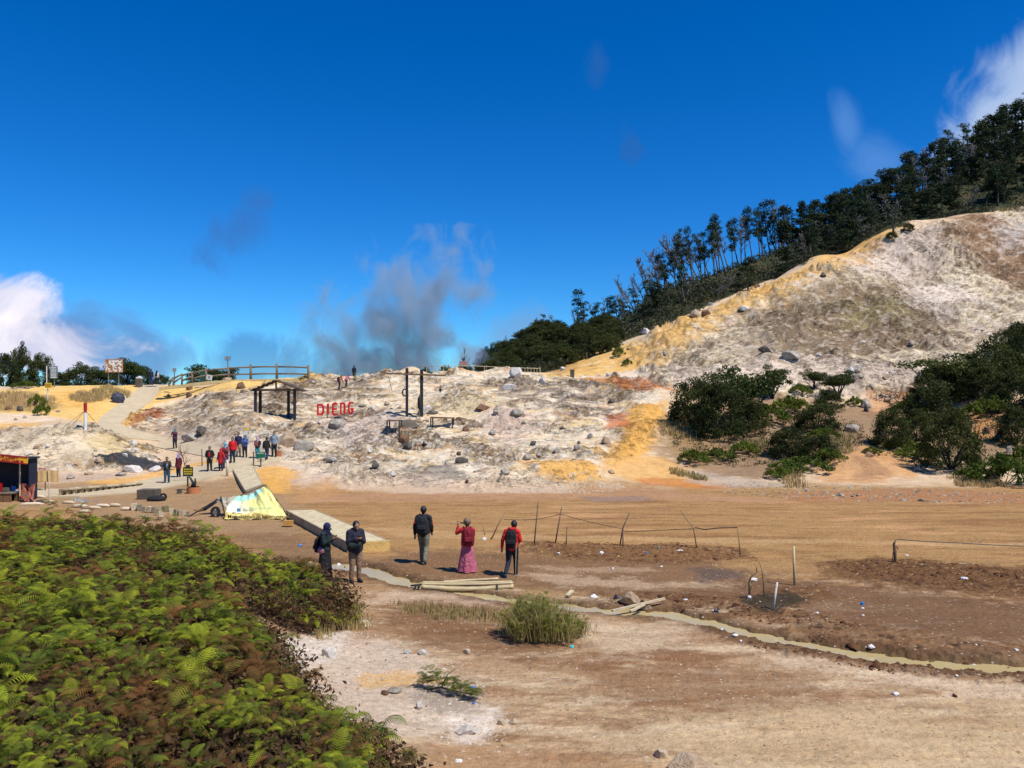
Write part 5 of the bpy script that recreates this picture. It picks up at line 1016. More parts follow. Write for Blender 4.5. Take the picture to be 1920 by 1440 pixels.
# --- log fence on the crest
e = empty('log_fence', P3(440, 714, 80), 0, 'thick log fence with two rails along the top of the yellow bank', 'fence'); off = -e.location
fp_ = [(317,715,725),(325,707,725),(341,700,723),(360,696,720),(386,690,717),(428,686,714),(470,683,713),(519,682,712),(578,684,722)]
for a, t_, b_ in fp_:
    mb = MB(); r = .13 if a > 380 else .10; mb.tube([P3(a, b_+3, 80)+off, P3(a, (t_+b_)/2, 80)+off+Vector((.02, 0, 0)), P3(a, t_, 80)+off], [r, r*.95, r*.9], 8); mb.build('post', wood_w, e, True)
for (a, t1, b1), (c, t2, b2) in zip(fp_[:-1], fp_[1:]):
    for k in (.18, .62):
        mb = MB(); p = P3(a, t1+(b1-t1)*k, 80)+off; q = P3(c, t2+(min(b2, 712)-t2)*k, 80)+off; m_ = (p+q)/2+Vector((0, 0, .03)); mb.tube([p, m_, q], [.09, .085, .09], 7); mb.build('rail', wood_w, e, True)
# --- light fence on the crest
e = empty('stake_fence', P3(900, 700, 86), 0, 'light fence of thin stakes and rails along the crest right of the hikers', 'fence'); off = -e.location
sf = [(586,700,718),(592,703,718),(627,701,715),(662,700,712),(697,697,706),(722,692,704),(760,690,702),(769,687,701),(800,686,700),(812,686,699),(823,685,700),(832,686,700),(841,684,700),(853,685,699),(888,684,700),(908,686,703),(912,685,704),(928,687,705),(945,686,702),(952,689,702),(958,690,702),(964,688,702),(971,690,702),(977,688,702),(984,690,702),(990,688,702),(996,690,702),(1001,689,702),(1007,690,702),(1013,688,702)]
for a, t_, b_ in sf:
    mb = MB(); th_ = a in (586, 697, 841, 912, 945); mb.tube([P3(a, b_+4, 86)+off, P3(a+(RS.rand()-.5)*1.5, t_, 86)+off], .075 if th_ else .04, 5); mb.build('stake', wood_w if (th_ or a < 760) else plank_m, e)
mb = MB(); mb.tube([P3(732, 704, 86)+off, P3(728, 690, 86)+off], .1, 6); mb.build('stake', wood_b, e)
for y0, seq, r, m in ((0, [(823,687),(888,686),(945,689),(1013,691)], .035, plank_m), (0, [(823,696),(888,696),(945,698),(1013,699)], .03, plank_m), (0, [(586,704),(627,705),(662,704)], .03, wood_w), (0, [(586,709),(627,710)], .03, wood_w), (0, [(697,699),(722,694),(769,690),(823,686)], .022, wood_w), (0, [(662,706),(697,702),(735,694)], .022, white_p)):
    mb = MB(); mb.tube([P3(a, b_, 85.9)+off for a, b_ in seq], r, 5); mb.build('rail', m, e)
# --- lamps
def lamp(px, ty, by, Y, lab, w_=11, hh=6):
    e = empty('flood_lamp', P3(px, by, Y), 0, lab, 'lamp'); H_ = msz(by-ty, Y); mb = MB(); mb.tube([(0, 0, -.5), (0, 0, H_-.2)], .05, 8); mb.build('pole', metal_g, e)
    ww = msz(w_, Y)/2; mb = MB(); mb.bar((-ww, 0, H_-.22), (ww, 0, H_-.22), .05, .05); mb.build('crossarm', metal_g, e)
    for s in (-.5, .5):
        mb = MB(); mb.box((s*ww, -.04, H_), (ww*.85, .16, msz(hh, Y)*.9)); h_ = mb.build('lamp_head', metal_g, e); mb = MB(); mb.box((s*ww, -.14, H_), (ww*.7, .03, msz(hh, Y)*.7)); mb.build('lens', mat('lamp_glass', S(180, 170, 160), .2), h_)
lamp(427, 671, 706, 81, 'taller flood lamp on a pole behind the log fence'); lamp(327, 693, 712, 81, 'shorter flood lamp at the left end of the log fence', 7, 6)
# --- hikers' landmarks: timber shelter
g0 = gp(517, 781, ymin=50); Yg_ = g0.y; e = empty('timber_shelter', g0, 0, 'open shelter of black posts under a low gabled roof of thatch', 'shelter'); off = -e.location
for a, b_, t_, dy in ((479, 780, 730, 0), (488, 777, 730, 1.0), (541, 780, 728, 1.0), (552.5, 786, 729, 0)):
    mb = MB(); p = P3(a, b_, Yg_+dy)+off; q = P3(a, t_, Yg_+dy)+off; p.z -= .3; mb.bar(p, q, .20, .20); mb.build('post', wood_d, e)
ap = P3(517, 713, Yg_)+off; el = P3(470, 732, Yg_)+off; er = P3(571, 733, Yg_)+off; back = Vector((0, 1.1, 0)); fr = Vector((0, -.35, 0)); thatch = mat('dark_thatch', (.06, .042, .03), .95, .4, 8, .8, 10, stretch=(1, 1, 4))
for s, q in (('l', el), ('r', er)):
    mb = MB(); N_ = 14; vs = []
    for i in range(N_+1):
        for j in range(2):
            p = ap.lerp(q, i/N_)+(fr if j == 0 else back); p = p+Vector((0, 0, .05*math.sin(i*2.3+j)+.02)); vs += [p, p-Vector((0, 0, .07+.03*math.sin(i*3.1)))]
    fs = []
    for i in range(N_):
        a = i*4; fs += [(a, a+4, a+6, a+2), (a+1, a+3, a+7, a+5), (a, a+1, a+5, a+4), (a+2, a+6, a+7, a+3)]
    mb.add(vs, fs+[(0, 2, 3, 1), (N_*4, N_*4+1, N_*4+3, N_*4+2)]); mb.build('roof_slope', thatch, e)
mb = MB(); mb.bar(P3(473, 732, Yg_)+off, P3(569, 731, Yg_)+off, .14, .14); mb.bar(P3(476, 731, Yg_+1.0)+off, P3(566, 731, Yg_+1.0)+off, .14, .14); mb.bar(P3(517, 714, Yg_)+off, P3(518, 729, Yg_)+off, .12, .12); mb.build('tie_beam', wood_b, e)
mb = MB(); q = P3(517, 733, Yg_+.3)+off; mb.tube([q+Vector((0, 0, .45)), q+Vector((0, 0, .1))], .015, 5); mb.tube([q+Vector((0, 0, .1)), q, q-Vector((0, 0, .14))], [.06, .16, .04], 8); mb.build('hanging_lantern', metal_g, e)
# --- red letters
p = gp(628, 786, ymin=50); Yl = p.y; e = empty('letter_sign', p, 0, 'big red block letters standing on two thin stakes on the white slope', 'sign'); off = -e.location
LET = {'D': [((0,0),(0,10)),((0,10),(5,10)),((5,10),(7,8)),((7,8),(7,2)),((7,2),(5,0)),((5,0),(0,0))], 'I': [((0,0),(0,10))], 'E': [((0,1),(0,9)),((0,9),(2,10)),((2,10),(6,10)),((0,5),(5,5)),((0,1),(2,0)),((2,0),(6,0))],
       'N': [((0,0),(0,10)),((0,10),(6,10)),((6,10),(7,8)),((7,8),(7,0))], 'G': [((7,9.8),(2,10)),((2,10),(0,8)),((0,8),(0,2)),((0,2),(2,0)),((2,0),(5,0)),((5,0),(7,2)),((7,2),(7,4)),((7,4),(4.6,4))]}
for ch, x0, x1, yb, yt in (('D', 594, 608, 779, 757), ('I', 613.5, 619, 778, 756), ('E', 622, 633, 779, 755), ('N', 637, 648, 777, 754.5), ('G', 652, 663, 777, 753)):
    mb = MB(); w_ = max(p_[0] for s_ in LET[ch] for p_ in s_) or 1; st = msz(3.7, Yl)
    for i, ((a, b_), (c, d)) in enumerate(LET[ch]):
        q = [P3(x0+2+(x1-x0-4)*u/w_, yb-2-(yb-yt-4)*v/10, Yl)+off for u, v in ((a, b_), (c, d))]
        if (q[1]-q[0]).length < 1e-6: continue
        t = (q[1]-q[0]).normalized()*st*.42; mb.bar(q[0]-t, q[1]+t, .12+i*.006, st)
    mb.build('letter', mat('letter_red', S(230, 24, 30), .5, .12, 4), e)
mb = MB()
for a in (613.5, 645): mb.bar(P3(a, 792, Yl+.2)+off, P3(a, 757, Yl+.2)+off, .06, .06)
mb.build('stake', wood_b, e)
# --- swing frame
p = gp(776, 781, ymin=50); Ys = p.y; e = empty('swing_frame', p, 0, 'tall frame of two black posts with a long rusty crossbeam', 'frame'); off = -e.location
for a, t_, w_ in ((763, 690, .20), (790.5, 693, .24)):
    mb = MB(); q = P3(a, 781, Ys)+off; q.z -= .3; mb.bar(q, P3(a, t_, Ys)+off, w_, w_); mb.build('post', wood_d, e)
mb = MB(); mb.bar(P3(718, 700, Ys-.2)+off, P3(836, 704, Ys-.2)+off, .12, .12); mb.build('crossbeam', wood_b, e)
mb = MB(); mb.tube([P3(727, 701, Ys-.2)+off, P3(735, 733, Ys-.2)+off], .02, 4); mb.tube([P3(825, 704, Ys-.2)+off, P3(825.5, 728, Ys-.2)+off], .02, 4); mb.tube([P3(778, 702, Ys-.2)+off, P3(778, 716, Ys-.2)+off], .015, 4); mb.build('rope', rope_m, e)
mb = MB(); q = P3(825.5, 731, Ys-.2)+off; mb.tube([q+Vector((0, 0, .15)), q, q-Vector((0, 0, .22))], [.06, .12, .02], 7); mb.build('weight', wood_d, e)
mb = MB(); q = P3(788, 755, Ys-.35)+off; mb.tube([q+Vector((0, 0, .65)), q+Vector((-.06, 0, .3)), q-Vector((.05, 0, .4)), q-Vector((0, 0, .6))], [.06, .17, .17, .05], 8); mb.build('hanging_board', wood_d, e, True)
mb = MB(); q = P3(759, 736, Ys-.35)+off
for k in range(12):
    a0, a1 = k*math.pi/6, (k+1)*math.pi/6; mb.bar(q+Vector((math.cos(a0)*.2, 0, math.sin(a0)*.27)), q+Vector((math.cos(a1)*.2, 0, math.sin(a1)*.27)), .14, .1)
thing = mb.build('tyre', black_r, None); thing.location = e.location; tag(thing, 'old tyre hung on the left post of the black frame', 'tyre')
def rough_table(px0, px1, ty, by, lab, skew=0):
    p = gp((px0+px1)/2, by, ymin=45); Y = p.y; e = empty('rough_table', p, 0, lab, 'table'); off = -e.location; mb = MB(); l = P3(px0, ty, Y)+off; r = P3(px1, ty+skew, Y)+off; d = Vector((0, 1.0, 0))
    for k in range(6): mb.bar(l+d*k/5+Vector((-.04*k % .1, 0, .01*(k % 3))), r+d*k/5+Vector((.05*(k % 2), 0, .01*(k % 2))), .17, .06)
    mb.build('tabletop', wood_b, e)
    for a, dy in ((px0+1.5, .1), (px1-2, .1), (px0+3, .9), (px1-1, .9)):
        mb = MB(); q = P3(a, ty+skew*.5, Y)+off+Vector((0, dy, 0)); mb.bar((q.x, q.y, -.35), q, .09, .09); mb.build('leg', wood_d, e)
    return e
rough_table(724, 750, 789, 813, 'small charred table with a dark hollow beneath, left below the black frame'); rough_table(806, 850, 783, 802, 'collapsed long table of rough poles, right below the black frame', 1.5)
p = gp(768, 800, ymin=45); mb = MB(); vs = [P3(750, 788, p.y)-p, P3(768, 786, p.y+.6)-p, P3(786, 797, p.y)-p, P3(760, 812, p.y-.5)-p]; vs += [v+Vector((0, .03, -.03)) for v in vs]; mb.add(vs, [(0, 1, 2, 3), (4, 7, 6, 5), (0, 4, 5, 1), (1, 5, 6, 2), (2, 6, 7, 3), (3, 7, 4, 0)]); thing1('grey_sheet', mb, conc_d, p, 'grey sheet lying beside the small charred table', 'sheet')
# --- left ridge signs
def board(name, x0, x1, y0, y1, by, Y, m, lab, posts, frame=None, cat='sign', th_=.08, pm_=metal_g, pr=.05):
    e = empty(name, P3((x0+x1)/2, by, Y), 0, lab, cat); off = -e.location; c = P3((x0+x1)/2, (y0+y1)/2, Y)+off; mb = MB(); mb.box(c, (msz(x1-x0, Y), th_, msz(y1-y0, Y))); bo = mb.build('panel', m, e)
    for a in posts:
        mb = MB(); q = P3(a, by+3, Y+.1)+off; mb.tube([q, P3(a, y0, Y+.1)+off], pr, 6); mb.build('post', pm_, e)
    if frame:
        mb = MB(); hw, hh = msz(x1-x0, Y)/2, msz(y1-y0, Y)/2
        for s in (-1, 1): mb.box(c+Vector((s*hw, 0, 0)), (.07, .13, hh*2+.07)); mb.box(c+Vector((0, 0, s*hh)), (hw*2-.07, .126, .07))
        mb.build('frame', frame, e)
    return e, c, Y
pebm = bpy.data.materials.new('pebble_pattern'); pebm.use_nodes = True; nt = pebm.node_tree; b = nt.nodes['Principled BSDF']; tc = N(nt, 'ShaderNodeTexCoord'); vo = N(nt, 'ShaderNodeTexVoronoi'); vo.inputs['Scale'].default_value = 5.5; nt.links.new(tc.outputs['Object'], vo.inputs['Vector'])
cr = N(nt, 'ShaderNodeValToRGB'); se = N(nt, 'ShaderNodeSeparateColor'); nt.links.new(vo.outputs['Color'], se.inputs[0]); nt.links.new(se.outputs[0], cr.inputs[0]); els = cr.color_ramp.elements; els[0].color = (*S(250, 246, 236), 1); els[1].color = (*S(90, 52, 32), 1); els[1].position = 1; k_ = els.new(.45); k_.color = (*S(226, 214, 204), 1); k_ = els.new(.55); k_.color = (*S(176, 122, 76), 1); cr.color_ramp.interpolation = 'CONSTANT'; nt.links.new(cr.outputs[0], b.inputs['Base Color'])
board('display_board', 198, 229.5, 674, 697.5, 724, 88, pebm, 'large brown and white patterned board on two posts on the left ridge', (203.5, 222.5), mat('orange_frame', S(206, 140, 90), .7))
e, c, Y = board('hanging_sign', 95, 107, 687, 709, 729, 84, white_p, 'white sign with small dark lines of writing on a post on the left ridge', (102,), metal_g); ink = mat('teal_ink', S(40, 90, 120), .7); ink2 = mat('dark_ink', S(40, 40, 44), .7)
mb = MB(); rs = np.random.RandomState(3)
for r_ in range(7):
    x = -.28
    while x < .24: w_ = rs.uniform(.04, .12); mb.box(c+Vector((x+w_/2, -.046, .42-r_*.14)), (w_, .012, .06)); x += w_+.03
mb.build('lettering', ink, e)
mb = MB(); q = P3(87.5, 720, 84); mb.tube([(0, 0, -.6), (0, 0, msz(34, 84))], .045, 6); thing1('thin_pole', mb, white_p, q, 'thin pale pole beside the white hanging sign', 'pole')
e, c, Y = board('notice', 84.5, 96.5, 718, 727.5, 754, 74, mat('yellow_sign', S(240, 206, 40), .6), 'small yellow notice with red writing on a white post', (89.5,), None, pm_=white_p); mb = MB()
for r_ in range(3):
    x = -.24
    while x < .2: w_ = rs.uniform(.05, .12); mb.box(c+Vector((x+w_/2, -.046, .12-r_*.11)), (w_, .012, .05)); x += w_+.03
mb.build('lettering', red_p, e); mb = MB(); mb.box((-.05, 0, -.05), (.3, .3, .1)); mb.build('foot', white_p, e)
e, c, Y = board('small_notice', 386, 396, 703, 712, 715, 79.3, white_p, 'small tilted white notice leaning on the log fence', (390,), None, pm_=white_p); e.rotation_euler = (0, rad(12), 0); mb = MB()
for r_ in range(3): mb.box(c+Vector((-.1+.09*r_, -.05, .02)), (.04, .012, .3))
mb.build('lettering', ink2, e)
e, c, Y = board('board', 375, 383, 693, 714, 718, 81.5, mat('green_board', S(30, 92, 80), .6), 'dark green panel behind the log fence', (379,), None)
e, c, Y = board('faded_sign', 861, 876, 677, 686, 697, 88, mat('faded_red', S(176, 130, 120), .8, .35, 9), 'small faded sign board behind the crest fence under the bare trees', (868,), None)
# brick pier
p = gp(261, 721, ymin=60); p = P3(261, 724, 84); mb = MB(); mb.box((0, 0, .3), (.55, .5, 1.0)); o = thing1('stone_pier', mb, conc_d, p, 'short stone pier with a white cap beside the top of the path', 'pier'); mb = MB(); mb.box((0, 0, .88), (.5, .45, .14)); mb.ball((.05, 0, .95), .18, 5, (1.2, 1, .5)); mb.build('cap', white_p, o)
# dark umbrella
p = gp(221, 755, ymin=50); e = empty('umbrella', p, 0, 'open dark umbrella lying on its side near the path', 'umbrella'); R_ = msz(12.5, p.y); um = mat('dark_umbrella', S(58, 58, 78), .6, .15, 3); mb = MB(); vs = [(0, 0, 0)]; n8 = 8; hub = Vector((-.0, -.55, .62)); M = Vector((.5, -.8, .25)).to_track_quat('Z', 'Y').to_matrix()
vs = []; fs = []; rings = 5
for i in range(rings+1):
    t = i/rings
    for k in range(n8*2):
        a = k*math.pi/n8; rr = R_*t*(1.0 if k % 2 == 0 else .93); z = .42*R_*(1-t**2)-(0 if k % 2 == 0 else -.06*t); vs.append(M @ Vector((math.cos(a)*rr, math.sin(a)*rr, z)))
for i in range(rings):
    for k in range(n8*2): k2 = (k+1) % (n8*2); fs.append((i*16+k, i*16+k2, (i+1)*16+k2, (i+1)*16+k))
mb.add([v+Vector((0, 0, R_*.62)) for v in vs], fs); mb.build('canopy', um, e); mb = MB()
for k in range(0, 16, 2): mb.tube([vs[i*16+k]+Vector((0, 0, R_*.62)) for i in range(rings+1)], .022, 4)
mb.build('ribs', black_m, e); mb = MB(); mb.tube([M @ Vector((0, 0, .6*R_))+Vector((0, 0, R_*.62)), M @ Vector((0, 0, -.7*R_))+Vector((0, 0, R_*.62))], .015, 6); mb.build('shaft', metal_g, e)
# red and white pillar with guy ropes
p = gp(160, 806, ymin=45); Y = p.y; e = empty('marker_post', p, 0, 'white post with a red top held by guy ropes', 'post'); h1 = msz(51, Y); r = msz(2.9, Y)
mb = MB(); mb.tube([(0, 0, -.2), (0, 0, h1*.63)], r, 12); mb.build('shaft', white_p, e, False); mb = MB(); mb.tube([(0, 0, h1*.63), (0, 0, h1*.71), (0, 0, h1*.72), (0, 0, h1*.98), (0, 0, h1)], [r*.8, r*.8, r*1.05, r*1.05, r*.9], 12); mb.build('top', red_p, e)
mb = MB()
for a, b_ in ((113, 806), (131, 802), (186, 800)):
    q = at(a, b_, ymin=40); mb.tube([(0, 0, h1*.72), q-p], .014, 4)
mb.build('guy_rope', rope_m, e)
# ------------------------------------------------------------------ food stall at the left edge
p = gp(10, 940, ymin=30); Y = p.y; e = empty('food_stall', p, 0, 'dark food stall with a red and yellow banner at the left edge', 'stall'); off = -e.location; dark = mat('stall_tarp', (.012, .014, .02), .8, .3, 4); blue = mat('blue_tarp', S(30, 60, 110), .6, .2, 4)
l = P3(-90, 936, Y)+off; r_ = P3(44, 936, Y)+off; top = P3(44, 862, Y)+off; H_ = top.z
mb = MB(); mb.box(((l.x+r_.x)/2, 1.1, H_/2), (r_.x-l.x, .06, H_)); mb.build('back_wall', dark, e); mb = MB(); mb.box((r_.x, .75, H_/2), (.05, .6, H_)); mb.build('side_curtain', mat('navy_curtain', S(20, 32, 54), .8, .3, 4), e)
mb = MB(); mb.box(((l.x+r_.x)/2, .45, H_+.05), (r_.x-l.x+.3, 1.4, .07)); mb.build('roof', dark, e)
for a in (36, -60): mb = MB(); q = P3(a, 930, Y)+off; mb.tube([(q.x, .05, -.05), (q.x, .05, H_)], .035, 6); mb.build('pole', plank_m, e)
bc = P3(3, 858.5, Y-.3)+off; mb = MB(); M = Matrix.Rotation(rad(6), 3, 'Y'); mb.box(bc, (msz(98, Y), .05, msz(12, Y)), M); ba = mb.build('banner', mat('banner_yellow', S(250, 190, 40), .6, .12, 3), e)
mb = MB(); mb.box(bc+M @ Vector((0, -.01, msz(6, Y))), (msz(98, Y), .07, .05), M); mb.box(bc+M @ Vector((0, -.01, -msz(6, Y))), (msz(98, Y), .07, .05), M); mb.build('banner_border', red_p, ba)
for tx, dx, dz in (('TAHU JAMUR CRISPY', -.1, .07), ('KENTANG BALADO JAMUR', -.1, -.09)):
    t = text(tx, .17, red_p, bc+M @ Vector((dx, -.035, dz)), 0, e, 'banner_lettering', .006, bold=.006, sx=1.15); t.rotation_euler = (rad(90), rad(6), 0)
mb = MB(); q = P3(18, 922, Y)+off; mb.box((q.x-.9, .0, .42), (2.4, .7, .06)); mb.build('counter_top', wood_w, e)
mb = MB()
for k in range(5): mb.box((q.x-1.6+k*.42, -.30, .18), (.38, .04, .40))
mb.build('counter_front', mat('carton', S(128, 96, 60), .9, .25, 5), e)
for k, (dx, w_, h_, m) in enumerate(((-.55, .3, .42, red_p), (-.95, .25, .3, metal_g), (-.2, .22, .2, conc_d))): mb = MB(); mb.box((q.x+dx, .05, .455+h_/2), (w_, .25, h_)); tag(mb.build('container', m, None, False, p), ['red container on the stall counter', 'grey pot on the stall counter', 'low grey box on the stall counter'][k], 'container')
# brown tarpaulin over crates
def cloth_patch(name, m, corners, label, cat, nu=14, nv=10, wr=.08, seed=1, ymin=30, drop=None, two=False):
    """corners: px, py, distance x4 (tl,tr,br,bl)"""
    c = [P3(*q) for q in corners]; o0 = (c[2]+c[3])/2; vs = []; rs_ = seed
    for j in range(nv+1):
        for i in range(nu+1):
            u, v = i/nu, j/nv; p = c[0].lerp(c[1], u).lerp(c[3].lerp(c[2], u), v); k = wr*min(1, 3*min(u, 1-u, v+.2, 1.1-v)+.25)
            p = p+Vector((.3*float(perlin(np.array([u*4.+rs_]), np.array([v*4.]), 7)[0])*k, -1.6*float(perlin(np.array([u*5.+rs_]), np.array([v*3.+u]), 9)[0])*k, 1.0*float(fbm(np.array([u*6.+rs_]), np.array([v*5.-u*2]), 3, 11)[0])*k)); vs.append(p-o0)
    fs = [(j*(nu+1)+i, j*(nu+1)+i+1, (j+1)*(nu+1)+i+1, (j+1)*(nu+1)+i) for j in range(nv) for i in range(nu)]
    mb = MB(); mb.add(vs, fs); o = mb.build(name, m, None, True, o0); sm = o.modifiers.new('t', 'SOLIDIFY'); sm.thickness = .012; CONV.append(o); tag(o, label, cat); return o
cloth_patch('brown_tarpaulin', mat('brown_tarp', S(140, 72, 50), .6, .2, 4), [(20, 907, 39.6), (67, 907, 39.2), (62, 942, 38.6), (40, 938, 38.4)], 'crumpled red-brown tarpaulin hanging beside the stall', 'tarpaulin', wr=.16)
cloth_patch('blue_sheet', mat('pale_blue_sheet', S(150, 180, 214), .5, .1, 3), [(21, 911, 39.3), (28, 911, 39.3), (36, 922, 39), (20, 921, 39)], 'pale blue sheet tucked under the brown tarpaulin', 'sheet', 6, 5, .05)
for k, (a, w_, h_) in enumerate(((36, 12, 20), (50, 9, 15))): p = P3(a, 941, 38.9); mb = MB(); mb.box((0, 0, msz(h_, 39)/2), (msz(w_, 39), .3, msz(h_, 39))); thing1('carton', mb, [_mats['carton'], conc][k], p, ['brown carton in front of the stall', 'grey box beside the brown carton at the stall'][k], 'box')
# red menu board and cream panels
e, c, Y = board('menu_board', 67.5, 86, 878, 904, 923, 42.5, mat('menu_red', S(180, 30, 34), .6, .2, 6), 'red menu board on legs behind the cream panels', (68, 85), None, pm_=wood_b, pr=.03)
text('MENU', .2, white_p, c+Vector((0, -.05, .27)), 0, e, 'lettering')
cream = mat('cream_panel', S(240, 200, 130), .8, .08, 4); p = P3(93, 941, 38); e = empty('blank_sign', p, 0, 'two blank cream panels nailed to a thin stick', 'sign'); off = -e.location
mb = MB(); mb.tube([(0, 0, -.1), P3(91.5, 900, 38)+off, P3(90.5, 879, 38)+off], [.03, .028, .025], 6); mb.build('stick', plank_m, e)
for a0, a1, y0, y1 in ((71, 90, 881, 903), (91, 109, 881.5, 903.5)):
    vs = []; mb = MB()
    for j in range(2):
        for i in range(9): u = i/8; vs.append(P3(a0+(a1-a0)*u, y0+(y1-y0)*j+(u*1.0), 38.05)+off+Vector((0, .012*math.sin(u*9), 0)))
    mb.add(vs+[v+Vector((0, .015, 0)) for v in vs], [(i, i+1, i+10, i+9) for i in range(8)]+[(i+18, i+27, i+28, i+19) for i in range(8)]); mb.build('panel', cream, e)
# concrete frames in a row
p = P3(112, 932, 41); e = empty('block_row', p, 0, 'long row of open-fronted concrete blocks edging the lower path', 'wall'); off = -e.location
xs = [110, 122.5, 135, 147, 159, 171, 183, 195, 206.5, 218, 229, 240, 251, 261]
for i in range(13):
    Y = 40.8+i*.33; a, b_ = xs[i], xs[i+1]; by = 744+(5.05)*1500/Y; h_ = msz(12.5-i*.45, Y); l = P3(a, by, Y)+off; r_ = P3(b_, by, Y)+off; mb = MB(); w_ = r_.x-l.x; z0 = l.z
    mb.box((l.x+w_*.15, l.y+.25, z0+h_/2), (w_*.3, .5, h_)); mb.box((l.x+w_*.65, l.y+.47, z0+h_/2-.01), (w_*.69, .06, h_-.04)); mb.box((l.x+w_*.65, l.y+.22, z0+h_-.035), (w_*.69, .44, .06)); mb.build('block', plank_m if i % 3 else side_m, e)
mb = MB(); mb.box((0, .2, .25), (.9, .7, .5)); thing1('stone_box', mb, conc_d, P3(276, 937, 39.7), 'dark block at the right end of the concrete row', 'block'); mb = MB(); mb.ball((0, 0, .15), .35, 6, (1.4, .8, .5)); thing1('ash_heap', mb, black_m, P3(293, 941, 39.2), 'low heap of black ash beside the dark block', 'heap')
mb = MB()
for k in range(12): a0, a1 = k*math.pi/6, (k+1)*math.pi/6; mb.bar((math.cos(a0)*.14, 0, .17+math.sin(a0)*.14), (math.cos(a1)*.14, 0, .17+math.sin(a1)*.14), .1, .08)
thing1('tyre', mb, black_r, P3(306, 938, 39.5), 'small tyre standing by the ash heap', 'tyre')
mb = MB(); mb.box((0, 0, .13), (.2, .2, .32)); thing1('stump', mb, conc_d, P3(336.5, 927, 41.8), 'short grey stump left of the orange planter', 'stump')
random.seed(8)
for i, (a, b_, w_, h_) in enumerate([(252,956,12,12),(262,957,9,11),(272,960,8,10),(280,960,8,10),(288,961,8,10),(296,966,8,13),(303,970,8,12),(309,958,9,9),(316,958,9,10),(322,964,8,10),(330,966,7,11),(338,966,6,9),(346,966,6,9),(352,967,6,8)]):
    Y = 5.1*1500/(b_-744); Y -= .1; mb = MB(); W = msz(w_, Y); mb.box((0, 0, msz(h_, Y)/2), (W*.9, W*.8, msz(h_, Y))); o = thing1('paving_block', mb, [plank_m, conc, side_m][i % 3], P3(a, b_, Y), ON[i]+' loose paving block from the left in the line behind the ferns', 'block', 'loose paving blocks behind the ferns'); o.rotation_euler = (0, random.uniform(-.12, .12), random.uniform(-.5, .5))
for i, (a, b_, w_) in enumerate([(150,952,30),(170,955,34),(192,951,26),(215,950,20),(236,957,18),(160,962,24),(70,934,34),(85,943,40),(60,948,40),(128,945,22)]):
    Y = 5.1*1500/(b_-744); W = msz(w_, Y); mb = MB(); mb.tube([(-W/2, 0, .06), (-W/4, .02, .08), (W/4, 0, .08), (W/2, .03, .05)], [.05, .085, .08, .045], 7); o = thing1('pale_slab', mb, plank_m if i % 2 else rock_data('cream', 0).materials[0], P3(a, b_, Y), ['pale slab lying left of the middle of the rubble','longest pale slab beside the first one','pale slab with a ragged end before the concrete row','short pale slab near the paving blocks','pale slab touching the paving blocks','lowest pale slab behind the ferns','slab right of the cream panels','wide slab right of the stall crates','slab at the foot of the brown tarpaulin','slab beside the pale blue plastic'][i], 'slab', 'pale slabs behind the ferns', True); o.rotation_euler = (0, 0, random.uniform(-.3, .3))
cyan = mat('blue_plastic', S(40, 150, 220), .35, .15, 4); pcy = mat('pale_plastic', S(150, 200, 224), .4, .25, 4)
cloth_patch('plastic_sheet', pcy, [(132, 935, 40.4), (158, 934, 40.6), (156, 942, 38.7), (130, 942, 38.7)], 'pale blue plastic sheet in front of the concrete row', 'sheet', 10, 5, .12, 3); cloth_patch('plastic_sheet', cyan, [(158, 935.5, 40.4), (184, 936, 40.4), (184, 940.5, 39), (156, 941, 38.9)], 'bright blue plastic sheet in front of the concrete row', 'sheet', 10, 5, .12, 5)
cloth_patch('plastic_sheet', pcy, [(256, 967, 34.4), (288, 965, 34.8), (280, 969, 34), (246, 970.5, 33.8)], 'light blue sheet lying behind the ferns', 'sheet', 8, 4, .05, 8)
# black netting on the bank
def draped_cloth(name, m, pts, lift, label, cat, n=26, wr=.15):
    P = poly_world(pts, 2, ymin=40); x0, y0 = P.min(0); x1, y1 = P.max(0); gx = np.linspace(x0, x1, n*3); gy = np.linspace(y0, y1, n*2); XX, YY = np.meshgrid(gx, gy); ins = sdist(P, XX, YY) > -.05; ZZ = grid_at(GR['H'], XX.ravel(), YY.ravel()).reshape(XX.shape)+lift+wr*np.abs(fbm(XX/.9, YY/.9, 3, 91)); c0 = Vector((float(P[:, 0].mean()), float(P[:, 1].mean()), 0)); c0.z = gz(c0.x, c0.y)
    idx = np.arange(XX.size).reshape(XX.shape); fs = []; 
    for j in range(XX.shape[0]-1):
        for i in range(XX.shape[1]-1):
            if ins[j, i] and ins[j+1, i] and ins[j, i+1] and ins[j+1, i+1]: fs.append((idx[j, i], idx[j, i+1], idx[j+1, i+1], idx[j+1, i]))
    used = sorted({k for f in fs for k in f}); mp = {k: i for i, k in enumerate(used)}; V = [(XX.ravel()[k]-c0.x, YY.ravel()[k]-c0.y, ZZ.ravel()[k]-c0.z) for k in used]; mb = MB(); mb.add(V, [tuple(mp[k] for k in f) for f in fs]); o = mb.build(name, m, None, True, c0); tag(o, label, cat); return o
net = bpy.data.materials.new('black_netting'); net.use_nodes = True; nt = net.node_tree; b = nt.nodes['Principled BSDF']; b.inputs['Base Color'].default_value = (.03, .032, .035, 1); b.inputs['Roughness'].default_value = .9
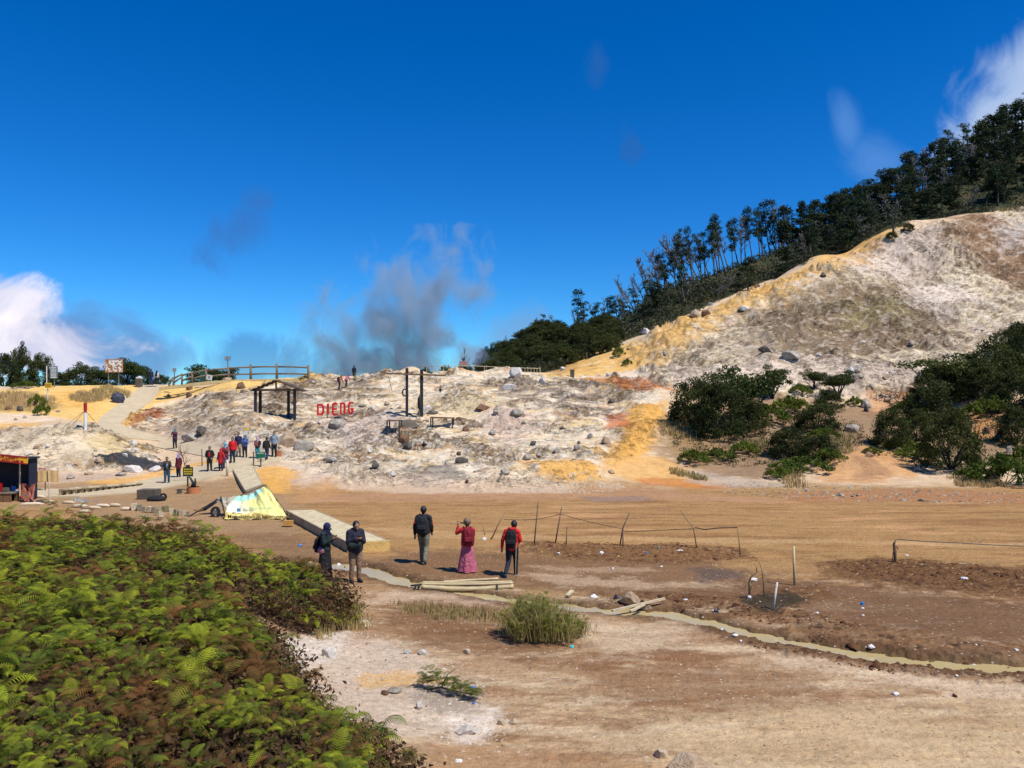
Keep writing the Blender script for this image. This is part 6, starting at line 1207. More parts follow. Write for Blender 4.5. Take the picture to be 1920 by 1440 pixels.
tc = N(nt, 'ShaderNodeTexCoord'); n = N(nt, 'ShaderNodeTexNoise'); n.inputs['Scale'].default_value = 2.2; n.inputs['Detail'].default_value = 5; nt.links.new(tc.outputs['Object'], n.inputs['Vector']); r = N(nt, 'ShaderNodeMapRange'); nt.links.new(n.outputs[0], r.inputs[0]); r.inputs[1].default_value = .35; r.inputs[2].default_value = .6; r.inputs[3].default_value = .55; r.inputs[4].default_value = .97; nt.links.new(r.outputs[0], b.inputs['Alpha'])
draped_cloth('black_netting', net, [(170, 849), (190, 862), (212, 862), (236, 853), (252, 862), (300, 870), (330, 882), (280, 884), (262, 880), (230, 877), (200, 876), (186, 866)], .12, 'torn black netting draped over the white bank', 'netting')
# planter with horn-shaped stump, small black sign, bare tree
p = gp(363, 927, ymin=30); Y = 41.8; p = P3(363, 927, Y); e = empty('planter', p, 0, 'round orange clay planter beside the lower path', 'planter'); R_ = msz(12.5, Y); hh = msz(14, Y); mb = MB(); mb.tube([(0, 0, -.1), (0, 0, hh), (0, 0, hh), (0, 0, hh-.1)], [R_, R_*.98, R_*.85, R_*.83], 24); mb.build('pot', mat('clay', S(196, 124, 76), .85, .15, 3), e)
mb = MB(); mb.tube([(0, 0, hh-.1), (0, 0, hh-.09)], R_*.82, 20); mb.build('soil', mat('soil', (.08, .05, .03)), e)
o_ = Vector((0, 0, hh)); mb = MB(); mb.tube([o_+Vector((-.1, 0, -.1)), o_+Vector((-.02, 0, .2)), o_+Vector((-.16, 0, .45)), o_+Vector((-.25, 0, .56))], [.10, .075, .05, .03], 7); mb.tube([o_+Vector((0, 0, -.1)), o_+Vector((.09, 0, .2)), o_+Vector((.08, 0, .45))], [.09, .06, .035], 7); thing1('dead_stump', mb, wood_d, p, 'black forked dead stump standing in the orange planter', 'stump', smooth=True)
Y = 43.0; e, c, Y = board('painted_sign', 343.5, 361.5, 876, 893.5, 910, Y, mat('sign_black', S(24, 44, 38), .7, .2, 5), 'dark sign with rows of yellow letters above the orange planter', (352,), None, pm_=wood_d, pr=.04); rs = np.random.RandomState(6)
for m_, rows_, nm in ((mat('yellow_letters', S(230, 206, 40), .7), (.14, .02, -.10), 0), (white_p, (-.235,), 1)):
    mb = MB()
    for z in rows_:
        x = -.2
        while x < .19: w_ = rs.uniform(.035, .075); mb.box(c+Vector((x+w_/2, -.046, z)), (w_, .012, .075 if nm == 0 else .02)); x += w_+.022
    mb.build('lettering', m_, e)
mb = MB(); mb.box(c+Vector((0, 0, .31)), (.2, .05, .12)); mb.build('crest', wood_d, e)
p = P3(352, 876, 46.5); p.z = gz(p.x, p.y); e = empty('bare_sapling', p, 0, 'leafless sapling behind the dark painted sign', 'tree'); mb = MB(); rs = np.random.RandomState(12); q0 = Vector((.05, 0, -.1)); tip = P3(341, 852, 46.5)-p; mb.tube([q0, q0.lerp(tip, .5)+Vector((.04, 0, 0)), tip], [.04, .03, .02], 5); mb.build('trunk', wood_b, e); mb = MB()
for k in range(14):
    a = rs.uniform(-1.5, 1.5); t = q0.lerp(tip, rs.uniform(.6, 1)); u = t+Vector((math.sin(a)*.5, rs.uniform(-.2, .2), .2+.4*math.cos(a))); mb.tube([t, (t+u)/2+Vector((0, 0, .06)), u], [.015, .01, .005], 4)
    mb.tube([(t+u)/2, u+Vector((rs.uniform(-.2, .2), 0, .25))], [.008, .004], 3)
mb.build('twigs', wood_b, e)
def stick(name, base, top, r, m, label, cat='stick', mid=None, Y=None, group=None, ymin=8, tipr=.7):
    p = at(*base, ymin=ymin) if Y is None else P3(base[0], base[1], Y); Y = p.y; mb = MB(); pts = [Vector((0, 0, -.15))]+([P3(mid[0], mid[1], Y)-p] if mid else [])+[P3(top[0], top[1], Y)-p]; n = len(pts); mb.tube(pts, [r*(1-(1-tipr)*i/(n-1)) for i in range(n)], 7); return thing1(name, mb, m, p, label, cat, group, True)
stick('thin_post', (379, 876), (378.5, 842), .035, wood_b, 'thin dark post beside the middle path', 'post', ymin=40, tipr=1)
stick('short_post', (426, 893), (426.5, 862), .07, plank_m, 'pale short post in front of the person in the long red coat', 'post', ymin=40, tipr=1)
# green sign by the crowd
p = at(487, 876, ymin=38); Y = p.y; e, c, Y = board('green_sign', 480, 497, 847, 858.5, 876, Y, mat('green_paint', S(20, 110, 84), .6, .1, 3), 'small green sign with a line of white writing in front of the hikers', (475.5, 489), None, pm_=wood_b, pr=.04); mb = MB(); x = -.2; rs = np.random.RandomState(2)
while x < .18: w_ = rs.uniform(.03, .06); mb.box(c+Vector((x+w_/2, -.046, .1)), (w_, .012, .05)); x += w_+.02
mb.build('lettering', white_p, e)
mb = MB(); mb.box((0, 0, .2), (.3, .26, .42)); mb.box((0, 0, .42), (.31, .27, .03)); thing1('orange_box', mb, mat('orange_box', S(206, 130, 84), .8, .1, 4), at(523, 857, ymin=40), 'small orange-brown box at the right of the hikers', 'box')
mb = MB(); mb.box((0, 0, .13), (.36, .3, .3)); thing1('stone_block', mb, plank_m, at(490, 868, ymin=40), 'pale block at the foot of the green sign', 'block')
p = at(460, 848, ymin=40); Y = p.y; e = empty('feather_banner', p, 0, 'tall narrow banner, yellow at the top and white and blue below', 'banner'); off = -e.location
mb = MB(); mb.tube([(0, 0, -.1), P3(461.5, 803, Y)+off], .025, 6); mb.build('pole', metal_g, e)
for (ya, yb, m) in ((803, 807.5, mat('banner_yel', S(250, 210, 50), .6)), (807.5, 816, white_p), (816, 826, mat('banner_blue', S(120, 180, 214), .6, .3, 6))):
    f_ = lambda y: 462.5-(y-803)*.18; vs = [P3(f_(ya)-3.5, ya, Y-.03), P3(f_(ya)+3.5, ya-.4, Y-.03), P3(f_(yb)+3.5, yb, Y-.03), P3(f_(yb)-4, yb+.4, Y-.03)]; vs = [v+off for v in vs]; vs += [v+Vector((0, .02, 0)) for v in vs]; mb = MB(); mb.add(vs, [(0, 1, 2, 3), (4, 7, 6, 5), (0, 4, 5, 1), (1, 5, 6, 2), (2, 6, 7, 3), (3, 7, 4, 0)]); mb.build('flag', m, e)
# ------------------------------------------------------------------ cart under a yellow tarpaulin
p = P3(480, 977, 33); p.z = 0; e = empty('covered_cart', p, 0, 'tipped vendor cart with a wheel under a printed yellow tarpaulin', 'cart'); off = -e.location
tarp = bpy.data.materials.new('printed_tarpaulin'); tarp.use_nodes = True; nt = tarp.node_tree; b = nt.nodes['Principled BSDF']; a_ = N(nt, 'ShaderNodeVertexColor', layer_name='Col'); tc = N(nt, 'ShaderNodeTexCoord'); n = N(nt, 'ShaderNodeTexNoise'); n.inputs['Scale'].default_value = 3; n.inputs['Detail'].default_value = 5; nt.links.new(tc.outputs['Object'], n.inputs['Vector'])
nt.links.new(mixc(nt, .25, a_.outputs[0], mixc(nt, n.outputs[0], (.7, .6, .3), (.8, .8, .6))), b.inputs['Base Color']); b.inputs['Roughness'].default_value = .45
bp = N(nt, 'ShaderNodeBump'); bp.inputs['Strength'].default_value = .5; bp.inputs['Distance'].default_value = .06; n = N(nt, 'ShaderNodeTexNoise'); n.inputs['Scale'].default_value = 4.5; n.inputs['Distortion'].default_value = 1.5; nt.links.new(tc.outputs['Object'], n.inputs['Vector']); nt.links.new(n.outputs[0], bp.inputs['Height']); nt.links.new(bp.outputs[0], b.inputs['Normal'])
nu, nv = 40, 26; TL, TR, BR, BL = (446, 930, 34.3), (498, 908, 34.6), (541, 967, 33.3), (421, 958, 33.2); vs = []; cs = []
YEL, WHI, CYA, YDK = S(248, 240, 130), S(248, 246, 216), S(140, 222, 208), S(240, 212, 90)
for j in range(nv+1):
    for i in range(nu+1):
        u, v = i/nu, j/nv; t = min(1, v/.8); q = [TL[k]*(1-u)*(1-t)+TR[k]*u*(1-t)+BR[k]*u*t+BL[k]*(1-u)*t for k in range(3)]; q[1] += (1-t)*-4.0*math.sin(math.pi*u)*.3
        w_ = P3(*q)
        if v > .8: s_ = (v-.8)/.2; w_.z = w_.z*(1-s_)+.03*s_; w_.y -= .10*s_; w_.x += .02*s_
        fo = float(fbm(np.array([u*5.]), np.array([v*3.+u*2]), 3, 33)[0]); w_ += Vector((0, -.22*fo, .12*fo+.05*math.sin(u*9+v*4)*math.sin(v*3.1)-.16*math.sin(math.pi*u)*(1-v))); 
        if v > .7: w_.y -= .05*math.sin(u*23)*min(1, (v-.7)*5)
        vs.append(w_+off); c = np.array(WHI)*(1-sstep(.2, .55, u-.3*v+.2))+np.array(YEL)*sstep(.2, .55, u-.3*v+.2)
        if v < .28-.3*u+.05 and u < .85: c = np.array(CYA)
        if v > .78: c = np.array(YDK)
        cs.append(c)
me = np_mesh('tarpaulin', np.array([v[:] for v in vs]), np.array([(j*(nu+1)+i, j*(nu+1)+i+1, (j+1)*(nu+1)+i+1, (j+1)*(nu+1)+i) for j in range(nv) for i in range(nu)]), tarp, np.array(cs), True); link(bpy.data.objects.new('tarpaulin', me), e)
ink_b = mat('brown_ink', S(60, 44, 24), .6); hem = P3(482, 972.5, 32.8)+off
text('Memaksimalkan keuntungan', .215, ink_b, hem+Vector((.10, -.34, .13)), 0, e, 'lettering', .004, bold=.004, sx=.98)
t = text('Pengembangan', .17, mat('green_ink', S(150, 206, 150), .6), P3(494, 951, 33.3)+off+Vector((0, -.03, 0)), 0, e, 'lettering', .004); t.rotation_euler = (rad(62), rad(-2), 0); t.location.y -= .28
mb = MB(); q = P3(451, 955, 33.2)+off+Vector((0, -.22, 0)); mb.box(q, (.15, .02, .14)); mb.build('logo', mat('logo_blue', S(120, 176, 230), .5), e); t = text('Komite', .15, mat('grey_ink', S(170, 160, 150), .6), q+Vector((.42, -.03, 0)), 0, e, 'lettering', .004)
mb = MB(); mb.bar(P3(446, 931, 34.4)+off, P3(498, 909, 34.7)+off, .05, .05); mb.bar(P3(498, 909, 34.7)+off, P3(546, 975, 33.2)+off, .05, .05); mb.bar(P3(543, 966, 33.1)+off, P3(524, 979, 32.6)+off, .04, .04); mb.bar(P3(436, 962, 33.3)+off, P3(500, 970, 33.4)+off, .06, .06); mb.build('frame', wood_b, e)
mb = MB(); wc = P3(404, 961, 33.9)+off; Rw = msz(9.5, 33.9)
for k in range(16): a0, a1 = k*math.pi/8, (k+1)*math.pi/8; mb.bar(wc+Vector((math.cos(a0)*Rw*.75, -.3*math.cos(a0)*0, math.sin(a0)*Rw)), wc+Vector((math.cos(a1)*Rw*.75, 0, math.sin(a1)*Rw)), .12, .09)
wh = mb.build('wheel', black_r, e); mb = MB(); mb.tube([wc-Vector((0, .05, 0)), wc+Vector((0, .05, 0))], .1, 10)
for k in range(6): a0 = k*math.pi/3; mb.bar(wc, wc+Vector((math.cos(a0)*Rw*.72, 0, math.sin(a0)*Rw*.95)), .03, .03)
mb.build('hub', metal_g, wh)
cloth_patch('torn_canvas', mat('grey_canvas', S(196, 186, 160), .8, .3, 5), [(404, 935, 35), (446, 930, 34.6), (432, 948, 34), (424, 952, 34)], 'torn grey canvas draped left of the yellow tarpaulin', 'canvas', 10, 8, .14, 2); cloth_patch('black_canvas', black_m, [(372, 960, 34.8), (404, 937, 35), (408, 942, 34.5), (384, 958, 34.6)], 'strip of black canvas on a slanting pole left of the cart', 'canvas', 10, 4, .08, 4)
mb = MB(); mb.bar(P3(352, 970, 34)-P3(400, 966, 34.6), P3(409, 936, 35)-P3(400, 966, 34.6), .05, .05); mb.bar(P3(414, 932, 34.8)-P3(400, 966, 34.6), P3(422, 968, 33.6)-P3(400, 966, 34.6), .05, .05); thing1('poles', mb, wood_d, P3(400, 966, 34.6), 'slanting dark poles propping the torn canvas', 'poles')
mb = MB(); mb.box((0, 0, .09), (.34, .2, .2)); thing1('clay_brick', mb, mat('ochre_brick', S(214, 160, 80), .9), P3(541, 985, 31.4), 'ochre block under the corner of the yellow tarpaulin', 'block')
# ------------------------------------------------------------------ bamboo footbridge
p = at(875, 1106, ymin=10); Yb = 21.2; p = P3(875, 1108, Yb); p.z = 0; e = empty('bamboo_bridge', p, 0, 'low footbridge of split bamboo poles across the ditch', 'bridge'); off = -e.location
def culm(a, b_, r, sag=0, y0=0, y1=0):
    mb = MB(); pts = []; rs_ = []; A = P3(a[0], a[1], Yb+y0)+off; B_ = P3(b_[0], b_[1], Yb+y1)+off; n = 9
    for i in range(n*3+1):
        t = i/(n*3); q = A.lerp(B_, t); q.z -= sag*math.sin(math.pi*t); pts.append(q); rs_.append(r*(1.10 if i % 3 == 0 else 1.0)*(1-.12*t))
    mb.tube(pts, rs_, 10); return mb.build('bamboo_pole', bamboo, e, True)
culm((790, 1100.5), (963, 1099.5), .066, .06, 0, .0); culm((787, 1094.5), (962, 1093), .035, .03, .30, .30); culm((792, 1092), (960, 1090.5), .038, .02, .55, .55); culm((832, 1091), (934, 1085), .040, .0, .8, 1.0); culm((800, 1104), (940, 1104), .03, .06, .12, .12)
mb = MB()
for a in (780, 786, 932): mb.bar(P3(a, 1096, Yb)+off, P3(a-(3 if a < 900 else 0), 1107, Yb-.1)+off, .05, .05)
mb.bar(P3(771, 1098, Yb+.3)+off, P3(792, 1096, Yb)+off, .05, .04); mb.build('support', wood_d, e)
stick('reed', (966, 1094), (968, 1018), .012, bamboo, 'single thin reed beside the right end of the bamboo bridge', 'reed', tipr=.3)
# ------------------------------------------------------------------ stick fence on the plain
GS = 'sticks of the broken rope fence on the plain'; stm = mat('stick_wood', (.11, .08, .05), .9, .3, 6); stp = mat('stick_pale', S(160, 132, 90), .85, .2, 5)
for base, top, r, m, lab, mid in [((1001,1019),(1009,942),.024,stm,'tall upright stick right of the walker in red','(1003,985)'),((1040,1018),(1053,951),.026,stm,'second tall stick, leaning right',0),((1061,1024),(1063,988),.02,stm,'short twin stick beside the second tall stick',0),((1161,1022),(1180,962),.026,stm,'stick bent to the right in the middle of the rope fence',(1168,990)),
   ((1168,1024),(1168,995),.024,stm,'stub standing against the bent middle stick',0),((1308,1027),(1276,958),.022,stp,'pale curved stick leaning left',(1300,990)),((1389,1041),(1383,985),.022,stp,'pale stick at the right end of the rope',0),((918,1011),(949,957),.026,stp,'leafy dry stalk leaning right, behind the woman in pink',(934,984)),((911,1003),(905,982),.025,stp,'short stub left of the leaning dry stalk',0),
   ((1434,1118),(1424,1052),.018,stp,'thin bent switch behind the dead branch',(1430,1075))]:
    stick('fence_stick', base, top, r, m, lab, 'stick', mid if isinstance(mid, tuple) else None, group=GS)
stick('wooden_post', (1490, 1097), (1488, 1024), .036, bamboo, 'pale upright wooden post in the brown mud', 'post', tipr=.9); stick('white_stake', (1448, 1143), (1457, 1092), .024, rock_data('white', 0).materials[0], 'white leaning stake beside the black patch of mud', 'stake', tipr=1.1)
mb = MB(); p = at(1677, 1054, ymin=10); Y = p.y; mb.tube([(0, 0, -.1), P3(1678, 1034, Y)-p, P3(1676, 1020, Y)-p, P3(1681, 1010, Y)-p], [.06, .05, .04, .012], 8); mb.tube([(-.04, -.03, -.1), P3(1674, 1036, Y)-p], [.04, .015], 6); mb.tube([P3(1679, 1024, Y)-p, P3(1683, 1027, Y)-p, P3(1684, 1031, Y)-p], [.02, .02, .008], 5); thing1('broken_post', mb, wood_b, p, 'splintered broken post with a cable running right', 'post', smooth=True)
def rope(pts, r, label, sag=.04, m=None):
    P = [P3(*q) for q in pts]; o0 = P[0]; q = []
    for a, b_ in zip(P[:-1], P[1:]):
        for i in range(8): t = i/8; q.append(a.lerp(b_, t)-o0-Vector((0, 0, sag*math.sin(math.pi*t)*(b_-a).length/3)))
    q.append(P[-1]-o0); mb = MB(); mb.tube(q, r, 5); thing1('rope', mb, m or rope_m, o0, label, 'rope')
Yk = lambda py: 7650/(py-744.)
rope([(945, 974, Yk(1013)), (1005, 974, Yk(1019)), (1051, 964, Yk(1018)), (1164, 991, Yk(1022)), (1172, 996, Yk(1024))], .010, 'thin dark rope between the left sticks of the fence'); rope([(1172, 996, Yk(1024)), (1240, 994, Yk(1026)), (1303, 991, Yk(1028))], .012, 'thin rope between the bent stick and the pale curved one', .02); rope([(1303, 989, Yk(1028)), (1322, 993, Yk(1032)), (1345, 990, Yk(1036)), (1384, 989, Yk(1041))], .018, 'dark rope at the right end of the fence', .01)
rope([(1681, 1011, Yk(1053)), (1800, 1018, Yk(1055)), (1925, 1024, Yk(1057)), (2120, 1030, Yk(1060))], .014, 'black cable running right from the broken post', .02, black_r)
# dead branch
p = at(1406, 1120, ymin=10); Y = p.y; mb = MB(); pt = lambda a, b_: P3(a, b_, Y)-p
mb.tube([(0, 0, -.05), pt(1405, 1093), pt(1408, 1082), pt(1420, 1072), pt(1431, 1066)], [.03, .03, .026, .022, .01], 6); mb.tube([pt(1403, 1117), pt(1409, 1100), pt(1405, 1093)], [.02, .02, .018], 5); mb.tube([pt(1419, 1072), pt(1419, 1064), pt(1414, 1058)], [.016, .013, .006], 5); mb.tube([pt(1408, 1092), pt(1424, 1084)], [.01, .005], 4); mb.tube([pt(1400, 1066), pt(1410, 1078)], [.006, .01], 4); thing1('dead_branch', mb, stp, p, 'pale crooked dead branch standing in the mud', 'branch', smooth=True)
# planks
def plank(a, b_, Y0, Y1, w_, h_, lab, z=.06):
    A = P3(*a, Y0); B_ = P3(*b_, Y1); mb = MB(); mb.bar(A-A, B_-A, w_, h_); thing1('plank', mb, plank_m, A+Vector((0, 0, .01)), lab, 'plank')
plank((1148, 1146), (1246, 1123), 18.85, 19.6, .065, .045, 'long pale plank lying across the stream'); plank((1182, 1147), (1208, 1134), 18.7, 19.2, .06, .04, 'short pale plank under the long one'); plank((1063, 1118), (1073, 1108), 20.3, 20.6, .10, .04, 'small plank lying behind the leafy bush')
plank((1726, 1059), (1812, 1057.5), 24.2, 24.4, .04, .03, 'thin pale cane lying on the dug earth')
# litter
plas = {'w': mat('white_plastic', S(240, 238, 232), .4, .08, 6), 'b': mat('bright_blue', S(40, 130, 210), .4, .2, 6), 'd': mat('dark_blue_plastic', S(40, 54, 80), .4, .3, 8), 'c': mat('cyan_plastic', S(60, 214, 214), .35, .1, 6), 'y': mat('yellow_plastic', S(224, 206, 80), .5, .2, 6)}
LD = {}
def litter(a, b_, w_, h_, k, label, ymin=8):
    v = len(LD) % 5; p = at(a, b_, ymin=ymin); key = (k, v)
    rs = np.random.RandomState(len(LD)+3); bm = bmesh.new(); bmesh.ops.create_icosphere(bm, subdivisions=3, radius=1)
    co = np.array([q.co[:] for q in bm.verts]); co *= (1+.5*fbm(co[:, 0]*1.8+rs.rand()*9, co[:, 1]*1.8+co[:, 2]*1.5, 3, 400+len(LD)))[:, None]; co[:, 2] = np.maximum(co[:, 2], -.3)
    for q, c in zip(bm.verts, co): q.co = c
    me = bpy.data.meshes.new('litter'); bm.to_mesh(me); bm.free(); me.materials.append(plas[k]); LD[len(LD)] = 1; o = bpy.data.objects.new('litter', me); s = msz(w_, p.y)/2*.66; o.scale = (s, s*.8, max(msz(h_, p.y)/2.0, .012)); o.location = p+Vector((0, 0, .01)); o.rotation_euler = (0, 0, rs.uniform(-.6, .6)); link(o); tag(o, label, 'litter')
for q in [(1113,1121,22,11,'w','torn white bag on the mud behind the leafy bush'),(1343,1148,14,12,'d','dark crumpled bag at the edge of the stream'),(1339,1171,20,7,'w','white plastic bag at the near bank of the stream'),(1353,1181,10,4,'w','flat white scrap under the bag on the near bank'),(1378,1192,18,6,'w','grey-white rag beyond the near bank'),(1389,1203,8,5,'w','small white scrap right of the rag'),
  (1633,1214,20,9,'w','white bag at the far bank of the stream'),(1679,1303,20,9,'w','white bag alone on the pale dust'),(1826,1248,10,5,'w','white scrap in the stream at the right'),(1830,1210,8,3,'w','tiny white scrap on the mud at the right'),(1906,1220,14,6,'w','white bag near the right picture edge'),(1794,1268,10,4,'w','scrap on the near bank at the right'),
  (635,1061,14,9,'w','white bag floating in the ditch behind the man'),(563,1024,12,6,'b','blue bag on the mud left of the walkway'),(1617,1134,10,11,'b','bright blue bag on the brown mud'),(1155,1122,12,12,'d','dark blue cloth left of the large tan rock'),(1072,1214,12,7,'c','cyan cup at the right foot of the leafy bush'),(885,1291,20,6,'b','blue wrapper beside the small shrub'),(888,1320,8,6,'b','small blue scrap below the small shrub'),
  (1149,1068,7,8,'w','white scrap standing on the brown plain'),(1240,1063,10,3,'w','flat white scrap near the stick fence'),(908,1012,14,8,'w','white bag behind the woman in pink'),(1128,1038,14,7,'w','white bag among the clods, left one'),(1047,1038,10,4,'w','white scrap under the second tall stick'),(1160,1044,6,4,'y','yellow scrap among the clods'),(1016,1036,5,4,'y','yellow scrap under the tall upright stick'),
  (1235,1028,5,6,'c','green bottle among the clods'),(1213,1037,8,4,'b','blue-grey wrapper among the clods'),(1275,1033,18,4,'w','long white strip among the clods'),(860,1428,22,6,'w','flat grey-white scrap near the bottom edge'),(1235,1156,10,3,'w','white scrap floating in the stream'),(1285,1125,14,3,'w','white strip on the mud behind the stream'),(1617,1141,10,3,'w','white scrap under the bright blue bag'),
  (1618,1155,8,5,'w','white stone-like scrap on the brown mud'),(1532,1150,10,4,'w','white scrap left on the brown mud'),(1413,1088,24,8,'w','crumpled pale sheet behind the dead branch'),(1405,1121,12,8,'w','white bag at the foot of the dead branch'),(1808,1085,20,5,'w','chalky white patch of scrap on dug earth'),(1700,1042,12,3,'w','scrap right of the broken post'),(65,1033,34,8,'w','white rags caught in the ferns'),
  (590,1330,1,1,'w','speck')][:-1]: litter(*q)
# overhead wires
for k, (y0, y1) in enumerate(((640, 686), (652, 694))):
    A = P3(-60, y0-10, 70); B_ = P3(32, y1, 110); mb = MB(); mb.tube([A-A, (B_-A)*.5-Vector((0, 0, .6)), B_-A], .035, 5); thing1('overhead_wire', mb, black_r, A, ['upper overhead wire crossing the left edge of the sky', 'lower overhead wire crossing the left edge of the sky'][k], 'wire')
mb = MB(); q = at(1073, 707, ymin=60); mb.box((0, 0, .35), (.42, .4, .75)); mb.box((0, 0, .74), (.5, .46, .06)); thing1('litter_bin', mb, conc_d, q, 'dark square bin at the foot of the yellow slope', 'bin')
p = at(1674, 440, ymin=60); mb = MB(); mb.tube([(0, 0, -.3), (.1, 0, 1.0), (-.1, 0, 2.0), (.2, 0, 3.0)], [.2, .16, .12, .05], 6); mb.tube([(-.05, 0, 1.8), (-.9, 0, 2.4)], [.08, .03], 5); thing1('dead_stump', mb, wood_d, p, 'dead broken tree stump on the crest of the bare hill', 'stump', smooth=True)
p = P3(1100, 668, 99); p.z = gz(p.x, p.y); mb = MB(); mb.tube([(0, 0, -.2), (0, 0, .9)], .07, 6); thing1('stake', mb, wood_b, p, 'lone stake on the rim of the yellow slope', 'stake')
print("things", round(time.time()-T0, 1))
# ------------------------------------------------------------------ people
def cap(mb, p, q, r0, r1, n=12):
    p = Vector(p); q = Vector(q); d = q-p; d = d.normalized() if d.length > 1e-6 else Vector((0, 0, 1))
    mb.tube([p-d*r0, p-d*r0*.85, p-d*r0*.5, p, q, q+d*r1*.5, q+d*r1*.85, q+d*r1], [r0*.05, r0*.53, r0*.87, r0, r1, r1*.87, r1*.53, r1*.05], n)
def chain(mb, pts, rs):
    for i in range(len(pts)-1): cap(mb, pts[i], pts[i+1], rs[i], rs[i+1])
def blob(name, mb, m, parent, vox, smooth=3):
    o = mb.build(name, m, parent); r = o.modifiers.new('r', 'REMESH'); r.mode = 'VOXEL'; r.voxel_size = vox; r.use_smooth_shade = True; s = o.modifiers.new('s', 'SMOOTH'); s.factor = .5; s.iterations = smooth; CONV.append(o); return o
V_ = lambda *a: Vector(a)
BASE = dict(pel=(0, 0, .93), waist=(0, 0, 1.08), chest=(0, .0, 1.27), neck=(0, .0, 1.44), head=(0, .02, 1.59), shL=(-.175, 0, 1.385), shR=(.175, 0, 1.385), elL=(-.235, -.03, 1.12), elR=(.235, -.03, 1.12), wrL=(-.25, .04, .88), wrR=(.25, .04, .88),
            hipL=(-.09, 0, .90), hipR=(.09, 0, .90), knL=(-.10, .03, .50), knR=(.10, .03, .50), anL=(-.11, -.02, .09), anR=(.11, -.02, .09), toeL=(-.13, .15, .03), toeR=(.13, .15, .03), look=(0, 1, 0))
POSE = {
 'stand': {}, 'walk': dict(knL=(-.09, .14, .52), anL=(-.09, .16, .09), toeL=(-.09, .32, .03), knR=(.09, .0, .50), anR=(.10, -.26, .14), toeR=(.10, -.16, .03), elL=(-.24, -.10, 1.13), wrL=(-.24, -.10, .88), elR=(.24, .02, 1.12), wrR=(.22, .16, .92)),
 'walk2': dict(knR=(.09, .16, .52), anR=(.09, .18, .09), toeR=(.09, .33, .03), knL=(-.10, -.02, .50), anL=(-.14, -.33, .20), toeL=(-.15, -.27, .06), elL=(-.28, -.02, 1.12), wrL=(-.31, .04, .86), elR=(.25, .0, 1.14), wrR=(.16, .17, 1.02), head=(.05, .12, 1.56), neck=(.01, .05, 1.43), look=(.2, 1, -.5)),
 'phone': dict(elL=(-.22, .06, 1.12), elR=(.22, .06, 1.12), wrL=(-.06, .27, 1.24), wrR=(.08, .27, 1.24), head=(0, .08, 1.57), neck=(0, .03, 1.43), look=(0, 1, -.55)),
 'phone_hi': dict(elL=(-.21, .12, 1.16), elR=(.21, .12, 1.16), wrL=(-.05, .30, 1.34), wrR=(.07, .30, 1.34)), 'photo': dict(elL=(-.24, .16, 1.25), elR=(.24, .16, 1.25), wrL=(-.07, .27, 1.48), wrR=(.07, .27, 1.48)),
 'salute': dict(elL=(-.33, .05, 1.27), wrL=(-.29, .06, 1.50), elR=(.20, .14, 1.20), wrR=(.10, .25, 1.35), anL=(-.17, 0, .09), anR=(.17, 0, .09), knL=(-.13, .02, .5), knR=(.13, .02, .5), toeL=(-.18, .16, .03), toeR=(.18, .16, .03)),
 'pockets': dict(elL=(-.27, -.05, 1.13), wrL=(-.17, .08, .95), elR=(.27, -.05, 1.13), wrR=(.17, .08, .95)),
 'lean': dict(pel=(0, -.05, .90), waist=(0, .02, 1.02), chest=(0, .14, 1.18), neck=(0, .24, 1.32), head=(0, .32, 1.44), shL=(-.17, .18, 1.29), shR=(.17, .18, 1.29), elL=(-.25, .25, 1.05), wrL=(-.22, .36, .86), elR=(.25, .25, 1.05), wrR=(.22, .36, .86), knL=(-.10, .18, .55), anL=(-.1, .15, .16), toeL=(-.1, .31, .10), knR=(.1, -.05, .48), anR=(.1, -.25, .09), toeR=(.1, -.1, .03)),
 'open': dict(elL=(-.32, .05, 1.15), wrL=(-.48, .12, 1.02), elR=(.26, -.02, 1.12), wrR=(.27, .06, .88)),
}
skin = mat('skin', (.30, .155, .095), .55, .06, 6); hair_m = mat('black_hair', (.008, .007, .007), .5, .2, 30, .3, 60)
def cloth(c, k=1.0, nm=None):
    n_ = 'cloth_%d_%d_%d' % c
    return mat(n_, tuple(v*k for v in S(*c, .75)), .85, .28, 7, .9, 13)
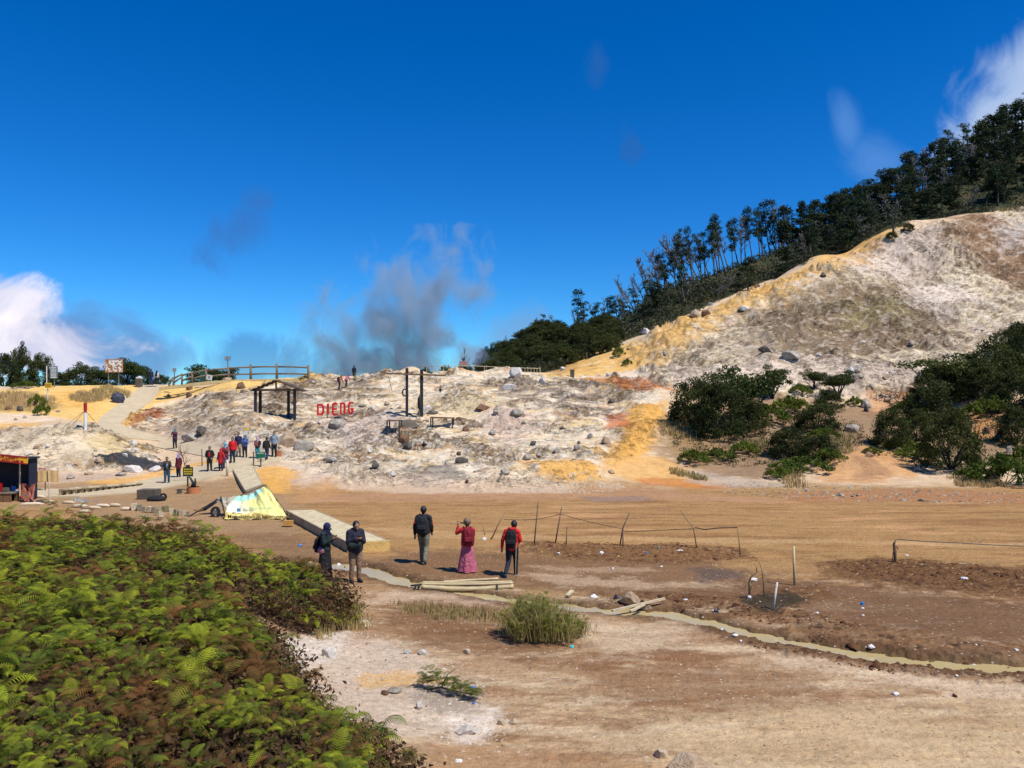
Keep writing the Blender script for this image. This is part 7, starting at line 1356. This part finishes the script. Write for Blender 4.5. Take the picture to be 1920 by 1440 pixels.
def person(px, py, hpx, rz, pose, label, top=(30, 34, 46), bot=(60, 56, 50), head='hair', headcol=(20, 18, 18), shoes=(30, 30, 34), skirt=False, long=0, near=False, bulk=1.0, Y=None, hood=False, ymin=30, group=None, cat='person', zup=0, fem=False, vest=None):
    p = at(px, py, ymin=ymin) if Y is None else P3(px, py, Y); Yp = p.y; J = {k: Vector(v) for k, v in BASE.items()}; J.update({k: Vector(v) for k, v in POSE[pose].items()}); s = msz(hpx, Yp)/1.71
    e = empty('person', p, rz, label, cat, group); e.scale = (s, s, s); vb = .010 if near else .017; vc = .013 if near else .02; look = J['look'].normalized(); hd = J['head']; b = bulk
    # body: one continuous skin surface
    mb = MB(); mb.ball(hd+V_(0, 0, .01), .104, 8, (.80, .98, 1.14)); cap(mb, hd+V_(0, .015, -.05), hd+look*.055-V_(0, 0, .055), .055, .035); cap(mb, hd+look*.085+V_(0, 0, .0), hd+look*.112-V_(0, 0, .022), .010, .014); 
    for sx in (-1, 1): mb.ball(hd+V_(sx*.080, 0, -.005), .024, 5, (.5, .8, 1.2)); cap(mb, hd+look*.080+V_(sx*.045, 0, .028), hd+look*.086+V_(sx*.012, 0, .026), .010, .010)
    cap(mb, J['neck']-V_(0, 0, .05), hd-V_(0, 0, .05), .056, .050); chain(mb, [J['pel'], J['waist'], J['chest']], [.135, .115, .135]); cap(mb, J['shL'].lerp(J['shR'], .15), J['shR'].lerp(J['shL'], .15), .075, .075); cap(mb, J['chest'], J['neck'], .12, .06)
    for S_, sx in (('L', -1), ('R', 1)):
        sh, el, wr, hp, kn, an, toe = [J[k+S_] for k in ('sh', 'el', 'wr', 'hip', 'kn', 'an', 'toe')]; chain(mb, [sh, el, wr], [.052, .040, .027]); chain(mb, [hp, kn, an], [.088, .058, .040]); cap(mb, an-V_(0, 0, .02), toe+V_(0, 0, .01), .042, .032)
        d = (wr-el).normalized(); pc = wr+d*.05; side = d.cross(Vector((0, 1, 0))); side = side.normalized() if side.length > .1 else Vector((1, 0, 0)); nrm = side.cross(d)
        cap(mb, wr+d*.01, pc+d*.02, .026, .030)
        curl = (nrm if nrm.y > 0 else -nrm)*(.35 if pose not in ('stand', 'walk', 'open') else .15)
        for f_, (o_, l_) in enumerate(((-.027, .062), (-.009, .074), (.009, .070), (.026, .054))):
            a0 = pc+side*o_+d*.03; a1 = a0+(d+curl).normalized()*l_*.5; a2 = a1+(d+curl*3).normalized()*l_*.5; chain(mb, [a0, a1, a2], [.0105, .0098, .0085])
        a0 = pc-d*.02+side*(-sx)*.028; cap(mb, a0, a0+(d*.6+side*(-sx)*.8+curl).normalized()*.048, .012, .0095)
    blob('body', mb, skin, e, vb, 2)
    # top
    mb = MB(); chain(mb, [J['pel']+V_(0, 0, .03-long), J['waist'], J['chest']], [.165*b+long*.12, .150*b, .165*b]); cap(mb, J['chest'], J['neck']-V_(0, 0, .03), .150*b, .085*b); cap(mb, J['shL'].lerp(J['shR'], .12), J['shR'].lerp(J['shL'], .12), .088*b, .088*b)
    for sx in (-1, 1): cap(mb, J['chest']+V_(sx*.06, 0, 0), J['pel']+V_(sx*.07, 0, .03-long), .125*b, .13*b+long*.1)
    for S_ in 'LR': sh, el, wr = J['sh'+S_], J['el'+S_], J['wr'+S_]; chain(mb, [sh, el, wr.lerp(el, .08)], [.075*b, .060*b, .043*b])
    if hood: cap(mb, J['neck']+V_(-.06, -.07, .03), J['neck']+V_(.06, -.07, .03), .06, .06); cap(mb, J['neck']+V_(-.05, .02, .02), J['neck']+V_(.05, .02, .02), .062, .062)
    blob('jacket', mb, cloth(top), e, vc)
    if vest: 
        mb = MB(); c = J['chest']+V_(0, .125*b, 0); mb.ball(c-V_(0, 0, .1), .13, 7, (.62, .42, 1.35)); blob('shirt', mb, cloth(vest), e, vc)
    # legs
    if skirt:
        mb = MB(); n = 40; rings = 16; vs = []; mid = (J['anL']+J['anR'])/2; sp = (J['anR'].x-J['anL'].x)/2
        for i in range(rings+1):
            t = i/rings; c = J['waist'].lerp(Vector((mid.x, mid.y, .07)), t)
            for k in range(n):
                a = 2*math.pi*k/n; r_ = .14+.12*t**.8; fold = 1+(.09*math.sin(a*7+t*1.5)+.05*math.sin(a*11+2))*t; vs.append((c.x+math.cos(a)*r_*fold*(1+sp*.9*t), c.y+math.sin(a)*r_*.85*fold, c.z+(.012*math.sin(a*5) if i == rings else 0)))
        mb.add(vs, [(i*n+k, i*n+(k+1) % n, (i+1)*n+(k+1) % n, (i+1)*n+k) for i in range(rings) for k in range(n)]+[tuple(range(n))[::-1]]); o = mb.build('skirt', cloth(bot), e, True)
    else:
        mb = MB(); cap(mb, J['pel']+V_(-.05, 0, .04), J['pel']+V_(.05, 0, .04), .135, .135)
        for S_ in 'LR': hp, kn, an = J['hip'+S_], J['kn'+S_], J['an'+S_]; chain(mb, [hp, hp.lerp(kn, .5), kn, kn.lerp(an, .45), an+V_(0, 0, .02)], [.112, .098, .078, .068, .062])
        blob('trousers', mb, cloth(bot), e, vc)
    mb = MB()
    for S_ in 'LR':
        an, toe = J['an'+S_], J['toe'+S_]; cap(mb, an-V_(0, 0, .03), toe+V_(0, 0, .01), .052, .042); cap(mb, an+V_(0, -.02, -.04), an, .045, .05)
    blob('shoes', mb, cloth(shoes), e, vc, 2)
    # head wear
    up = V_(0, 0, 1); bk = -V_(look.x, look.y, 0).normalized()
    if head in ('hair', 'cap'):
        mb = MB(); mb.ball(hd+V_(0, 0, .035)+bk*.018, .112, 8, (.86, .96, 1.02)); cap(mb, hd+bk*.055+V_(0, 0, -.005), hd+bk*.045+V_(0, 0, -.05), .062, .048); o = blob('hair', mb, hair_m, e, vb, 2)
        if head == 'cap': mb = MB(); mb.ball(hd+V_(0, 0, .045), .132, 8, (.96, 1.04, .98)); cap(mb, hd+look*.06+V_(-.03, 0, .06), hd+look*.15+V_(0, 0, .045), .03, .02); cap(mb, hd+look*.06+V_(.03, 0, .06), hd+look*.15+V_(0, 0, .045), .03, .02); blob('cap', mb, cloth(headcol), e, vc, 2)
    else:
        mb = MB(); mb.ball(hd+V_(0, 0, .022)+bk*.022, .122, 8, (.88, 1.0, 1.08)); cap(mb, hd+bk*.05-V_(0, 0, .04), J['neck']-V_(0, 0, .02), .095, .105); cap(mb, J['neck']+V_(0, .05, .02), J['neck']+V_(0, .07, -.07), .075, .06); cap(mb, J['neck']+bk*.04, J['chest']+bk*.09, .09, .05); blob('hijab', mb, cloth(headcol), e, vc, 2)
    return e, J, s
def backpack(e, J, s, c, label, strapc=None, size=1.0, low=0, side=0, back=.21):
    r = empty('backpack', e.location, e.rotation_euler.z, label, 'backpack'); r.scale = e.scale; mb = MB(); c0 = J['chest'].lerp(J['waist'], .45)+V_(side, -back, -low); W = .115*size; Hh = .17*size
    for sx in (-1, 1):
        for sz in (-1, 1): cap(mb, c0+V_(sx*W*.75, 0, sz*Hh*.9), c0+V_(sx*W*.75, 0, 0), .07, .085)
    cap(mb, c0+V_(-W*.6, 0, Hh*1.15), c0+V_(W*.6, 0, Hh*1.15), .06, .06); cap(mb, c0+V_(-W*.6, 0, -Hh), c0+V_(W*.6, 0, -Hh), .085, .085); cap(mb, c0+V_(0, 0, Hh*.8), c0+V_(0, 0, -Hh*.9), .095, .105); blob('bag', mb, cloth(c), r, .014, 3)
    mb = MB(); cap(mb, c0+V_(-W*.7, -.085, -Hh*.5), c0+V_(W*.7, -.085, -Hh*.5), .05, .05); cap(mb, c0+V_(-W*.7, -.085, -Hh*.15), c0+V_(W*.7, -.085, -Hh*.15), .04, .04); blob('front_pocket', mb, cloth(c, 1.25), r, .014, 3)
    for S_, sx in (('L', -1), ('R', 1)):
        sh = J['sh'+S_]; mb = MB(); mb.tube([c0+V_(sx*W*.8, .04, Hh*1.0), sh*.62+J['neck']*.38+V_(0, -.02, .085), sh*.6+J['chest']*.4+V_(0, .13, .03), J['chest']*.45+J['waist']*.55+V_(sx*.15, .10, -.02), c0+V_(sx*W*.9, .05, -Hh*.8)], .022, 6); mb.build('strap', cloth(strapc or c, .8), r, True)
    mb = MB(); mb.tube([c0+V_(-.04, 0, Hh*1.3), c0+V_(0, -.01, Hh*1.3+.07), c0+V_(.04, 0, Hh*1.3)], .012, 5); mb.build('handle', cloth(strapc or c, .8), r); return r
def phone(e, J, s, label):
    mb = MB(); p = (J['wrL']+J['wrR'])/2+V_(0, .075, .05); mb.box(p, (.075, .012, .145), Matrix.Rotation(rad(-25), 3, 'X')); o = mb.build('phone', black_r); o.location = e.location; o.rotation_euler = e.rotation_euler; o.scale = e.scale; tag(o, label, 'phone')
PI = math.pi
# the five in the foreground
e, J, s = person(610, 1086, 106, -PI/2-.25, 'phone', 'woman in a dark blue hijab and dark jacket looking at a phone behind the ferns', (20, 44, 44), (16, 18, 24), 'hijab', (26, 28, 84), near=True, skirt=True, long=.05, Y=22.35, ymin=15)
backpack(e, J, s, (14, 16, 18), 'black shoulder bag on the back of the woman in the dark blue hijab', size=.85, low=.16, back=.25); phone(e, J, s, 'phone held by the woman in the dark blue hijab')
mb = MB(); mb.ball(J['head']+V_(0, .085, -.045), .06, 7, (.95, .7, .75)); blob('face_mask', mb, cloth((40, 110, 110)), e, .012, 2)
mb = MB(); cap(mb, J['pel']+V_(-.08, -.05, -.03), J['pel']+V_(.08, -.05, -.03), .155, .155); blob('pink_hem', mb, cloth((196, 130, 150)), e, .016)
e, J, s = person(666, 1092, 116, PI+.55, 'phone', 'man in a dark navy hooded jacket and khaki trousers looking down at a phone', (26, 30, 50), (150, 122, 96), near=True, bulk=1.22, hood=True, Y=21.9, shoes=(12, 12, 14), ymin=15); phone(e, J, s, 'phone held by the man in khaki trousers')
mb = MB(); cap(mb, V_(.0, .24, 1.08), V_(.18, .17, 1.06), .10, .095); o = blob('waist_bag', mb, cloth((24, 42, 42)), None, .015); o.location = e.location; o.rotation_euler = e.rotation_euler; o.scale = e.scale; tag(o, 'dark green waist bag worn in front by the man in khaki trousers', 'bag')
e, J, s = person(794, 1056, 106, -.12, 'walk', 'man seen from behind in a black jacket with red elbows walking away', (26, 27, 32), (128, 126, 104), near=True, bulk=1.1, Y=24.5, shoes=(70, 84, 96), ymin=15); backpack(e, J, s, (28, 32, 40), 'black backpack of the man walking away in grey trousers', size=1.12)
for sx, S_ in ((-1, 'L'), (1, 'R')): mb = MB(); q = J['sh'+S_].lerp(J['el'+S_], .85); cap(mb, q+V_(sx*.012, 0, .05), q+V_(sx*.012, 0, -.06), .058, .054); blob('elbow_patch', mb, cloth((214, 40, 30)), e, .013)
e, J, s = person(876, 1075, 101, .05, 'salute', 'woman seen from behind in a red jacket and wide pink skirt', (212, 44, 46), (204, 108, 130), 'cap', (134, 108, 84), (238, 214, 214), skirt=True, near=True, Y=23.2, ymin=15, long=.03); backpack(e, J, s, (140, 20, 40), 'large maroon backpack on the woman in the pink skirt', size=1.2, side=.05)
mb = MB(); mb.box(J['wrL']+V_(.08, .03, .10), (.24, .03, .03), Matrix.Rotation(rad(12), 3, 'Y')); o = mb.build('black_strap', black_r); o.location = e.location; o.rotation_euler = e.rotation_euler; o.scale = e.scale; tag(o, 'black folded thing held beside the cap of the woman in pink', 'strap')
e, J, s = person(960, 1084, 108, -.15, 'walk2', 'stooping person seen from behind in a bright red hooded top and dark jeans', (232, 34, 26), (26, 32, 48), near=True, hood=True, Y=22.75, shoes=(80, 110, 124), ymin=15); backpack(e, J, s, (16, 17, 20), 'black backpack on the walker in the bright red top', size=1.1)
# the group on the paths (facing rz: 0 = away from the viewer, pi = towards)
G = [
 (313, 908, 51, PI+.5, 'phone_hi', 'man in a dark olive jacket and blue jeans alone on the lower path', (50, 52, 40), (40, 76, 104), 'hair', dict(vest=(150, 170, 196), shoes=(220, 220, 220))),
 (335, 897, 46, PI-.4, 'stand', 'woman in a lilac hijab and maroon coat on the lower path', (110, 26, 44), (30, 36, 56), 'hijab', dict(headcol=(176, 160, 210), long=.16, shoes=(40, 60, 90))),
 (328, 842, 38, PI, 'photo', 'person in a teal head cover and plaid shirt taking a picture on the middle path', (110, 60, 80), (30, 34, 50), 'hijab', dict(headcol=(60, 130, 140))),
 (393, 885, 48, PI+.1, 'pockets', 'man in a black jacket over a red shirt at the left of the crowd', (24, 26, 26), (26, 28, 30), 'hair', dict(vest=(214, 30, 30))),
 (414, 885, 44, PI-.3, 'open', 'woman in a long hooded red coat holding out her arm', (200, 26, 34), (44, 40, 70), 'hijab', dict(headcol=(206, 28, 36), long=.22, shoes=(180, 20, 30))),
 (423, 880, 50, PI, 'phone_hi', 'woman in a cyan hijab between the two people in red', (150, 70, 74), (60, 60, 110), 'hijab', dict(headcol=(110, 196, 214))),
 (436, 869, 49, PI+.1, 'stand', 'man in a plain bright red T-shirt and dark jeans', (226, 24, 28), (30, 40, 66), 'hair', dict(vest=None)),
 (447, 857, 46, PI, 'stand', 'man in a navy sweater and cream trousers at the back of the crowd', (28, 36, 78), (196, 176, 136), 'hair', dict()),
 (459, 859, 43, PI+.2, 'phone', 'man in a light blue shirt and black trousers beside the banner', (70, 104, 170), (24, 26, 34), 'hair', dict()),
 (483, 861, 41, .3, 'phone_hi', 'woman in a pink patterned hijab with a brown bag', (30, 36, 60), (80, 180, 190), 'hijab', dict(headcol=(214, 176, 200))),
 (500, 864, 44, -.4, 'walk', 'man seen from behind in a dark jacket carrying a black pack beside the green sign', (40, 44, 40), (30, 54, 84), 'hair', dict()),
 (514, 858, 49, PI, 'pockets', 'tall man in a light grey hoodie with a strap across his chest', (150, 164, 176), (22, 24, 28), 'hair', dict(hood=True)),
 (283, 0, 30, 0, 'stand', 'person in a dark jacket and jeans seen from behind at the top of the path', (34, 36, 50), (40, 66, 110), 'hair', dict(Y=84, py=722)),
 (294, 0, 26, 0, 'stand', 'woman in a white top with long dark hair at the top of the path', (226, 226, 230), (40, 44, 50), 'hijab', dict(headcol=(20, 18, 18), Y=84, py=721)),
 (636, 731, 30, -.5, 'lean', 'climber with a black pack and orange sleeves, lowest of the three', (200, 110, 80), (30, 40, 52), 'hair', dict()),
 (649, 727, 28, -.7, 'lean', 'climber in pink bending forward, middle of the three climbers', (220, 120, 140), (24, 28, 38), 'hijab', dict(headcol=(120, 90, 140))),
 (664, 712, 27, -.3, 'stand', 'climber in a dark blue jacket at the very crest, topmost of the three climbers', (24, 32, 56), (90, 84, 70), 'hair', dict(Y=84.5)),
]
for (a, b_, h_, rz, ps, lab, tp, bt, hd, kw) in G:
    kw = dict(kw); b_ = kw.pop('py', b_); r = person(a, b_, h_, rz, ps, lab, tp, bt, hd, group='visitors on the paths and the slope', **kw)
    if a == 500: backpack(*r, (20, 24, 24), 'black pack on the man beside the green sign')
    if a == 636: backpack(*r, (26, 28, 40), 'dark pack on the lowest climber')
    if a == 294: backpack(*r, (20, 22, 24), 'black pack on the woman in white at the top of the path', size=.8)
    if a == 483: backpack(*r, (150, 80, 56), 'brown bag of the woman in the pink hijab', size=.7, side=-.1)
    if a == 436: t = None
# ------------------------------------------------------------------ steam rising behind the crest
def plume(cx, ty, by, wpx, Y, dens, label, seed, col=(.48, .60, .80), ab=(.3, .36, .46), detail=5):
    a = P3(cx-wpx/2, by, Y); b_ = P3(cx+wpx/2, ty, Y); D = (b_.x-a.x)*.45; me = MB(); sz = (b_.x-a.x, D, b_.z-a.z); me.box((0, 0, 0), sz); m = bpy.data.materials.new('steam_%d' % seed); m.use_nodes = True; nt = m.node_tree; nt.nodes.clear(); o = N(nt, 'ShaderNodeOutputMaterial'); v = N(nt, 'ShaderNodeVolumePrincipled'); nt.links.new(v.outputs[0], o.inputs['Volume'])
    v.inputs['Color'].default_value = (*col, 1); v.inputs['Absorption Color'].default_value = (*ab, 1); v.inputs['Anisotropy'].default_value = .3; tc = N(nt, 'ShaderNodeTexCoord'); mp = N(nt, 'ShaderNodeMapping'); mp.inputs['Rotation'].default_value = (0, rad(-24), 0); mp.inputs['Location'].default_value = (seed*3.1, seed, 0); mp.inputs['Scale'].default_value = (1.15, 1.0, .85); nt.links.new(tc.outputs['Object'], mp.inputs[0])
    n = N(nt, 'ShaderNodeTexNoise'); n.inputs['Scale'].default_value = .12*60/(b_.x-a.x); n.inputs['Detail'].default_value = detail; n.inputs['Roughness'].default_value = .62; n.inputs['Distortion'].default_value = .6; nt.links.new(mp.outputs[0], n.inputs['Vector'])
    sp = N(nt, 'ShaderNodeSeparateXYZ'); nt.links.new(tc.outputs['Object'], sp.inputs[0]); zn = math_n(nt, 'ADD', math_n(nt, 'DIVIDE', sp.outputs[2], sz[2]), .5); shear = math_n(nt, 'MULTIPLY', math_n(nt, 'SUBTRACT', zn, .3), .30)
    xn = math_n(nt, 'SUBTRACT', math_n(nt, 'DIVIDE', sp.outputs[0], sz[0]), shear); yn = math_n(nt, 'DIVIDE', sp.outputs[1], sz[1]); wz = math_n(nt, 'SUBTRACT', .42, math_n(nt, 'MULTIPLY', zn, .10))
    q = math_n(nt, 'SQRT', math_n(nt, 'ADD', math_n(nt, 'POWER', math_n(nt, 'ABSOLUTE', math_n(nt, 'DIVIDE', xn, wz)), 2), math_n(nt, 'POWER', math_n(nt, 'ABSOLUTE', math_n(nt, 'DIVIDE', yn, .42)), 2)))
    sh = math_n(nt, 'SUBTRACT', 1.0, q); sh = math_n(nt, 'SUBTRACT', sh, math_n(nt, 'MULTIPLY', math_n(nt, 'POWER', math_n(nt, 'MAXIMUM', zn, 0), 2.0), .9)); dn = math_n(nt, 'ADD', math_n(nt, 'MULTIPLY', sh, .55), math_n(nt, 'MULTIPLY', math_n(nt, 'SUBTRACT', n.outputs[0], .515), 2.8)); dn = math_n(nt, 'MULTIPLY', math_n(nt, 'MAXIMUM', dn, 0), dens)
    nt.links.new(dn, v.inputs['Density']); ob = me.build('steam', m, None, False, (a+b_)/2); tag(ob, label, 'steam', None, 'stuff'); return ob
plume(740, 420, 706, 420, 118, 1.1, 'grey steam drifting up from behind the crest', 3)
# ------------------------------------------------------------------ turn modifiers and text into plain meshes, once
bpy.context.view_layer.update(); dg = bpy.context.evaluated_depsgraph_get(); done = []
for o in CONV: done.append((o, bpy.data.meshes.new_from_object(o.evaluated_get(dg))))
for o, me in done:
    me.name = o.name.split('.')[0]
    if o.type == 'FONT':
        n = bpy.data.objects.new('tmp', me); link(n, o.parent); n.location = o.location; n.rotation_euler = o.rotation_euler; n.scale = o.scale; nm = o.name; bpy.data.objects.remove(o); n.name = nm.split('.')[0]
    else:
        o.modifiers.clear(); o.data = me
print("people", round(time.time()-T0, 1))
